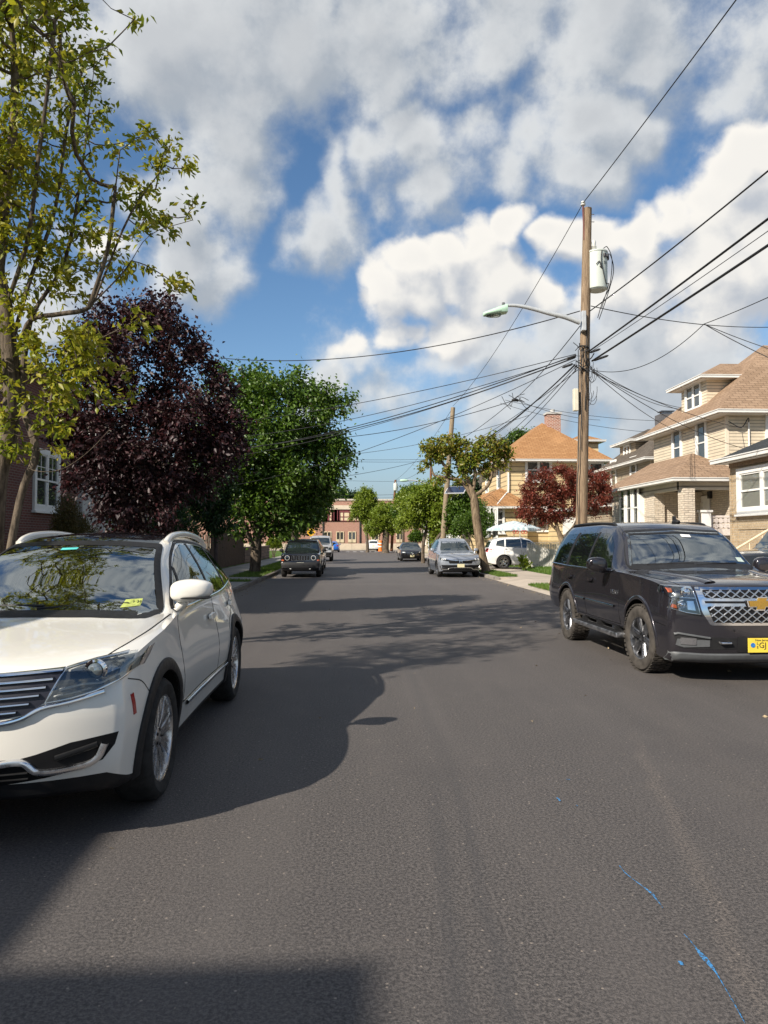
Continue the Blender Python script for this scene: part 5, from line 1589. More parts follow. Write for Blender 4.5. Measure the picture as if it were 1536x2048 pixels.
# black saloon further up
def face_star(root, bv, sp, body):
    q = proj(bv, 'F', 0, .585, .03)
    mb = MB(); mb.tube([q + Vector((.075 * math.cos(a), 0, .075 * math.sin(a))) for a in np.linspace(0, 2 * math.pi, 25)], .008, 6)
    for k in range(3):
        a = math.pi / 2 + k * 2 * math.pi / 3; mb.tube([q, q + Vector((.072 * math.cos(a), 0, .072 * math.sin(a)))], [.012, .004], 6)
    mb.build('front_badge', M_CHROME, root)
basic_car('saloon_car', 'black saloon with round star badge parked facing down the street', scaled(SEDAN, 4.7, 1.83, 1.45, plate_z=.40), P_BLK, (4.55, 56.5, 0), 0, wheel=dict(n=5, kind='split'), extra=face_star)
# two cars at the far end, seen from behind
basic_car('blue_car', 'bright blue saloon seen from behind at the far end of the street', scaled(SEDAN, 4.7, 1.85, 1.46), m_body('blue paint', (.02, .13, .52), rough=.25), (-2.55, 103.0, 0), R(180), rear_plate=True)
basic_car('far_suv', 'white SUV seen from behind at the far end by the orange barrel', scaled(CROSS, 4.6, 1.85, 1.68), m_body('far white paint', (.74, .74, .73), rough=.3), (3.0, 109.6, 0), R(180), rear_plate=True)
# dark SUV standing in the brick house's drive
basic_car('black_suv', 'black SUV standing in the drive of the tan brick house, cut by the picture edge', scaled(BOXY, 4.9, 1.98, 1.96, wr=.38, arch=.45), m_body('gloss black paint', (.010, .010, .012), rough=.2), (6.85, 14.7, .12), R(-90), extra=face_truck, mirrors=M_BLACKPL)
# ------------------------------------------------------------------ houses
W_TRIM = m_plain('white trim paint', (.74, .73, .70), .5, 0, .05, 3)
G_WIN = m_glass_dark('window glass', (.05, .05, .048), .08)
G_WIN2 = m_glass_dark('curtained glass', (.20, .20, .18), .10)
GUT = m_plain('white gutter', (.68, .67, .64), .45, 0, .06, 2)
M_DARKPL = m_plain('dark doorway', (.03, .03, .03), .7)

def frame_at(face, p):
    """point on a wall -> (right, up, out) place; face is '-x' (to the street), '+x' or '-y' (to the photographer)"""
    p = Vector(p)
    u = {'-x': Vector((0, -1, 0)), '+x': Vector((0, 1, 0)), '-y': Vector((1, 0, 0)), '+y': Vector((-1, 0, 0))}[face]
    n = {'-x': Vector((-1, 0, 0)), '+x': Vector((1, 0, 0)), '-y': Vector((0, -1, 0)), '+y': Vector((0, 1, 0))}[face]
    return lambda a, b, d: p + u * a + Vector((0, 0, b)) + n * d
def fbox(mb, fr, a0, a1, b0, b1, d0, d1, m=0):
    vs = [fr(a, b, d) for d in (d0, d1) for (a, b) in ((a0, b0), (a1, b0), (a1, b1), (a0, b1))]
    mb.add(vs, [(0, 3, 2, 1), (4, 5, 6, 7), (0, 1, 5, 4), (1, 2, 6, 5), (2, 3, 7, 6), (3, 0, 4, 7)], m)
def window(parent, face, p, w, h, cas=.10, glass=None, units=1, grid=None, sill=True, trim=None):
    """window > pane, sill: a sash window of one or more lights, p its middle on the wall"""
    fr = frame_at(face, p); trim = trim or W_TRIM
    mb = MB(); W2, H2 = w / 2, h / 2
    for a0, a1, b0, b1 in ((-W2 - cas, -W2, -H2 - cas, H2 + cas), (W2, W2 + cas, -H2 - cas, H2 + cas), (-W2, W2, H2, H2 + cas), (-W2, W2, -H2 - cas, -H2)):
        fbox(mb, fr, a0, a1, b0, b1, 0, .07)
    uw = w / units
    for k in range(units):
        a0 = -W2 + k * uw; a1 = a0 + uw
        if k: fbox(mb, fr, a0 - .045, a0 + .045, -H2, H2, 0, .065)
        s = .045
        x0, x1 = a0 + (.045 if k else 0), a1 - (.045 if k < units - 1 else 0)
        for aa0, aa1, b0, b1, d in ((x0, x0 + s, -H2, H2, .045), (x1 - s, x1, -H2, H2, .045), (x0 + s, x1 - s, H2 - s, H2, .045), (x0 + s, x1 - s, -H2, -H2 + s, .035), (x0 + s, x1 - s, -.025, .03, .05)):
            fbox(mb, fr, aa0, aa1, b0, b1, 0, d)
        if grid:
            for g in range(1, grid): fbox(mb, fr, x0 + (x1 - x0) * g / grid - .01, x0 + (x1 - x0) * g / grid + .01, .03, H2 - s, 0, .03)
            fbox(mb, fr, x0, x1, H2 * .5 - .01, H2 * .5 + .01, 0, .029)
    o = mb.build('window', trim, parent)
    mb = MB(); fbox(mb, fr, -W2 + .02, W2 - .02, -H2 + .02, H2 - .02, -.02, .016); mb.build('pane', glass or G_WIN, o)
    if sill:
        mb = MB(); fbox(mb, fr, -W2 - cas - .05, W2 + cas + .05, -H2 - cas - .06, -H2 - cas, 0, .12); mb.build('sill', trim, o)
    return o
def hip_roof(parent, x0, x1, y0, y1, z, rise, mat, over=.45, axis='x', ridge=None, name='roof', th=.14, gut=True, run=None):
    """a hipped roof with its eaves at height z; gutters all round"""
    X0, X1, Y0, Y1 = x0 - over, x1 + over, y0 - over, y1 + over
    if axis == 'x':
        k = (Y1 - Y0) / 2 if run is None else run; ym = (Y0 + Y1) / 2
        a, b = (X0 + k, ym, z + rise), (X1 - k, ym, z + rise)
        if a[0] > b[0]: a = b = ((X0 + X1) / 2, ym, z + rise)
    else:
        k = (X1 - X0) / 2 if run is None else run; xm = (X0 + X1) / 2
        a, b = (xm, Y0 + k, z + rise), (xm, Y1 - k, z + rise)
        if a[1] > b[1]: a = b = (xm, (Y0 + Y1) / 2, z + rise)
    c = [(X0, Y0, z), (X1, Y0, z), (X1, Y1, z), (X0, Y1, z)]
    mb = MB(); vs = c + [a, b] + [(x, y, z - th) for x, y, _ in c]
    if axis == 'x': fs = [(0, 1, 5, 4), (1, 2, 5), (2, 3, 4, 5), (3, 0, 4)]
    else: fs = [(0, 1, 4), (1, 2, 5, 4), (2, 3, 5), (3, 0, 4, 5)]
    fs += [(6, 7, 1, 0), (7, 8, 2, 1), (8, 9, 3, 2), (9, 6, 0, 3)]
    mb.add(vs, fs, 0); mb.add([(x, y, z - th + .001) for x, y, _ in c], [(3, 2, 1, 0)], 1)
    r = mb.build(name, [mat, GUT], parent, uv=True, fix=False)
    if gut:
        mb = MB(); g = .11
        for p, q in ((0, 1), (1, 2), (2, 3), (3, 0)):
            A, B = Vector(c[p]), Vector(c[q]); d = (B - A).normalized(); n = Vector((d.y, -d.x, 0))
            mb.beam(A + n * g / 2 - d * (g if p % 2 == 0 else 0) + Vector((0, 0, -.06)), B + n * g / 2 + d * (g if p % 2 == 0 else 0) + Vector((0, 0, -.06)), g, .13)
        for p, q in ((0, 1), (1, 2), (2, 3), (3, 0)):
            A, B = Vector(c[p]), Vector(c[q]); d = (B - A).normalized(); n = Vector((d.y, -d.x, 0))
            mb.beam(A + n * (g + .012) - d * (g + .02) + Vector((0, 0, -.012)), B + n * (g + .012) + d * (g + .02) + Vector((0, 0, -.012)), .026, .03)
        mb.build('gutter', GUT, r)
    return r
def walls(parent, x0, x1, y0, y1, z0, z1, mat, name='wall'):
    return MB().box(x0, x1, y0, y1, z0, z1).build(name, mat, parent, uv=True)
TRIM_B = m_plain('beige corner trim', (.68, .58, .46), .5, 0, .05)
def corner(parent, x, y, z0, z1, mat=TRIM_B, w=.10):
    mb = MB(); mb.box(x - .012, x + w, y - .012, y + .0, z0, z1); mb.box(x - .014, x - .0, y, y + w, z0, z1); return mb.build('corner_board', mat or W_TRIM, parent)
def dormer(parent, x0, x1, y0, y1, z0, z1, mat, roofmat, rise=.75, over=.35):
    d = walls(parent, x0, x1, y0, y1, z0, z1, mat, 'dormer')
    hip_roof(d, x0, x1, y0, y1, z1 + .1, rise, roofmat, over, 'x', name='dormer_roof')
    return d
ypx = lambda px, x: at_x(px, 1000, x).y

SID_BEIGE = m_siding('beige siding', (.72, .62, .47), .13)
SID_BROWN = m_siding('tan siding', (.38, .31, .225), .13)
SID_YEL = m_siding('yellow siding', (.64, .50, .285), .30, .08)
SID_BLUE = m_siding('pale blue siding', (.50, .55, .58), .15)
SH_ORG = m_shingle('orange brown shingle', (.44, .245, .115), (.33, .17, .075), .17, .36)
SH_TAN = m_shingle('tan shingle', (.36, .25, .17), (.26, .175, .115), .17, .36)
SH_DK = m_shingle('grey brown shingle', (.155, .13, .105), (.105, .088, .072))
SH_BLK = m_shingle('charcoal shingle', (.055, .06, .065), (.035, .04, .043))
STONE = m_stone('ledge stone', (.74, .65, .53), (.60, .50, .39))
BR_TAN = m_brick('tan brick', (.52, .40, .25), (.42, .31, .185), (.46, .39, .29))
BR_RED = m_brick('red brick', (.17, .045, .030), (.11, .030, .022), (.20, .15, .13))
BR_SCH = m_brick('school brick', (.52, .26, .185), (.43, .205, .145), (.40, .28, .22), .24, .08)
BR_PALE = m_brick('pale red brick', (.40, .20, .13), (.46, .28, .19), (.45, .37, .30))

# ---- beige house on the right
def beige_house():
    h = thing('beige_house', 'two storey beige sided house with tan hipped roof and stone fronted porch', 'house', (0, 0, 0))
    X = 14.5; yN, yF = ypx(1455, X), ypx(1309, X); D = 10.5
    ze = at_x(1452, 815, X - .45).z
    walls(h, X, X + D, yN, yF, .0, ze - .05, SID_BEIGE)
    corner(h, X, yN, .5, ze - .1)
    hip_roof(h, X, X + D, yN, yF, ze, 3.55, SH_TAN, .5)
    for px, py in ((1355, 896), (1404, 886)):
        p = at_x(px, py, X); window(h, '-x', (X, p.y, p.z), .72, 1.75, .13)
    # dormer
    x1 = X + .35; a, b = ypx(1417, x1), ypx(1366, x1)
    zt = at_x(1416, 757, x1).z
    d = dormer(h, x1, x1 + 4, a, b, ze - .2, zt, SID_BEIGE, SH_TAN, .85, .38)
    p = at_x(1390, 793, x1); window(d, '-x', (x1, (a + b) / 2, p.z), 1.3, 1.0, .10, units=2)
    # service mast on the side wall
    mb = MB(); q = at_y(1497, 900, yN); mb.tube([(q.x, yN - .05, 3.2), (q.x, yN - .05, at_y(1497, 845, yN).z)], .035, 8); mb.build('service_mast', W_TRIM, h, smooth=40); mb = MB(); mb.tube(smooth_line([(q.x, yN - .06, at_y(1497, 845, yN).z), (q.x - .1, yN - .2, at_y(1490, 838, yN).z), (q.x - .35, yN - .15, at_y(1484, 856, yN).z), (q.x - .9, yN - .25, at_y(1465, 845, yN).z)], 5), .02, 6); mb.build('service_cable', M_INK, h, smooth=40)
    q = at_y(1536, 860, yN); window(h, '-y', (q.x + .4, yN, q.z), .8, 1.6, .12)
    # porch
    P = 12.35; zp = at_x(1350, 955, P - .35).z; pn, pf = ypx(1350, P - .35) + .35, ypx(1222, P)
    zf = 1.05
    walls(h, P, X + .01, pn + .2, pf - .05, 0, zf, STONE, 'porch_base')
    hip_roof(h, P, X + .4, pn, pf, zp, 1.15, SH_TAN, .35, 'y', name='porch_roof', th=.12, run=2.0)
    Y = lambda px: ypx(px, P)
    yb = Y(1306)
    walls(h, P + .03, X, yb, pf - .1, zf, zp - .35, STONE, 'porch_wall')
    # deep fascia under the porch roof
    mb = MB(); mb.box(P, P + .25, pn + .1, pf - .1, zp - .42, zp - .13); mb.box(P, X, pn + .05, pn + .25, zp - .42, zp - .13); mb.build('porch_fascia', m_siding('ribbed fascia', (.62, .57, .48), .30), h, uv=True)
    # bow window of three tall lights
    a, b = Y(1287), Y(1247); zc = (at_x(1266, 1045, P).z + at_x(1266, 993, P).z) / 2
    mb = MB(); mb.box(P - .16, P + .03, min(a, b), max(a, b), zf, zp - .40); bw = mb.build('bow_window', W_TRIM, h)
    n = 3
    for k in range(n):
        yy = a + (b - a) * (k + .5) / n
        window(bw, '-x', (P - .16, yy, zc + .05), abs(b - a) / n - .26, 1.75, .06, glass=G_WIN, sill=False)
    # open end: back wall, column, door
    walls(h, X - .06, X, pn + .3, yb, zf, zp - .3, STONE, 'porch_back_wall')
    for px0 in (1356, 1299):
        c = Y(px0); mb = MB(); mb.box(P, P + .42, c - .5, c, zf, zp - .40); mb.build('porch_column', STONE, h, uv=True)
    dx = X - .08; q = at_x(1399, 1020, dx)
    fr = frame_at('-x', (dx, q.y, zf)); mb = MB(); fbox(mb, fr, -.95, .95, 0, 2.35, 0, .06); dr = mb.build('front_door', W_TRIM, h)
    mb = MB(); fbox(mb, fr, -.62, .42, .05, 2.1, .06, .10); mb.build('door_leaf', m_plain('cream door', (.66, .63, .55), .4), dr, bevel=.01)
    mb = MB(); pts = [(.22 * math.cos(t) * .8 - .05, 1.15 + .62 * math.sin(t)) for t in np.linspace(0, 2 * math.pi, 28, endpoint=False)]
    mb.add([fr(u, v, .112) for u, v in pts], [tuple(range(28))]); mb.build('oval_light', G_WIN, dr)
    mb = MB(); mb.tube([fr(-.52, .95, .12), fr(-.52, 1.25, .12)], .02, 6); mb.build('door_handle', M_INK, dr)
    q = at_x(1345, 1023, X - .06); mb = MB(); mb.obox((X - .14, q.y, q.z), (.14, .42, .34)); mb.build('mailbox', M_INK, h, bevel=.02)
    q = at_x(1419, 990, X - .06); mb = MB(); mb.obox((X - .12, q.y - .15, q.z + .0), (.14, .2, .3)); mb.build('wall_lamp', M_INK, h, bevel=.02)
    # balustrade of pierced blocks and a white pedestal
    y0 = pn + .05
    mb = MB(); xx = P + .2; L = X - xx - .1
    a0 = at_y(1418, 1040, y0).x; a1 = at_y(1468, 1040, y0).x; zt = at_y(1440, 1031, y0).z
    mb.box(a0, a1 + 1.5, y0 - .06, y0 + .06, zt - .08, zt); mb.box(a0, a1 + 1.5, y0 - .06, y0 + .06, zt - .75, zt - .5)
    for k in range(14):
        x = a0 + (a1 + 1.5 - a0) * (k + .5) / 14
        for j in range(2): mb.lathe([(.035, -.04), (.095, -.04), (.095, .04), (.035, .04)], (x, y0, zt - .19 - .2 * j), 12, 'y')
    mb.build('balustrade', m_plain('pinkish block', (.62, .55, .50), .8, 0, .15, 12), h)
    q = at_y(1410, 1040, y0); mb = MB(); mb.box(q.x - .16, q.x + .16, y0 - .16, y0 + .16, 0, zt + .12); mb.box(q.x - .21, q.x + .21, y0 - .21, y0 + .21, zt + .12, zt + .2); mb.build('pedestal', W_TRIM, h)
    walls(h, a1 - 1.6, X, y0 + .5, yN + .02, 0, .9, STONE, 'porch_step')
    return X, yN, yF, ze
beige_house()

# ---- brown house beyond it
def brown_house():
    h = thing('brown_house', 'brown sided house with grey roof and dormer, half hidden behind the beige house', 'house', (0, 0, 0))
    X = 16.0; yN, yF = ypx(1303, X), ypx(1212, X); ze = at_x(1300, 912, X - .4).z
    walls(h, X, X + 9, yN, yF, 0, ze - .05, SID_BROWN); corner(h, X, yN, 0, ze - .1)
    r = hip_roof(h, X, X + 9, yN, yF, ze, 3.4, SH_DK, .45)
    for px, py in ((1228, 950), (1268, 945)):
        p = at_x(px, py, X); window(h, '-x', (X, p.y, p.z), .75, 1.6, .12)
    x1 = X + .5; a, b = ypx(1272, x1), ypx(1241, x1); zt = at_x(1266, 884, x1).z
    d = dormer(h, x1, x1 + 3.5, a, b, ze - .2, zt, SID_BROWN, SH_DK, .8, .35)
    window(d, '-x', (x1, (a + b) / 2, zt - .52), .9, .75, .08, units=2, sill=False)
    q = at_y(1332, 830, yN + 3.0); mb = MB(); mb.box(q.x - .5, q.x + .5, yN + 2.6, yN + 3.4, ze, q.z); c = mb.build('chimney', m_brick('chimney grey', (.12, .12, .13), (.09, .09, .1), (.14, .14, .14)), h, uv=True)
    mb = MB(); mb.box(q.x - .28, q.x + .28, yN + 2.8, yN + 3.2, q.z, q.z + .16); mb.box(q.x - .38, q.x + .38, yN + 2.7, yN + 3.3, q.z + .16, q.z + .22); mb.build('chimney_cap', M_ALLOYDK, c)
    walls(h, X - 2.2, X + .01, yN + .3, yF - .3, 0, 3.4, SID_BROWN, 'porch')
    hip_roof(h, X - 2.2, X + .3, yN, yF, 3.5, .95, SH_DK, .35, 'y', name='porch_roof', run=1.9)
brown_house()

# ---- tan brick bungalow at the right edge
def tan_house():
    h = thing('tan_brick_house', 'single storey tan brick house with white paired windows at the right edge', 'house', (0, 0, 0))
    X = 11.3; yF = ypx(1461, X); yN = yF - 10.5; ze = at_x(1461, 920, X - .45).z + .12
    walls(h, X, X + 11, yN, yF, 0, ze - .05, BR_TAN)
    mb = MB(); mb.box(X - .025, X, yF - .42, yF - .30, 0, ze - .5); mb.box(X - .03, X, yF - .12, yF, 0, ze - .5); mb.build('corner_pier', BR_TAN, h, uv=True)
    q0 = at_x(1483, 934, X)
    mb = MB(); mb.box(X - .035, X, yN, yF, q0.z + .02, ze - .14); mb.build('soldier_course', m_brick('soldier brick', (.33, .22, .13), (.25, .16, .09), (.3, .24, .17), .075, .4, .010), h, uv=True)
    hip_roof(h, X, X + 11, yN, yF, ze, 2.9, SH_BLK, .30)
    p = at_x(1472, 985, X); q0 = at_x(1483, 934, X); q1 = at_x(1483, 1028, X)
    yw = ypx(1476, X)
    window(h, '-x', (X, yw - 1.35, (q0.z + q1.z) / 2 - .03), 2.3, abs(q0.z - q1.z) - .35, .16, units=2, glass=G_WIN2)
    window(h, '-x', (X, yw - 4.6, (q0.z + q1.z) / 2 - .03), 2.3, abs(q0.z - q1.z) - .35, .16, units=2, glass=G_WIN2)
    mb = MB(); mb.box(X - .03, X, yN, yF - .45, q1.z - .45, q1.z - .24); mb.build('sill_course', BR_TAN, h, uv=True)
    # steps with a cream handrail going up to the door
    mb = MB(); yd = yF - 3.3
    for k in range(6): mb.box(X - 1.9 + .3 * k, X - .04, yd - 1.1, yd, .1, .3 + .17 * k)
    mb.build('front_steps', M_CONC_R, h)
    mb = MB(); a, b = Vector((X - 2.2, yd + .05, 1.0)), Vector((X - .2, yd + .05, 2.15)); mb.tube([a, b], .03, 8)
    for k in range(7):
        p = a + (b - a) * k / 6; mb.tube([p, (p.x, p.y, p.z - .85)], .016, 6)
    mb.build('handrail', m_plain('cream rail', (.66, .54, .38), .5), h)
tan_house()

# ---- yellow house by the driveway
def yellow_house():
    h = thing('yellow_house', 'pale yellow two storey house with orange brown hipped roof and brick chimney', 'house', (0, 0, 0))
    X = 10.0; yN, yF = ypx(1015, X), ypx(964, X)
    ze = at_y(1100, 919, yN - .4).z
    X1 = at_y(1203, 950, yN).x
    walls(h, X, X1, yN, yF, 0, ze - .05, SID_YEL); corner(h, X, yN, 2.8, ze - .1)
    pk = at_y(1085, 850, yN + 4).z
    hip_roof(h, X, X1, yN, yF, ze, pk - ze, SH_ORG, .6, 'y')
    for px, py in ((975, 965), (998, 955)):
        p = at_x(px, py, X); window(h, '-x', (X, p.y, p.z), .8, 1.45, .12)
    p = at_y(1077, 940, yN); window(h, '-y', (p.x, yN, p.z), 1.5, 1.25, .13, units=2)
    p = at_y(1192, 945, yN); window(h, '-y', (p.x, yN, p.z), .8, 1.2, .12)
    p = at_y(1064, 1037, yN); window(h, '-y', (p.x, yN, p.z), 1.85, 1.35, .14, units=2)
    # chimney
    c = at_y(1105, 845, yN + 3); mb = MB(); mb.box(c.x - .46, c.x + .46, yN + 2.6, yN + 3.4, ze + .5, at_y(1105, 830, yN + 3).z)
    ch = mb.build('chimney', m_brick('chimney brick', (.40, .13, .07), (.30, .09, .05), (.62, .50, .42), .24, .09, .018), h, uv=True)
    zc = at_y(1105, 830, yN + 3).z; mb = MB(); mb.box(c.x - .53, c.x + .53, yN + 2.53, yN + 3.47, zc, zc + .13); mb.tube([(c.x, yN + 3, zc + .13), (c.x, yN + 3, zc + .38)], .16, 10); mb.build('chimney_cap', m_plain('grey cap', (.45, .44, .42), .7), ch)
    # rear dormer peeping over
    q = at_y(1190, 885, yN + 2.6); d = walls(h, q.x - 1.6, q.x + .1, yN + 2.2, yN + 4.2, ze, q.z, SID_YEL, 'dormer'); hip_roof(d, q.x - 1.6, q.x + .1, yN + 2.2, yN + 4.2, q.z + .1, .55, SH_ORG, .3, name='dormer_roof')
    # enclosed porch with its own skirt of roof
    P = X - 1.9; zp = at_x(985, 1004, P - .3).z
    pn = yN - .9
    walls(h, P + .15, X + .01, pn + .15, yF - .4, 0, zp - .1, SID_YEL, 'porch')
    walls(h, X, X + 1.1, pn + .15, yN + .01, 0, zp - .1, SID_YEL, 'side_bay')
    hip_roof(h, P, X + 1.2, pn, yF, zp, 1.25, SH_ORG, .35, 'y', name='porch_roof', run=1.6)
    for px in (978, 992):
        p = at_x(px, 1045, P + .15); window(h, '-x', (P + .15, p.y, p.z), 1.0, 1.5, .10, units=2)
    p = at_y(997, 1040, pn + .15); window(h, '-y', (P + 1.0, pn + .15, p.z), .9, 1.5, .10)
    mb = MB(); x = X + .06; mb.tube(smooth_line([(x, yN - .09, ze - .1), (x, yN - .09, zp + 1.1), (x - .15, yN - .12, zp + .9), (x - 1.0, pn - .2, zp + .05), (x - 1.1, pn - .1, zp - .3), (x - 1.1, pn - .02, .3)], 5), .045, 8); mb.build('downpipe', GUT, h, smooth=40)
    # low white garage wing to the right
    q = at_y(1122, 1040, yN - 3); walls(h, q.x, q.x + 3.4, yN - 3.0, yN + .5, 0, at_y(1122, 1023, yN - 3).z, SID_YEL, 'garage')
    zg = at_y(1122, 1023, yN - 3).z; mb = MB(); mb.box(q.x - .2, q.x + 3.7, yN - 3.25, yN + .5, zg, zg + .16); mb.build('garage_roof', W_TRIM, h)
    mb = MB(); mb.box(q.x + .1, q.x + .95, yN - 3.05, yN - 3.0, .1, zg - .35); mb.build('garage_door', W_TRIM, h)
    window(h, '-y', (q.x + 2.0, yN - 3.0, zg - .9), .55, .8, .07)
yellow_house()

# ---- pale blue house beyond
def blue_house():
    h = thing('blue_house', 'pale blue house behind the trees beyond the silver blue SUV', 'house', (0, 0, 0))
    X = 9.2; yN, yF = 66.0, 75.0
    walls(h, X, X + 8, yN, yF, 0, 5.6, SID_BLUE); hip_roof(h, X, X + 8, yN, yF, 5.7, 2.6, SH_DK, .45)
    for px, py in ((912, 1055), (945, 1052)):
        p = at_y(px, py, yN); window(h, '-y', (p.x, yN, p.z), 1.0, 1.5, .13, grid=2)
    window(h, '-x', (X, 70, 2.2), 1.8, 1.5, .12, units=2)
    walls(h, X - 1.6, X, yN + .4, yF - .4, 0, 2.9, SID_BLUE, 'porch'); hip_roof(h, X - 1.6, X + .2, yN + .3, yF - .3, 3.0, .7, SH_DK, .3, 'y', name='porch_roof', run=1.3)
blue_house()
h = thing('cream_house', 'cream house low behind the far trees on the right', 'house')
walls(h, 8.6, 17, 84, 93, 0, 5.4, m_siding('cream siding', (.60, .52, .40), .15)); hip_roof(h, 8.6, 17, 84, 93, 5.5, 2.5, SH_TAN, .45)
window(h, '-y', (9.7, 84, 1.9), 1.0, 1.4, .12); window(h, '-x', (8.6, 88, 1.9), 1.6, 1.4, .12, units=2); window(h, '-y', (9.7, 84, 4.3), 1.0, 1.4, .12)

# ---- dark red brick house on the left
def red_house():
    h = thing('red_brick_house', 'dark red brick house with white gridded window behind the street trees at left', 'house', (0, 0, 0))
    X = -9.0; yN, yF = 12.5, ypx(152, X)
    walls(h, X - 10, X, yN, yF, 0, 6.3, BR_RED); hip_roof(h, X - 10, X, yN, yF, 6.4, 2.6, SH_DK, .4)
    p = at_x(92, 962, X); window(h, '+x', (X, p.y, p.z), 1.55, 1.5, .15, units=2, grid=2, glass=G_WIN)
    window(h, '+x', (X, p.y - 4.5, p.z), 1.55, 1.5, .15, units=2, grid=2)
red_house()
h = thing('pale_brick_house', 'pale red brick house behind the dark shrub and wooden fence at left', 'house')
walls(h, -20, -10.6, 34, 48, 0, 6.2, BR_PALE); hip_roof(h, -20, -10.6, 34, 48, 6.3, 2.6, SH_DK, .4)
mb = MB(); mb.box(-14.0, -13.86, 33.9, 34.0, 0, 5.8); mb.build('downpipe', M_PLATE, h)
window(h, '-y', (-12.3, 34, 2.0), 1.2, 1.5, .12); window(h, '+x', (-10.6, 40, 2.1), 1.8, 1.5, .12, units=2); window(h, '-y', (-15.6, 34, 4.8), 1.2, 1.4, .12)
h = thing('white_rendered_house', 'white rendered side wall glimpsed through the purple tree', 'house')
walls(h, -19, -9.4, 26.6, 32.2, 0, 4.6, m_plain('white render', (.62, .60, .57), .8, 0, .08, 2)); hip_roof(h, -19, -9.4, 26.6, 32.2, 4.7, 1.8, SH_DK, .35)
window(h, '+x', (-9.4, 29.5, 2.2), 1.4, 1.4, .12, units=2)
# the house beside the photographer: out of frame, its shadow falls across the near road
h = thing('corner_house', 'brick house standing behind the photographer on the left', 'house')
walls(h, -19, -8.9, -22, -4.72, 0, 7.7, BR_RED)
mb = MB(); mb.box(-19.2, -8.86, -22.2, -4.68, 7.7, 8.0); mb.build('parapet', W_TRIM, h)
walls(h, -16, -8.65, -4.72, -1.4, 0, 6.55, BR_RED, 'side_wing')

# ---- the school across the end of the street
def school():
    h = thing('school_building', 'long red brick two storey building closing the far end of the street', 'building')
    Y = 119.0; zt = at_y(690, 1001, Y).z; zc = at_y(690, 1012, Y).z; zb = at_y(690, 1086, 112).z
    walls(h, -55, 60, Y, Y + 18, 0, zt, BR_SCH)
    mb = MB(); mb.box(-55, 60, Y - .25, Y, zc - .55, zc + .1); mb.build('cornice', m_plain('buff stone', (.55, .47, .36), .8, 0, .1, 2), h)
    mb = MB(); mb.box(-55.2, 60.2, Y - .15, Y + .2, zt, zt + .25); mb.build('coping', m_plain('coping', (.5, .45, .38), .8), h)
    MAR = m_plain('maroon panel', (.16, .035, .04), .6); TANW = m_plain('buff blind', (.58, .48, .32), .7)
    q0, q1 = at_y(700, 1018, Y).z, at_y(700, 1041, Y).z
    for px in (640, 662, 681, 718, 738, 765, 800):
        x = at_y(px, 1030, Y).x; wd = 2.9
        fr = frame_at('-y', (x, Y, (q0 + q1) / 2)); hh = (q0 - q1)
        mb = MB(); fbox(mb, fr, -wd / 2 - .1, wd / 2 + .1, -hh / 2 - .12, -hh / 2, 0, .15)
        for k in range(4): fbox(mb, fr, -wd / 2 + k * (wd - .12) / 3, -wd / 2 + k * (wd - .12) / 3 + .12, -hh / 2, hh / 2, 0, .1)
        fbox(mb, fr, -wd / 2, wd / 2, hh / 2 - .55, hh / 2, 0, .08); fbox(mb, fr, -wd / 2, wd / 2, -.4, -.28, 0, .08)
        w = mb.build('window', MAR, h)
        mb = MB(); fbox(mb, fr, -wd / 2, wd / 2, -hh / 2, hh / 2, -.02, .03); mb.build('pane', TANW, w)
    q0, q1 = at_y(700, 1063, Y).z, at_y(700, 1085, Y).z
    for px in (655, 680, 704, 750, 800):
        x = at_y(px, 1070, Y).x; fr = frame_at('-y', (x, Y, (q0 + q1) / 2)); hh = q0 - q1
        mb = MB()
        for a0, a1, b0, b1 in ((-.62, -.5, -hh / 2, hh / 2), (.5, .62, -hh / 2, hh / 2), (-.5, .5, hh / 2 - .12, hh / 2), (-.05, .05, -hh / 2, hh / 2), (-.5, .5, -hh / 2, -hh / 2 + .5)): fbox(mb, fr, a0, a1, b0, b1, 0, .1)
        w = mb.build('window', TANW, h); mb = MB(); fbox(mb, fr, -.5, .5, -hh / 2, hh / 2, -.02, .03); mb.build('pane', G_WIN, w)
    mb = MB(); mb.box(-55, 60, 116.0, 116.35, 0, at_y(690, 1087, 116).z); mb.build('base_wall', m_concrete('cream wall', (.56, .47, .36), 3.0, .25, 0), h)
    for px in (646, 720):
        x = at_y(px, 1070, Y).x; mb = MB(); mb.tube([(x, Y - .12, .2), (x, Y - .12, zt - .6)], .10, 8); mb.build('downpipe', M_LAMPDK, h)
school()
# ------------------------------------------------------------------ trees and shrubs
BARK_G = m_bark('grey brown bark', (.17, .135, .10), (.05, .039, .03), 16)
BARK_P = m_bark('purple grey bark', (.11, .085, .075), (.045, .034, .03))
BARK_T = m_bark('pale tan bark', (.27, .205, .135), (.10, .072, .046), 14)
LEAF_Y = m_leaf('yellow green leaf', [(.10, .15, .012), (.21, .26, .020), (.31, .33, .026), (.38, .33, .035), (.15, .20, .016)], .48, .42)
LEAF_P = m_leaf('purple leaf', [(.016, .007, .010), (.030, .010, .015), (.022, .009, .012), (.055, .013, .016), (.028, .014, .018)], .22, .5)
LEAF_G = m_leaf('mid green leaf', [(.030, .072, .010), (.062, .125, .014), (.105, .175, .020), (.042, .095, .013)], .34, .42)
LEAF_DG = m_leaf('deep green leaf', [(.012, .036, .009), (.022, .056, .012), (.034, .076, .016)], .25, .45)
LEAF_LG = m_leaf('fresh green leaf', [(.11, .18, .016), (.17, .24, .024), (.23, .29, .032), (.13, .20, .02)], .42, .42)
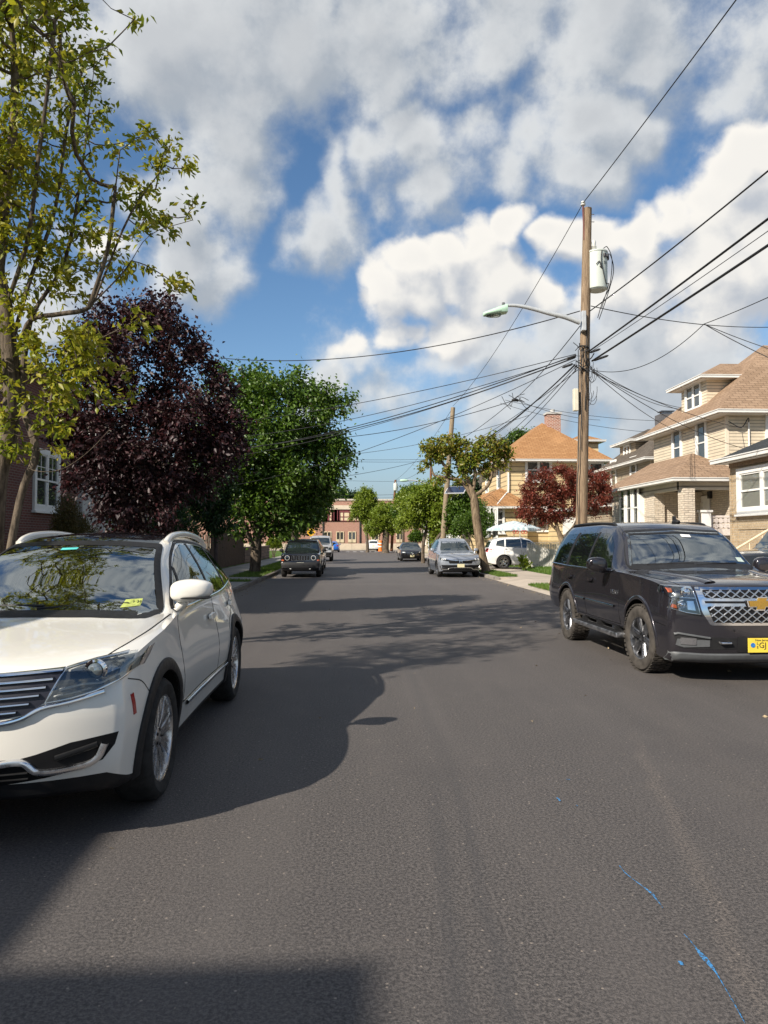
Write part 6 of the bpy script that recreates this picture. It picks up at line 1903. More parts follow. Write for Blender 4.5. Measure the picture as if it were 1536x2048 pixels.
LEAF_O = m_leaf('turning leaf', [(.07, .13, .016), (.13, .19, .022), (.19, .23, .026), (.30, .22, .032), (.09, .15, .016)], .40, .42)
LEAF_R = m_leaf('red maple leaf', [(.12, .024, .020), (.20, .036, .028), (.14, .046, .024), (.26, .055, .036), (.10, .040, .020)], .34, .42)
LEAF_C = m_leaf('conifer spray', [(.045, .050, .012), (.085, .075, .016), (.12, .085, .02), (.03, .045, .012)], .15, .6)

def leaf_mesh(name, pos, dirs, size, mat, rg, wid=.46, droop=.35, fold=.22, sv=.35):
    """one folded leaf of two faces at each place"""
    n = len(pos)
    d = dirs + rg.normal(0, .55, (n, 3)); d[:, 2] -= droop
    d /= np.linalg.norm(d, axis=1)[:, None] + 1e-9
    r = rg.normal(0, 1, (n, 3)); s = np.cross(d, r); s /= np.linalg.norm(s, axis=1)[:, None] + 1e-9
    u = np.cross(s, d)
    L = size * rg.uniform(1 - sv, 1 + sv, n)[:, None]; W = L * wid
    a = pos; tip = pos + d * L - np.array([0, 0, 1]) * L * .12
    m = pos + d * L * .45
    l = m + s * W * .5 + u * W * fold; q = m - s * W * .5 + u * W * fold
    V = np.stack([a, q, tip, l], 1).reshape(-1, 3)
    F = np.arange(n)[:, None] * 4
    T = np.concatenate([F + np.array([0, 1, 2]), F + np.array([0, 2, 3])], 1).reshape(-1, 3)
    me = bpy.data.meshes.new(name)
    me.vertices.add(len(V)); me.vertices.foreach_set('co', V.astype(np.float32).ravel())
    me.loops.add(T.size); me.loops.foreach_set('vertex_index', T.astype(np.int32).ravel())
    me.polygons.add(len(T)); me.polygons.foreach_set('loop_start', np.arange(0, T.size, 3, dtype=np.int32))
    me.materials.append(mat); me.update(calc_edges=True)
    return me

def in_blobs(blobs, n, rg, shell=.5):
    vol = np.array([b[3] * b[4] * b[5] * (b[6] if len(b) > 6 else 1) for b in blobs]); vol = vol ** .85
    k = rg.choice(len(blobs), n, p=vol / vol.sum())
    B = np.array([b[:6] for b in blobs])[k]
    v = rg.normal(0, 1, (n, 3)); v /= np.linalg.norm(v, axis=1)[:, None]
    r = rg.uniform(0, 1, n) ** (1 / 3.0); r = shell * (.55 + .45 * rg.uniform(0, 1, n)) + (1 - shell) * r
    return B[:, :3] + v * r[:, None] * B[:, 3:6]

def px_blobs(y, lst):
    """blobs of a crown given by their place in the photo and their own depth"""
    out = []
    for b in lst:
        px, py, r = b[:3]; dy = b[3] if len(b) > 3 else 0.0; k = b[4] if len(b) > 4 else 1.0
        yy = y + dy; p = at_y(px, py, yy); rr = r / FPX * yy
        out.append((p.x, p.y, p.z, rr, rr * (b[5] if len(b) > 5 else 1.0), rr, k))
    return out

def tree(name, label, trunk, blobs, n_tw, n_leaf, leaf, leafmat, bark, r0, seed, cat='tree', group=None, spread=.22, droop=.35, shell=.5, tip_r=.006, wid=.46, up=.25, extra_limbs=(), sub_steps=3, min_r=.004, rpow=.42, rexp=.5):
    """trunk (> limbs) grown out to twigs within the crown, and leaves set about the twigs"""
    rg = np.random.default_rng(seed)
    nodes = [np.array(trunk[0], float)]; par = [-1]
    def chain(pts, start):
        last = start
        for p in pts:
            nodes.append(np.array(p, float)); par.append(last); last = len(nodes) - 1
        return last
    tp = smooth_line([tuple(p) for p in trunk], 4)
    top = chain(tp[1:], 0)
    free = [max(1, int(len(tp) * .45))]
    for limb in extra_limbs:
        l0 = np.array(limb[0], float)
        st = int(np.argmin([np.linalg.norm(q - l0) for q in nodes]))
        chain(smooth_line([tuple(p) for p in limb], 4)[1:], st)
    tips = in_blobs(blobs, n_tw, rg, shell)
    base_ok = max(1, int(len(tp) * .55))
    origin = nodes[min(base_ok, len(nodes) - 1)]
    order = np.argsort(np.linalg.norm(tips - origin, axis=1))
    A = np.zeros((len(nodes) + n_tw * (sub_steps + 1), 3)); A[:len(nodes)] = nodes
    plen = np.zeros(len(A))
    cnt = len(nodes); par = par + [0] * (len(A) - cnt)
    for i in range(1, cnt): plen[i] = plen[par[i]] + np.linalg.norm(A[i] - A[par[i]])
    ends = []; edir = []
    for k in order:
        t = tips[k]
        d = t - A[base_ok:cnt]
        dist = np.linalg.norm(d, axis=1)
        cost = dist + .10 * plen[base_ok:cnt] - .25 * np.clip(d[:, 2], -.5, .8) * 0
        j = int(np.argmin(cost)) + base_ok
        a = A[j]; L = np.linalg.norm(t - a)
        last = j
        bend = rg.normal(0, .10 * L, 3)
        for q in range(1, sub_steps + 1):
            f = q / sub_steps
            p = a + (t - a) * f + bend * math.sin(math.pi * f) + np.array([0, 0, -up * L * math.sin(math.pi * f) * .35])
            A[cnt] = p; par[cnt] = last; plen[cnt] = plen[last] + np.linalg.norm(p - A[last]); last = cnt; cnt += 1
        ends.append(last); g = A[last] - A[par[last]]; edir.append(g / (np.linalg.norm(g) + 1e-9))
    load = np.zeros(cnt)
    for e in ends: load[e] += 1
    for i in range(cnt - 1, 0, -1): load[par[i]] += load[i]
    rad = np.maximum(min_r, tip_r * np.maximum(load, .6) ** rpow)
    k0 = r0 / rad[0]
    # thicken smoothly so that the base has the trunk's real girth
    rad = rad * (1 + (k0 - 1) * (np.maximum(load, 1) / max(1, load[0])) ** rexp)
    rad[0] *= 1.28
    root = thing(name, label, cat, tuple(trunk[0]), 0, group)
    off = np.array(trunk[0])
    mbs = {0: MB(), 1: MB()}
    kids = {}
    for i in range(1, cnt): kids.setdefault(par[i], []).append(i)
    # draw runs of nodes as tapering tubes
    stack = [(0, 0)]; seen = set()
    runs = []
    while stack:
        s, start = stack.pop()
        run = [start] if start == s else [s, start]
        cur = run[-1]
        while cur in kids:
            ch = sorted(kids[cur], key=lambda c: -load[c])
            for c in ch[1:]: stack.append((cur, c))
            run.append(ch[0]); cur = ch[0]
        runs.append(run)
    tr = MB()
    for run in runs:
        if len(run) < 2: continue
        rr = [rad[i] for i in run]
        if len(run) > 1 and run[0] != 0: rr[0] = min(rr[0], rr[1] * 1.25)
        big = max(rr)
        pts = [A[i] - off for i in run]
        if run[0] == 0:
            pts[0] = pts[0] - np.array([0, 0, .12])
        tr.tube(pts, rr, 12 if big > .06 else (6 if big > .015 else 4), 0, caps=False)
    o = tr.build('trunk', bark, root, smooth=80, fix=False)
    # leaves
    E = np.array([A[e] for e in ends]); D = np.array(edir)
    Pp = np.array([A[par[e]] for e in ends])
    k = rg.integers(0, len(E), n_leaf)
    f = rg.uniform(0, 1, n_leaf)[:, None] ** .7
    pos = Pp[k] + (E[k] - Pp[k]) * f + rg.normal(0, spread, (n_leaf, 3)) * rg.uniform(.3, 1, (n_leaf, 1))
    me = leaf_mesh('crown', pos - off, D[k] * .8, leaf, leafmat, rg, wid, droop)
    c = bpy.data.objects.new('crown', me); COL.objects.link(c); c.parent = root
    return root

def shrub(name, label, blobs, n_leaf, leaf, mat, seed, base, cat='shrub', bark=None, shell=.72, spread=.05, droop=.1, wid=.5, stems=7):
    rg = np.random.default_rng(seed)
    root = thing(name, label, cat, base)
    off = np.array(base)
    pos = in_blobs(blobs, n_leaf, rg, shell) + rg.normal(0, spread, (n_leaf, 3))
    pos = pos[pos[:, 2] > base[2] + .02]
    d = pos - np.array(base); d /= np.linalg.norm(d, axis=1)[:, None] + 1e-9
    me = leaf_mesh('foliage', pos - off, d, leaf, mat, rg, wid, droop)
    o = bpy.data.objects.new('foliage', me); COL.objects.link(o); o.parent = root
    mb = MB()
    for i in range(stems):
        b = blobs[i % len(blobs)]; t = np.array(b[:3]) - off + rg.normal(0, .3, 3) * np.array(b[3:6])
        mb.tube([(rg.normal(0, .06), rg.normal(0, .06), -.05), t * .5 + rg.normal(0, .05, 3), t], [.03, .02, .008], 6, 0, False)
    mb.build('stem', bark or BARK_G, root, smooth=60, fix=False)
    return root

G = lambda px, y, z=.11: (at_y(px, 1080, y).x, y, z)

# the yellow-green street tree over the white car
y = 9.9
b = px_blobs(y, [(40, 40, 120, 0, 1, 1.2), (120, 200, 105, .4, 1, 1.1), (30, 300, 130, 0, 1, 1.2), (70, 420, 110, 0, 1.2), (210, 330, 95, -.3, 1.1), (165, 95, 62, .8, 1), (110, 60, 70, .5, 1), (290, 290, 62, .2, .8), (335, 410, 58, .2, .8), (390, 270, 22, 0, 1), (330, 195, 18, 0, 1), (395, 420, 24, 0, 1), (370, 330, 30, 0, 1),
                 (190, 180, 45, .3, .8), (250, 470, 80, -.4, .8), (350, 550, 40, .1, .8), (300, 400, 60, .3, .8), (60, 540, 100, 0, 1), (150, 520, 80, 0, .9), (-130, 300, 180, .2, .9, 1.1), (-100, 0, 180, 0, .9, 1.2), (40, -150, 170, -.6, 1, 1.2), (-60, -330, 150, -.8, .9),
                 (120, 700, 80, -.5, 2.2), (190, 680, 55, -.4, 2.0), (240, 775, 45, -.4, 2.0), (290, 640, 26, -.4, 1.5), (60, 790, 70, -.3, 2.0), (160, 780, 55, -.5, 2.0), (110, 880, 45, -.3, 1.8), (165, 880, 22, -.3, 1.2), (20, 880, 55, -.2, 1.2), (290, 790, 22, -.4, 1.2), (-80, 700, 120, 0, .8), (30, 640, 70, -.2, 1.2)])
b += [(-4.0, 7.2, 8.4, 1.5, 1.5, 1.2, .5), (-3.2, 8.0, 7.2, .9, 1.1, .8, .3), (-5.4, 7.4, 7.4, 1.5, 1.5, 1.3, .5)]
base = G(-15, y)
fk = at_y(12, 900, y)
limbs = [[base, at_y(40, 1000, y - .1), at_y(72, 905, y - .2), at_y(45, 800, y), at_y(62, 640, y), at_y(130, 520, y), at_y(165, 330, y + .1), at_y(190, 120, y + .2)],
         [at_y(40, 690, y), at_y(62, 640, y - .2), at_y(120, 628, y - .3), at_y(178, 615, y - .3), at_y(205, 560, y - .2), at_y(260, 430, y), at_y(330, 330, y)],
         [at_y(18, 880, y), at_y(50, 930, y - .2), at_y(80, 943, y - .3), at_y(125, 938, y - .4), at_y(175, 905, y - .5), at_y(217, 862, y - .5)],
         [at_y(20, 700, y), at_y(60, 560, y + .2), at_y(110, 420, y + .4), at_y(135, 250, y + .5), at_y(180, 90, y + .6)],
         [at_y(10, 620, y), at_y(55, 480, y - .3), at_y(75, 330, y - .3), at_y(95, 180, y - .3), at_y(110, 40, y - .3)],
         [at_y(178, 615, y - .3), at_y(215, 500, y - .4), at_y(228, 400, y - .5), at_y(240, 300, y - .5)],
         [at_y(-10, 600, y), at_y(10, 400, y), at_y(30, 200, y), at_y(20, 0, y)], [at_y(178, 615, y - .3), at_y(250, 540, y - .3), at_y(300, 470, y - .1), at_y(385, 440, y)]]
tree('pear_tree', 'sparse yellow green street tree with many bare upright twigs above the white car', [base, at_y(-5, 980, y), fk, at_y(25, 780, y), at_y(10, 620, y), at_y(0, 480, y)],
     b, 1150, 25000, .095, LEAF_Y, BARK_G, .135, 11, extra_limbs=limbs, spread=.085, shell=.30, droop=.55, tip_r=.0055, wid=.50, min_r=.0045, rpow=.36, rexp=1.0)

# the purple plum
y = 15.2
b = px_blobs(y, [(300, 700, 115), (385, 815, 105), (240, 850, 120), (425, 905, 72), (270, 985, 95), (180, 770, 90), (335, 640, 55), (215, 650, 55), (400, 720, 45), (320, 900, 110), (200, 960, 70), (455, 850, 40), (370, 960, 50), (160, 860, 60), (300, 1030, 60), (230, 1040, 50)])
tree('plum_tree', 'dark purple leaved plum tree behind the white car', [G(248, y), at_y(246, 1020, y), at_y(238, 950, y), at_y(250, 870, y), at_y(270, 760, y)], b, 480, 42000, .092, LEAF_P, BARK_P, .12, 12,
     extra_limbs=[[at_y(243, 1000, y), at_y(275, 930, y - .2), at_y(320, 850, y - .2)], [at_y(240, 960, y), at_y(205, 880, y), at_y(190, 780, y)]], spread=.18, shell=.55, wid=.58, tip_r=.006)

# the big green tree over the black boxy SUV, and one beyond it
y = 34.8
b = px_blobs(y, [(560, 830, 95), (635, 850, 72), (505, 890, 110), (605, 935, 92), (455, 950, 95), (430, 830, 70), (658, 922, 48), (555, 1000, 82), (500, 780, 55), (600, 770, 40), (670, 800, 42), (690, 890, 32), (450, 770, 40), (395, 990, 60), (605, 1000, 46), (480, 1030, 60)])
tree('shade_tree', 'broad dark green street tree over the black boxy SUV', [G(510, y, .13), at_y(512, 1110, y), at_y(514, 1080, y), at_y(520, 1020, y), at_y(530, 940, y)], b, 520, 56000, .19, LEAF_G, BARK_G, .25, 13,
     extra_limbs=[[at_y(512, 1105, y), at_y(492, 1060, y - .3), at_y(470, 1000, y - .3)], [at_y(513, 1090, y), at_y(540, 1040, y - .2), at_y(575, 960, y)]], spread=.36, shell=.62, wid=.55, tip_r=.013)
y = 50
b = px_blobs(y, [(630, 985, 40), (655, 965, 24), (612, 1025, 38), (590, 1010, 50), (668, 940, 14), (640, 1015, 22)])
tree('street_tree', 'green street tree beyond the black boxy SUV on the left', [G(588, y), at_y(590, 1060, y), at_y(600, 1010, y)], b, 170, 15000, .22, LEAF_G, BARK_G, .2, 14, spread=.32, wid=.55, tip_r=.014)
y = 27.5
b = px_blobs(y, [(415, 1010, 45), (385, 975, 50), (430, 960, 45), (440, 1040, 30)])
tree('young_tree', 'small dark tree with yellow green tips in front of the wooden fence', [G(432, y), at_y(432, 1060, y), at_y(428, 1010, y)], b, 110, 8500, .15, LEAF_DG, BARK_P, .08, 15, spread=.20, tip_r=.01)
y = 24
b = px_blobs(y, [(345, 1045, 38), (320, 1062, 32), (372, 1068, 30), (350, 1020, 22)])
shrub('round_shrub', 'dark rounded evergreen shrub left of the wooden fence', b, 9000, .07, LEAF_DG, 16, G(345, y, .12))
y = 18.6
p = at_y(142, 1000, y); b = []
for k in range(7):
    t = k / 6; c = at_y(148 - 3 * k, 1072 - 11 * k, y); b.append((c.x, c.y, c.z, .62 * (1 - t * .7), .55 * (1 - t * .7), .28, 1))
c = at_y(150, 1090, y); b.append((c.x, c.y, c.z - .6, .7, .6, .9, 1))
shrub('conical_shrub', 'olive brown cone shaped conifer under the gridded window', b, 13000, .075, LEAF_C, 17, G(146, y, .12), shell=.8, wid=.25)

# the pollarded tree by the silver car
y = 33.6
b = px_blobs(y, [(872, 900, 24), (895, 885, 20), (925, 900, 22), (955, 905, 24), (990, 892, 22), (1008, 905, 14), (852, 905, 18), (935, 925, 22), (985, 925, 18), (868, 882, 14), (850, 932, 12), (893, 935, 12), (1000, 880, 10), (925, 955, 12), (968, 945, 12), (910, 870, 9), (845, 888, 9), (1012, 925, 9), (965, 880, 9), (880, 960, 9)])
lim = [[at_y(948, 1000, y), at_y(925, 965, y), at_y(895, 955, y), at_y(868, 950, y), at_y(860, 920, y)], [at_y(947, 990, y), at_y(930, 950, y), at_y(910, 920, y)], [at_y(949, 992, y), at_y(975, 972, y), at_y(984, 945, y), at_y(990, 915, y)], [at_y(947, 985, y), at_y(950, 945, y), at_y(945, 910, y)]]
tree('pollarded_tree', 'pollarded maple with thick leaning trunk and turning yellow green tufts', [G(973, y), at_y(962, 1100, y), at_y(953, 1040, y), at_y(948, 992, y)], b, 170, 8200, .14, LEAF_O, BARK_T, .19, 18, extra_limbs=lim, spread=.15, shell=.45, wid=.58, tip_r=.014, droop=.5)
# the red Japanese maple on the lawn
y = 33.0
b = px_blobs(y, [(1080, 980, 40), (1120, 965, 40), (1160, 965, 40), (1195, 985, 32), (1060, 1010, 28), (1100, 1015, 30), (1200, 1010, 26), (1050, 1030, 16), (1075, 1035, 18), (1150, 1000, 36), (1085, 945, 16), (1170, 938, 14), (1205, 955, 16), (1125, 1030, 14), (1215, 1030, 12)])
tree('japanese_maple', 'spreading dark red Japanese maple on the lawn behind the utility pole', [G(1132, y, .26), at_y(1122, 1075, y), at_y(1104, 1050, y), at_y(1090, 1032, y)], b, 260, 30000, .105, LEAF_R, BARK_T, .13, 19,
     extra_limbs=[[at_y(1118, 1068, y), at_y(1110, 1040, y), at_y(1100, 1015, y)], [at_y(1125, 1078, y), at_y(1150, 1050, y), at_y(1160, 1020, y)]], spread=.17, shell=.75, wid=.40, tip_r=.009, droop=.6)
y = 43
b = px_blobs(y, [(955, 1035, 20), (940, 1050, 18), (975, 1040, 16), (965, 1060, 18), (925, 1045, 16), (960, 1015, 13)])
shrub('garden_shrub', 'tall loose green shrub before the yellow house porch', b, 6000, .12, LEAF_G, 20, G(955, y, .12), shell=.6, spread=.12)

# right-hand street trees going away, labels by what each stands beside
def row_tree(label, y, trunk_px, blobs, n, mat, seed, leaf=.20, r0=.12, name='street_tree', bark=BARK_G, group='street trees on the right'):
    b = px_blobs(y, blobs)
    t = G(trunk_px, y); n = int(n * 1.5); leaf = min(leaf, .24)
    cx = sum(q[0] for q in b) / len(b); cz = sum(q[2] for q in b) / len(b)
    tree(name, label, [t, (t[0], y, t[2] + .9), (t[0] * .8 + cx * .2, y, 1.9), (cx, y, cz)], b, 110, n, leaf, mat, bark, r0, seed, spread=.30, shell=.50, wid=.55, tip_r=.013, group=group)
row_tree('round bright green street tree between the black saloon and the solar panel pole', 52, 846, [(850, 1005, 40), (880, 1012, 38), (835, 1030, 28), (868, 1045, 30), (900, 1030, 30), (860, 990, 24), (905, 1005, 26), (820, 1015, 22)], 17000, LEAF_LG, 21)
row_tree('green street tree with thin twin stems behind the solar panel pole', 47, 868, [(915, 1030, 26), (930, 1015, 26), (908, 1050, 18), (938, 1045, 20)], 8000, LEAF_G, 22, r0=.09)
row_tree('pale green street tree just left of the black saloon', 70, 834, [(815, 1005, 24), (828, 1025, 22), (810, 1040, 16), (835, 1000, 18)], 9000, LEAF_LG, 23)
row_tree('stout street tree with thick trunk beside the orange barrel', 93, 771, [(770, 1042, 24), (748, 1055, 20), (788, 1050, 22), (765, 1027, 20), (798, 1035, 18), (780, 1018, 16)], 12000, LEAF_LG, 24, .30, .42)
row_tree('tall light green tree in front of the school windows', 97, 735, [(732, 1002, 22), (716, 1022, 17), (748, 1018, 18), (730, 988, 15), (738, 1036, 15), (708, 1036, 10)], 7500, LEAF_LG, 25, .30, .2)
row_tree('slim green tree rising above the far streetlamp', 88, 806, [(806, 1000, 16), (800, 1020, 15), (812, 985, 12)], 5000, LEAF_G, 26, .28, .14)
row_tree('distant dark green tree behind the yellow house roof', 82, 1040, [(1035, 885, 24), (1055, 880, 22), (1018, 892, 16), (1045, 905, 24), (1030, 930, 26)], 9000, LEAF_G, 27, .30, .3, 'background_tree', group='trees behind the houses')
row_tree('dark tree behind the far street trees on the right', 112, 830, [(825, 985, 18), (845, 980, 16), (810, 990, 14), (835, 1000, 20), (855, 990, 12)], 7000, LEAF_G, 28, .36, .3, 'background_tree', group='trees behind the houses')
row_tree('dark tree between the porch of the yellow house and the pole', 62, 935, [(925, 985, 22), (940, 1000, 22), (915, 1005, 20), (945, 975, 18), (960, 1000, 20)], 9000, LEAF_DG, 29, .26, .2, 'background_tree', group='trees behind the houses')
for i, (px, r, lab) in enumerate(((688, 15, 'leftmost of the dark treetops beyond the school roof'), (705, 12, 'small rounded treetop beyond the middle of the school roof'), (675, 12, 'low treetop beyond the school roof near the big green tree'))):
    b = px_blobs(145, [(px, 994 + 2 * i, r), (px - 6, 998, r * .7), (px + 7, 999, r * .7)])
    t = (b[0][0], 145, 0)
    tree('background_tree', lab, [t, (t[0], 145, 4), (t[0], 145, 7)], b, 50, 2500, .5, LEAF_DG, BARK_G, .3, 40 + i, spread=.5, tip_r=.03, group='trees behind the houses')
# shrubs by the far fronts
for i, (px, py, y, r, lab, mt) in enumerate(((832, 1072, 62, 12, 'low bush beside the black saloon', LEAF_G), (700, 1085, 64, 0, '', None), (575, 1068, 60, 16, 'green bush behind the stone wall', LEAF_G), (548, 1085, 63, 12, 'small light bush at the end of the stone wall', LEAF_LG))):
    if not r: continue
    b = px_blobs(y, [(px, py, r), (px + r * .6, py + r * .4, r * .7), (px - r * .6, py + r * .4, r * .7)])
    shrub('garden_bush', lab, b, 2500, .16, mt, 50 + i, (b[0][0], y, .12))
b = px_blobs(35.8, [(1050, 1128, 9), (1046, 1118, 6)]); shrub('garden_bush', 'small leafy plant at the corner of the slatted fence', b, 260, .16, LEAF_LG, 60, (b[0][0], 35.8, .24), stems=4)
# street trees standing out of frame beside and behind the photographer: their dapples and reflections reach the picture
tree('street_tree', 'street tree standing out of the picture to the left of the white car', [(-4.6, 1.4, .11), (-4.8, 1.6, 2.0), (-5.4, 2.4, 4.2)], [(-6.5, 4.4, 6.5, 1.2, 1.2, .9), (-5.7, 5.0, 6.3, 1.0, 1.0, .6), (-7.2, 3.8, 6.8, 1.0, 1.0, .7), (-5.2, 5.4, 6.7, .9, .9, .6)], 150, 2300, .12, LEAF_Y, BARK_G, .15, 61, spread=.20)
tree('street_tree', 'street tree standing behind the photographer at the left kerb', [(-4.3, -6.6, .11), (-4.3, -6.6, 2.0), (-4.2, -6.5, 4.0)], [(-4.0, -6.3, 5.9, 1.7, 1.6, 1.3), (-3.2, -5.6, 5.2, 1.2, 1.2, .9), (-4.6, -6.8, 7.0, 1.4, 1.4, 1.0)], 160, 5000, .12, LEAF_Y, BARK_G, .18, 62, spread=.22)
# ------------------------------------------------------------------ poles, lamps, wires, fences, signs
WOOD_POLE = None
def m_wood(name, a, b, sc=(9, 9, .5), ridge=.6):
    t = NT(name, .85, 0, .2)
    v = t.coord('Object', sc)
    n = t.noise(4, 7, .7, v); n2 = t.noise(1.3, 4, .6)
    t.color(t.mix(t.math('MULTIPLY', t.ramp(n2, .4, .75), .5), t.mix(t.ramp(n, .36, .66), b, a), tone(a, .7)))
    t.bump(n, ridge, .012)
    return t.m
W_POLE = m_wood('weathered pole wood', (.36, .265, .175), (.12, .08, .052), (22, 22, .7), 1.0)
W_POLE_G = m_wood('grey pole wood', (.34, .27, .18), (.17, .13, .09), (12, 12, .5))
W_POLE_R = m_wood('reddish pole wood', (.22, .10, .05), (.12, .055, .03), (12, 12, .5))
W_FENCE = m_wood('dark fence boards', (.105, .070, .050), (.050, .034, .026), (8, 8, .6))
M_CABLE = m_plain('cable black', (.012, .012, .013), .6)
M_TANK = m_plain('grey transformer paint', (.52, .56, .52), .45, 0, .05, 3)
M_LAMPG = m_plain('pale green lamp paint', (.42, .60, .46), .45, 0, .06, 3)
M_ARM = m_plain('galvanised arm', (.52, .54, .55), .4, .3, .08, 6)
M_PORC = m_plain('porcelain', (.60, .60, .57), .25, 0, .05)
M_PANEL = m_glass_dark('solar cells', (.015, .022, .05), .12)

PY = 20.0
PB = at_y(1163, 1040, PY); PT = at_y(1175, 417, PY)
def on_pole(px, py, out=0.0): return at_y(px, py, PY)
def main_pole():
    base = PB + (PB - PT) * ((PB.z - .1) / (PT.z - PB.z))
    root = thing('utility_pole', 'tall brown wooden utility pole with many cables behind the dark SUV', 'utility pole', tuple(base))
    o = Vector(base)
    mb = MB(); n = 14
    mb.tube([(base + (PT - base) * (k / n) - o) for k in range(n + 1)], [.165 - .05 * (k / n) for k in range(n + 1)], 18); mb.build('pole', W_POLE, root, smooth=50)
    # insulator bracket at the top
    mb = MB(); q = at_y(1168, 410, PY) - o + Vector((-.04, -.05, 0))
    mb.tube([q + Vector((.03, 0, -1.0)), q + Vector((0, 0, -.15)), q], [.03, .028, .022], 8, 0)
    mb.build('insulator_bracket', m_plain('rust red bracket', (.12, .04, .03), .7), root, smooth=40)
    mb = MB(); mb.lathe([(.03, -.02), (.065, .0), (.07, .03), (.035, .05), (.06, .07), (.055, .10), (0, .12)], q + Vector((0, 0, -.03)), 14); mb.build('insulator', M_PORC, root, smooth=40)
    # transformer can with bushing, lid, brackets
    t = thing('transformer', 'grey cylindrical transformer hung on the utility pole', 'transformer', tuple(at_y(1195, 580, PY) + Vector((0, .02, 0))))
    h = at_y(1195, 505, PY).z - at_y(1195, 580, PY).z
    mb = MB(); r = .275
    mb.lathe([(.0, -.02), (r * .8, -.02), (r * .98, .02), (r, .06), (r, h - .03), (r * 1.05, h - .03), (r * 1.05, h), (r * .95, h + .02), (0, h + .05)], (0, 0, 0), 32); mb.build('tank', M_TANK, t, smooth=35)
    mb = MB(); mb.lathe([(.05, 0), (.05, .02), (.085, .04), (.05, .06), (.08, .085), (.048, .105), (.075, .13), (.05, .15), (.055, .20), (.06, .25), (.04, .30), (0, .31)], (-.10, -.05, h + .02), 14); mb.build('bushing', M_PORC, t, smooth=40)
    for a in (0, .5, -.5):
        mb = MB(); mb.lathe([(.035, -.05), (.045, 0), (.035, .05), (.0, .06)], (r * math.cos(a - .6) * 1.05, r * math.sin(a - .6) * 1.05, h - .16), 10); mb.build('terminal', M_INK, t, smooth=40)
    for z in (.25, h - .3):
        mb = MB(); mb.box(-.40, -.2, -.05, .05, z - .05, z + .05); mb.build('bracket', M_ARM, t)
    tb = MB(); fr = lambda a, b, d: (.15 + (a) * .85, -math.sqrt(max(0, r * r - (.15 + a * .85) ** 2)) - .004 - d, h - .36 + b)
    text_mesh(tb, '50', .12, fr, 0, .001); tb.build('rating_numerals', M_INK, t, fix=False)
    mb = MB(); mb.tube(smooth_line([(-.12, -r - .01, .62), (-.03, -r - .02, .70), (0, -r - .02, .60), (.03, -r - .01, .52), (-.02, -r - .02, .56)], 4), .012, 6); mb.build('stain_mark', M_INK, t)
    mb = MB()
    for pts in ([(.12, -.2, h + .05), (.26, -.1, h + .12), (.42, 0, h - .2), (.36, .05, h - .9), (.16, .05, -.3), (.02, .05, -.75)], [(.2, -.15, h - .1), (.34, -.1, h - .1), (.46, 0, h - .5), (.3, .03, -.1), (.05, .03, -.8)], [(.05, -.27, h), (.02, -.3, h - .35), (.16, -.24, h - .9), (.26, -.15, .1), (.1, -.05, -.5)]):
        mb.tube(smooth_line(pts, 6), .011, 6)
    mb.build('lead_wires', M_CABLE, t)
    # street lamp on its curved arm
    a = at_y(1160, 648, PY)
    L = thing('street_lamp', 'pale green cobra head street lamp on a curved arm fixed to the pole', 'street lamp', tuple(a))
    pts = [at_y(x, y_, PY - .25) - a for x, y_ in ((1160, 645), (1130, 634), (1100, 627), (1075, 620), (1050, 614), (1030, 611), (1012, 611))]
    mb = MB(); mb.tube(smooth_line(pts, 5), [.07 - .028 * k / 30 for k in range(31)], 12); mb.build('arm', M_ARM, L, smooth=50)
    mb = MB(); mb.box(-.03, .08, -.30, -.12, -.25, .28); mb.build('mounting_plate', M_ARM, L, bevel=.01)
    p1 = at_y(1014, 622, PY - .25) - a; p0 = at_y(966, 629, PY - .25) - a
    d = p0 - p1; ln = d.length
    mb = MB(); N = 16; vs, fs = [], []
    for i in range(N + 1):
        t_ = i / N; c = p1 + d * t_ + Vector((0, 0, .02 - .02 * t_))
        w = .10 + .10 * math.sin(math.pi * min(1, t_ * .95 + .08)) ** .7; hh = .175 * (1 - t_ * .72)
        if i == N: w *= .25
        for j in range(16):
            an = 2 * math.pi * j / 16
            vs.append(c + Vector((0, w * math.cos(an), max(-.07, hh * math.sin(an)))))
    for i in range(N):
        for j in range(16): fs.append((i * 16 + j, i * 16 + (j + 1) % 16, (i + 1) * 16 + (j + 1) % 16, (i + 1) * 16 + j))
    fs += [tuple(range(16)), tuple(N * 16 + j for j in range(16))]
    mb.add(vs, fs); hd = mb.build('lamp_head', M_LAMPG, L, smooth=50)
    mb = MB(); c = p1 + d * .58 + Vector((0, 0, -.055)); vs, fs = blobshape(c, (ln * .33, .13, .06), 2.6, 10, 20); mb.add(vs, fs); mb.build('lamp_bowl', m_glass_clear('lamp bowl glass', (.75, .78, .72), .06), hd, smooth=50)
    mb = MB(); c = p1 + d * .15 + Vector((0, 0, .20)); mb.lathe([(.04, -.04), (.04, .04), (.0, .05)], c, 10); mb.build('light_sensor', M_GREYPL, hd, smooth=40)
    # cream service box, cable risers, tangle of spare loops
    c = at_y(1151, 800, PY - .1); mb = MB(); mb.obox(c - o, (.13, .16, .60)); mb.build('service_box', m_plain('cream box', (.62, .58, .46), .5, 0, .08), root, bevel=.02)
    rg = random.Random(5)
    mb = MB()
    for px, z0, z1 in ((1156, 700, 1060), (1163, 690, 900), (1172, 640, 820)):
        pts = [at_y(px + rg.uniform(-2, 2) + (1163 - px) * 0, z0 + (z1 - z0) * k / 8, PY - .17) - o for k in range(9)]; mb.tube(smooth_line(pts, 3), .012, 6)
    mb.build('riser_cable', M_CABLE, root)
    mb = MB()
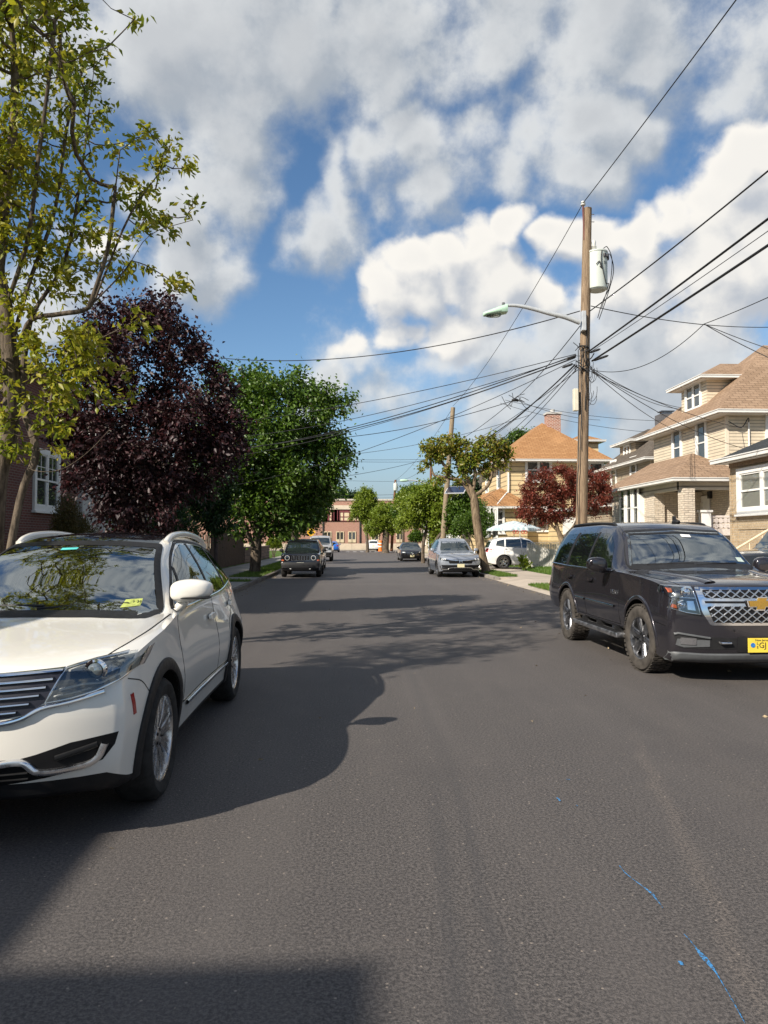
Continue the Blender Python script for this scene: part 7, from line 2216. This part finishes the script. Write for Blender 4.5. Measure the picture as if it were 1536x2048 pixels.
    for k in range(12):
        c = at_y(1176 + rg.uniform(-5, 9), 760 + rg.uniform(-35, 42), PY - .1) - o; r1, r2 = rg.uniform(.06, .16), rg.uniform(.14, .34)
        mb.tube([c + Vector((r1 * math.cos(t), rg.uniform(-.02, .02), r2 * math.sin(t))) for t in np.linspace(rg.uniform(0, 3), 6.5, 16)], .007, 5)
    mb.build('spare_loops', M_CABLE, root)
    mb = MB()
    for k in range(34):
        c = at_y(1166 + rg.uniform(-15, 17), 712 + rg.uniform(-22, 34), PY - rg.uniform(-.12, .22)) - o
        d = Vector((rg.uniform(-.3, .3), rg.uniform(-.15, .15), rg.uniform(-.3, .22)))
        mb.tube(smooth_line([c - d * .5, c + Vector((rg.uniform(-.07, .07), -.05, rg.uniform(-.07, .07))), c + d * .5], 4), rg.choice((.008, .011, .016)), 5)
    for px, py in ((1142, 715), (1135, 732), (1190, 702), (1197, 718), (1206, 715)):
        c = at_y(px, py, PY - .1) - o; mb.tube([c + Vector((-.15, 0, -.05)), c + Vector((-.1, 0, -.03)), c + Vector((.1, 0, .04)), c + Vector((.15, 0, .06))], [.012, .032, .032, .012], 8)
    mb.build('cable_tangle', M_CABLE, root)
    mb = MB()
    for k in range(2):
        z = at_y(1165, 430 + 15 * k, PY).z; mb.tube([Vector((PT.x + .06, PY - .05, z)) - o, Vector((PT.x + .17, PY - .05, z)) - o], .010, 6)
    mb.build('step_bolt', M_ALLOYDK, root)
main_pole()

def plain_pole(label, base, top, r, mat, name='utility_pole'):
    root = thing(name, label, 'utility pole', tuple(base)); o = Vector(base)
    mb = MB(); n = 8; mb.tube([(Vector(top) - o) * (k / n) for k in range(n + 1)], [r * (1 - .28 * k / n) for k in range(n + 1)], 14); mb.build('pole', mat, root, smooth=50)
    return root, o
def solar(label, c, w, d, tilt=28, rz=0, mount=None):
    t = thing('solar_panel', label, 'solar panel', tuple(c), rz)
    rot = Matrix.Rotation(R(tilt), 3, 'X')
    mb = MB(); mb.obox((0, 0, 0), (w, d, .05), rot); mb.build('panel_frame', m_plain('panel frame white', (.66, .67, .68), .4, .2), t)
    mb = MB(); mb.obox(rot @ Vector((0, 0, .028)), (w - .08, d - .08, .012), rot); mb.build('cells', M_PANEL, t)
    mb = MB(); mb.obox(rot @ Vector((0, 0, -.028)), (w - .1, d - .1, .01), rot); mb.build('panel_back', m_plain('panel back grey', (.30, .33, .38), .5), t)
    mb = MB(); mb.beam((mount.x - c.x, mount.y - c.y, -.75), (0, 0, -.05), .05, .05); mb.beam((mount.x - c.x, mount.y - c.y, -.12), (0, .1, -.03), .05, .05); mb.build('bracket', M_ARM, t)
Y2 = 47.0
p2b, p2t = at_y(884, 1105, Y2), at_y(906, 815, Y2)
plain_pole('leaning weathered grey utility pole behind the pollarded tree', p2b, p2t, .19, W_POLE_G)
pm = at_y(891, 985, Y2)
solar('tilted solar panel mounted on the leaning grey pole', at_y(912, 980, Y2 - .6), 1.25, .95, 30, R(-24), pm)
Y3 = 95.0
p3b, p3t = at_y(783, 1103, Y3), at_y(791, 960, Y3)
r3, o3 = plain_pole('reddish utility pole far up the street beside the orange barrel', p3b, p3t, .19, W_POLE_R)
solar('small far solar panel on the reddish pole', at_y(793, 1032, Y3 - .5), 1.6, 1.0, 32, R(-15), at_y(787, 1032, Y3))
c = at_y(791, 974, Y3 - .2); t = thing('transformer', 'pale grey transformer high on the far reddish pole', 'transformer', tuple(c)); mb = MB(); mb.lathe([(0, -.45), (.25, -.45), (.27, -.4), (.27, .4), (.25, .45), (0, .5)], (0, 0, 0), 16); mb.build('tank', M_TANK, t, smooth=40); mb = MB(); mb.lathe([(.04, 0), (.06, .1), (0, .2)], (0, 0, .48), 8); mb.build('bushing', M_PORC, t)
Y4 = 72.0
p4b, p4t = at_y(861, 1100, Y4), at_y(862, 925, Y4)
plain_pole('dark utility pole among the street trees carrying the far lamp', p4b, p4t, .15, W_POLE_R)
a = at_y(862, 967, Y4); L = thing('street_lamp', 'far street lamp with pale head above the street trees', 'street lamp', tuple(a))
mb = MB(); mb.tube(smooth_line([tuple(at_y(x, y_, Y4 - .2) - a) for x, y_ in ((862, 968), (845, 964), (828, 961), (815, 960))], 5), .05, 8); mb.build('arm', M_ARM, L, smooth=40)
mb = MB(); c = at_y(808, 961, Y4 - .2) - a; mb.add(*blobshape(c, (.42, .18, .13), 2.4, 8, 16)); mb.build('lamp_head', M_LAMPG, L, smooth=50)

# ---- cables: each hangs in its own shallow curve
def cable(label, a, b, sag=.3, r=.011, n=26, name='overhead_cable', group=None):
    a, b = Vector(a), Vector(b)
    mb = MB(); mb.tube([(a + (b - a) * (k / n) - Vector((0, 0, 4 * sag * (k / n) * (1 - k / n)))) - a for k in range(n + 1)], r, 6)
    o = mb.build(name, M_CABLE, None, smooth=60); o.location = a
    tag(o, label, 'cable', group)
A = lambda px, py, y=PY - .1: at_y(px, py, y)
top = A(1167, 405)
cable('topmost bare cable running from the pole top over the viewer', top, (6.3, -22, 10.9), .55, .012)
cable('topmost bare cable from the near pole top to the leaning grey pole', top, p2t + Vector((0, 0, .1)), .5, .011)
cable('cable from the leaning grey pole top to the far reddish pole', p2t, p3t, .6, .012)
cable('twisted service cable from below the transformer toward the upper right', A(1180, 622), (6.6, -18, 8.6), .9, .015)
cable('thin cable looping off right from the lamp arm level', A(1182, 612), at_y(1660, 645, 26), .35, .012)
cable('cable drooping left from the lamp arm to the big green tree', A(1160, 622), at_y(440, 716, 27), .55, .014)
cable('thick bundled cable going right above the dark SUV', A(1176, 704), (6.9, -14, 7.3), .28, .021)
cable('thin cable hanging just under the thick bundled cable', A(1178, 706), (6.9, -14, 7.1), .42, .007)
cable('second thick cable with a splice box going right', A(1184, 722), (7.1, -14, 6.55), .22, .024)
cable('slackest thin cable looping to the junction at upper right', A(1186, 740), at_y(1408, 648, 17), .42, .009)
cable('short drop from the right junction out of the picture above the tan house', at_y(1408, 648, 17), at_y(1600, 742, 15), .05, .010)
cable('second drop from the right junction past the beige house roof', at_y(1408, 648, 17), at_y(1620, 722, 15), .05, .009)
cable('thin cable from the junction rising off to the right edge', at_y(1408, 648, 17), at_y(1610, 560, 13), .03, .009)
# drops to the houses on the right
for i, (p, q, yy, lab) in enumerate((((1186, 738), (1366, 816), 31, 'upper drop cable from the pole to the beige dormer'), ((1186, 741), (1362, 818), 31.2, 'lower drop cable from the pole to the beige dormer'), ((1186, 743), (1500, 900), 27.5, 'drop cable from the pole across the beige house wall'), ((1184, 745), (1484, 856), 28.4, 'drop cable from the pole to the service mast'), ((1186, 744), (1372, 868), 30.2, 'steep drop cable from the pole to the beige eave'))):
    cable(lab, A(*p), at_y(q[0], q[1], yy), .18 + .05 * (i % 3), .010, group='drop cables from the pole to the right')
cable('upper level cable passing behind the pole to the brown house', at_y(1010, 800, 42), at_y(1390, 842, 40), .35, .012)
cable('lower level cable passing behind the pole to the brown house', at_y(1000, 806, 42), at_y(1400, 868, 40), .45, .012)
# fan of wires to the left and to the leaning pole
fan = [((1152, 708), (300, 860), 30, .35, .010, 'highest of the fan of cables crossing left to the purple tree'), ((1152, 710), (420, 905), 34, .45, .014, 'thicker cable of the fan crossing left'), ((1152, 714), (400, 900), 34, .6, .014, 'cable just under the thicker one of the fan'), ((1150, 716), (330, 930), 30, .5, .009, 'thin cable of the fan ending behind the purple tree'),
       ((1150, 720), (440, 975), 32, .5, .009, 'lowest cable of the fan, ending in the big green tree'), ((1152, 712), (380, 880), 33, .5, .010, 'cable in the middle of the fan crossing left')]
for i, (p, q, yy, sg, r, lab) in enumerate(fan): cable(lab, A(*p), at_y(q[0], q[1], yy), sg, r, group='fan of cables crossing the street to the left')
cable('thick cable running from the pole down toward the leaning grey pole', A(1150, 730), at_y(897, 905, Y2), .55, .019)
for i, (q, sg, lab) in enumerate((((897, 912), .55, 'thin cable just below the thick cable toward the leaning pole'), ((897, 920), .8, 'slack thin cable toward the leaning pole'), ((896, 925), 1.0, 'slackest cable toward the leaning pole'), ((896, 900), .35, 'tightest thin cable toward the leaning pole'))):
    cable(lab, A(1150 + 3 * i, 728 + 3 * i), at_y(q[0], q[1], Y2), sg, .010, group='cables between the two near poles')
cable('steep cable from the lamp arm to a splice over the street', A(1160, 652), at_y(1030, 798, 34), .12, .013)
cable('cable from the splice over the street down toward the green trees', at_y(1030, 798, 34), at_y(902, 890, Y2), .15, .014)
cable('cable from the splice over the street going left to the green tree', at_y(1030, 800, 34), at_y(560, 880, 40), .5, .016)
cable('cable from the splice over the street back to the yellow chimney', at_y(1032, 800, 34), at_y(1200, 840, 44), .2, .012)
cable('lower cable looping left from the splice to the green tree', at_y(1060, 830, 36), at_y(540, 915, 42), .6, .011)
cable('wire crossing low to the big green tree above the black boxy SUV', at_y(895, 905, Y2), at_y(430, 970, 33), .5, .012)
for i, (y0, a_, b_, lab) in enumerate(((60, (560, 915), (1010, 912), 'high cable crossing the street in front of the far sky'), (60, (560, 918), (1000, 918), 'second high cable crossing the far sky'), (80, (600, 956), (900, 960), 'middle cable crossing the street above the school'), (104, (560, 990), (900, 984), 'thick cable crossing in front of the school roof'), (104, (560, 996), (900, 990), 'thin cable just below the thick one before the school roof'))):
    cable(lab, at_y(*a_, y0), at_y(*b_, y0), .25, .022 if i == 3 else .014)
cable('far cable from the reddish pole to the dark pole', p3t, p4t, .5, .014)
# loops and splices over the street
t = thing('cable_splice', 'knotted cable splice with loose loops hanging over the street', 'cable splice', tuple(at_y(1030, 800, 34)))
rg = random.Random(3); mb = MB()
for k in range(9):
    c = Vector((rg.uniform(-.4, .5), rg.uniform(-.1, .1), rg.uniform(-.25, .25))); d = Vector((rg.uniform(-.4, .4), 0, rg.uniform(-.3, .3))); mb.tube(smooth_line([c - d, c + Vector((0, 0, rg.uniform(-.25, .1))), c + d], 5), .014, 5)
mb.build('loops', M_CABLE, t)
mb = MB(); mb.add(*blobshape((0, 0, 0), (.16, .07, .07), 2.4, 8, 12)); mb.build('splice_case', M_CABLE, t, smooth=50)

# ---- fences and walls
def board_fence(name, label, a, b, h, mat, bw=.14, gap=.012, th=.022, rot=.0, posts=True, seed=1, jag=.03, cat='fence'):
    a, b = Vector(a), Vector(b); d = (b - a); L = d.length; d.normalize()
    root = thing(name, label, cat, tuple(a), math.atan2(d.y, d.x)); rg = random.Random(seed)
    mb = MB(); x = 0
    while x < L:
        hh = h + rg.uniform(-jag, jag); mb.box(x, x + bw, -th, 0, .04, hh); x += bw + gap
    mb.build('boards', mat, root)
    for z in (.35, h - .35):
        mb = MB(); mb.box(0, L, .0, .05, z, z + .09); mb.build('rail', mat, root)
    k = max(1, int(L / 2.4))
    for i in range(k + 1):
        mb = MB(); mb.box(L * i / k - .05, L * i / k + .05, .05, .15, 0, h + .05); mb.build('post', mat, root)
    return root
board_fence('board_fence', 'dark brown vertical board fence behind the big green tree', (-6.75, 36.2, .12), (-6.75, 47.0, .12), 1.95, W_FENCE, seed=2)
board_fence('picket_fence', 'weathered grey picket fence left of the brown board fence', (-9.3, 35.6, .12), (-6.8, 36.1, .12), 1.75, m_wood('weathered pickets', (.22, .19, .16), (.09, .075, .062), (8, 8, .6)), .07, .055, seed=4, jag=.02)
# block wall beyond the board fence
t = thing('garden_wall', 'low wall of rough brown stone blocks beyond the board fence', 'wall', (-6.7, 47.4, .12))
mb = MB(); mb.box(-.35, 0, 0, 14, 0, .95); mb.box(-3.0, -.35, 0, .35, 0, .95); mb.build('wall_blocks', m_brick('stone blocks', (.25, .17, .135), (.17, .12, .10), (.07, .055, .05), .62, .24, .016), t, uv=True)
mb = MB(); mb.box(-.40, .05, -.05, 14.05, .95, 1.03); mb.build('coping', m_plain('brown coping', (.24, .17, .14), .85, 0, .25, 4), t)
# chain-link fence with white slats along the yard
t = thing('slatted_fence', 'chain link fence woven with white slats around the yellow house yard', 'fence', (at_y(1055, 1100, 36.7).x, 36.7, .22))
mb = MB(); x = 0; rg = random.Random(8)
while x < 11.5:
    mb.box(x, x + .066, -.006 + .012 * (int(x / .085) % 2), .004 + .012 * (int(x / .085) % 2), .05, 1.20 + rg.uniform(-.012, .012)); x += .085
mb.build('slats', m_plain('white slats', (.64, .62, .56), .55, 0, .10, 9), t)
mb = MB()
for k in range(96):
    mb.tube([(k * .12, -.02, .05), (k * .12 + .6 if k * .12 + .6 < 11.5 else 11.5, -.02, 1.22)], .003, 4)
    mb.tube([(k * .12 + .6 if k * .12 + .6 < 11.5 else 11.5, -.024, .05), (k * .12, -.024, 1.22)], .003, 4)
mb.build('chain_link', M_ARM, t, fix=False)
mb = MB(); mb.tube([(0, 0, 1.24), (11.5, 0, 1.24)], .022, 8); mb.build('top_rail', M_ARM, t, smooth=40)
for k in range(5):
    mb = MB(); mb.tube([(k * 2.85, .03, 0), (k * 2.85, .03, 1.3)], .03, 10); mb.build('post', M_ARM, t, smooth=40)

# ---- signs and small things
c = at_y(322, 1005, 16.2); t = thing('road_sign', 'bare back of a diamond road sign beside the purple tree', 'road sign', (c.x, 16.2, .12))
rot = Matrix.Rotation(R(-14), 3, 'Z')
dm = round_poly([(.48, 0), (0, .48), (-.48, 0), (0, -.48)], .06)
mb = MB(); n = len(dm); vs = [rot @ Vector((u, dd, v + c.z - .12)) for dd in (-.003, .003) for u, v in dm]; mb.add(vs, [tuple(range(n)), tuple(range(n, 2 * n))[::-1]] + [(i, (i + 1) % n, n + (i + 1) % n, n + i) for i in range(n)]); mb.build('sign_plate', m_plain('bare aluminium', (.42, .42, .40), .5, .2, .08, 3), t)
mb = MB(); mb.tube([(0, .04, -.1), (0, .04, c.z + .35)], .03, 8); mb.build('sign_post', M_ALLOYDK, t, smooth=40)
c = at_y(622, 1067, 66); t = thing('warning_sign', 'yellow diamond warning sign above the far parked cars on the left', 'road sign', (-3.95, 66, .12)); x = c.x + 3.95
mb = MB(); mb.prism(round_poly([(x + .42, c.z), (x, c.z + .42), (x - .42, c.z), (x, c.z - .42)], .05), -.01, 0, 'xz'); mb.build('sign_plate', m_plain('sign yellow', (.75, .42, .02), .5, 0, .05), t)
mb = MB(); mb.beam((x - .2, -.016, c.z), (x + .1, -.016, c.z), .01, .09); mb.prism([(x + .05, c.z - .14), (x + .24, c.z), (x + .05, c.z + .14)], -.02, -.012, 'xz'); mb.build('sign_arrow', M_INK, t)
mb = MB(); mb.tube([(x, .04, 0), (x, .04, c.z + .3)], .03, 8); mb.build('sign_post', M_ALLOYDK, t)
# patio umbrella with a pale fringe, beyond the fence
c = at_y(1043, 1056, 40.6); t = thing('patio_umbrella', 'pale blue and white patio umbrella open behind the white SUV', 'umbrella', (c.x, 42.5, .13)); 
mb = MB(); N = 10; vs, fs = [], []; H = c.z - .13 + .02; rad = 1.55
for k in range(5):
    r = rad * k / 4; z = H + .42 * (1 - (k / 4) ** 1.3)
    for j in range(N): vs.append((r * math.cos(2 * math.pi * j / N), r * math.sin(2 * math.pi * j / N), z - (.05 if k == 4 and j % 2 else 0)))
for k in range(4):
    for j in range(N): fs.append((k * N + j, k * N + (j + 1) % N, (k + 1) * N + (j + 1) % N, (k + 1) * N + j))
o_ = len(vs)
for j in range(N): vs.append((rad * 1.01 * math.cos(2 * math.pi * j / N), rad * 1.01 * math.sin(2 * math.pi * j / N), H - .16))
for j in range(N): fs.append((4 * N + j, 4 * N + (j + 1) % N, o_ + (j + 1) % N, o_ + j))
tt = NT('umbrella cloth', .8); ch = tt.n('ShaderNodeTexChecker'); ch.inputs['Scale'].default_value = 7; tt.L.new(tt.coord(), ch.inputs[0]); ch.inputs[1].default_value = (.66, .68, .68, 1); ch.inputs[2].default_value = (.34, .46, .50, 1); tt.color(ch.outputs[0])
mb.add(vs, fs); mb.build('canopy', tt.m, t, fix=False)
mb = MB(); mb.tube([(0, 0, 0), (0, 0, H + .4)], .02, 8); mb.build('umbrella_pole', M_ARM, t)
c2 = at_y(1040, 1064, 40.4); t = thing('lawn_light', 'red scrolled metal ornament on a stake beneath the patio umbrella', 'garden ornament', (c2.x, 40.4, .13))
mb = MB()
for s in (-1, 1):
    for k in (0, 1): mb.tube([(s * (.16 + .14 * k) + .09 * math.cos(a), 0, c2.z - .13 + .09 * math.sin(a)) for a in np.linspace(0, 6.3, 14)], .016, 5)
mb.build('scroll', m_plain('red metal', (.45, .03, .03), .4), t); mb = MB(); mb.tube([(0, 0, 0), (0, 0, c2.z - .1)], .015, 6); mb.build('stake', M_ARM, t)
# orange barrel and bin at the far corner
c = at_y(761, 1090, 98); t = thing('traffic_barrel', 'orange traffic barrel by the far thick trunked tree', 'traffic barrel', (c.x, 98, .13))
mb = MB(); mb.lathe([(.34, 0), (.34, .06), (.28, .08), (.27, .4), (.26, .75), (.24, 1.3), (.2, 1.4), (0, 1.42)], (0, 0, 0), 16); mb.build('barrel_body', m_plain('orange plastic', (.80, .20, .02), .5, 0, .05), t, smooth=40)
mb = MB()
mb.lathe([(.275, .55), (.272, .70)], (0, 0, 0), 16, caps=False); mb.lathe([(.262, .95), (.26, 1.1)], (0, 0, 0), 16, caps=False); mb.build('reflective_band', W_TRIM, t)
c = at_y(757, 1095, 108); t = thing('litter_bin', 'dark grey litter bin beside the far white SUV', 'bin', (c.x, 108, .0)); mb = MB(); mb.lathe([(.3, 0), (.36, .95), (.38, 1.0), (.36, 1.06), (0, 1.12)], (0, 0, 0), 14); mb.build('bin_body', M_GREYPL, t, smooth=40); mb = MB(); mb.lathe([(.38, 1.0), (.39, 1.04), (.3, 1.13), (0, 1.16)], (0, 0, 0), 14); mb.build('bin_lid', M_BLACKPL, t, smooth=40)
# a fallen red leaf and scraps on the road
rg = np.random.default_rng(31)
pos = np.concatenate([np.stack([-3.48 + np.abs(rg.normal(0, .22, 320)), rg.uniform(12, 40, 320), np.full(320, .012)], 1), np.stack([rg.uniform(-4.9, -3.7, 120), rg.uniform(12, 34, 120), np.full(120, .15)], 1), np.stack([5.68 - np.abs(rg.normal(0, .15, 120)), rg.uniform(14, 40, 120), np.full(120, .012)], 1), np.stack([rg.uniform(-3.3, 5.4, 70), rg.uniform(3, 22, 70), np.full(70, .008)], 1), np.stack([rg.uniform(5.2, 5.6, 30), rg.uniform(18, 30, 30), np.full(30, .01)], 1)])
me = leaf_mesh('fallen_leaves', pos, rg.normal(0, 1, (660, 3)) * np.array([1, 1, .05]), .045, m_plain('dry leaf', (.30, .23, .14), .8, 0, .4, 30), rg, .5, 0)
o = bpy.data.objects.new('fallen_leaves', me); COL.objects.link(o); tag(o, 'dry leaves and scraps scattered on the asphalt and along the gutters', None, None, 'stuff')
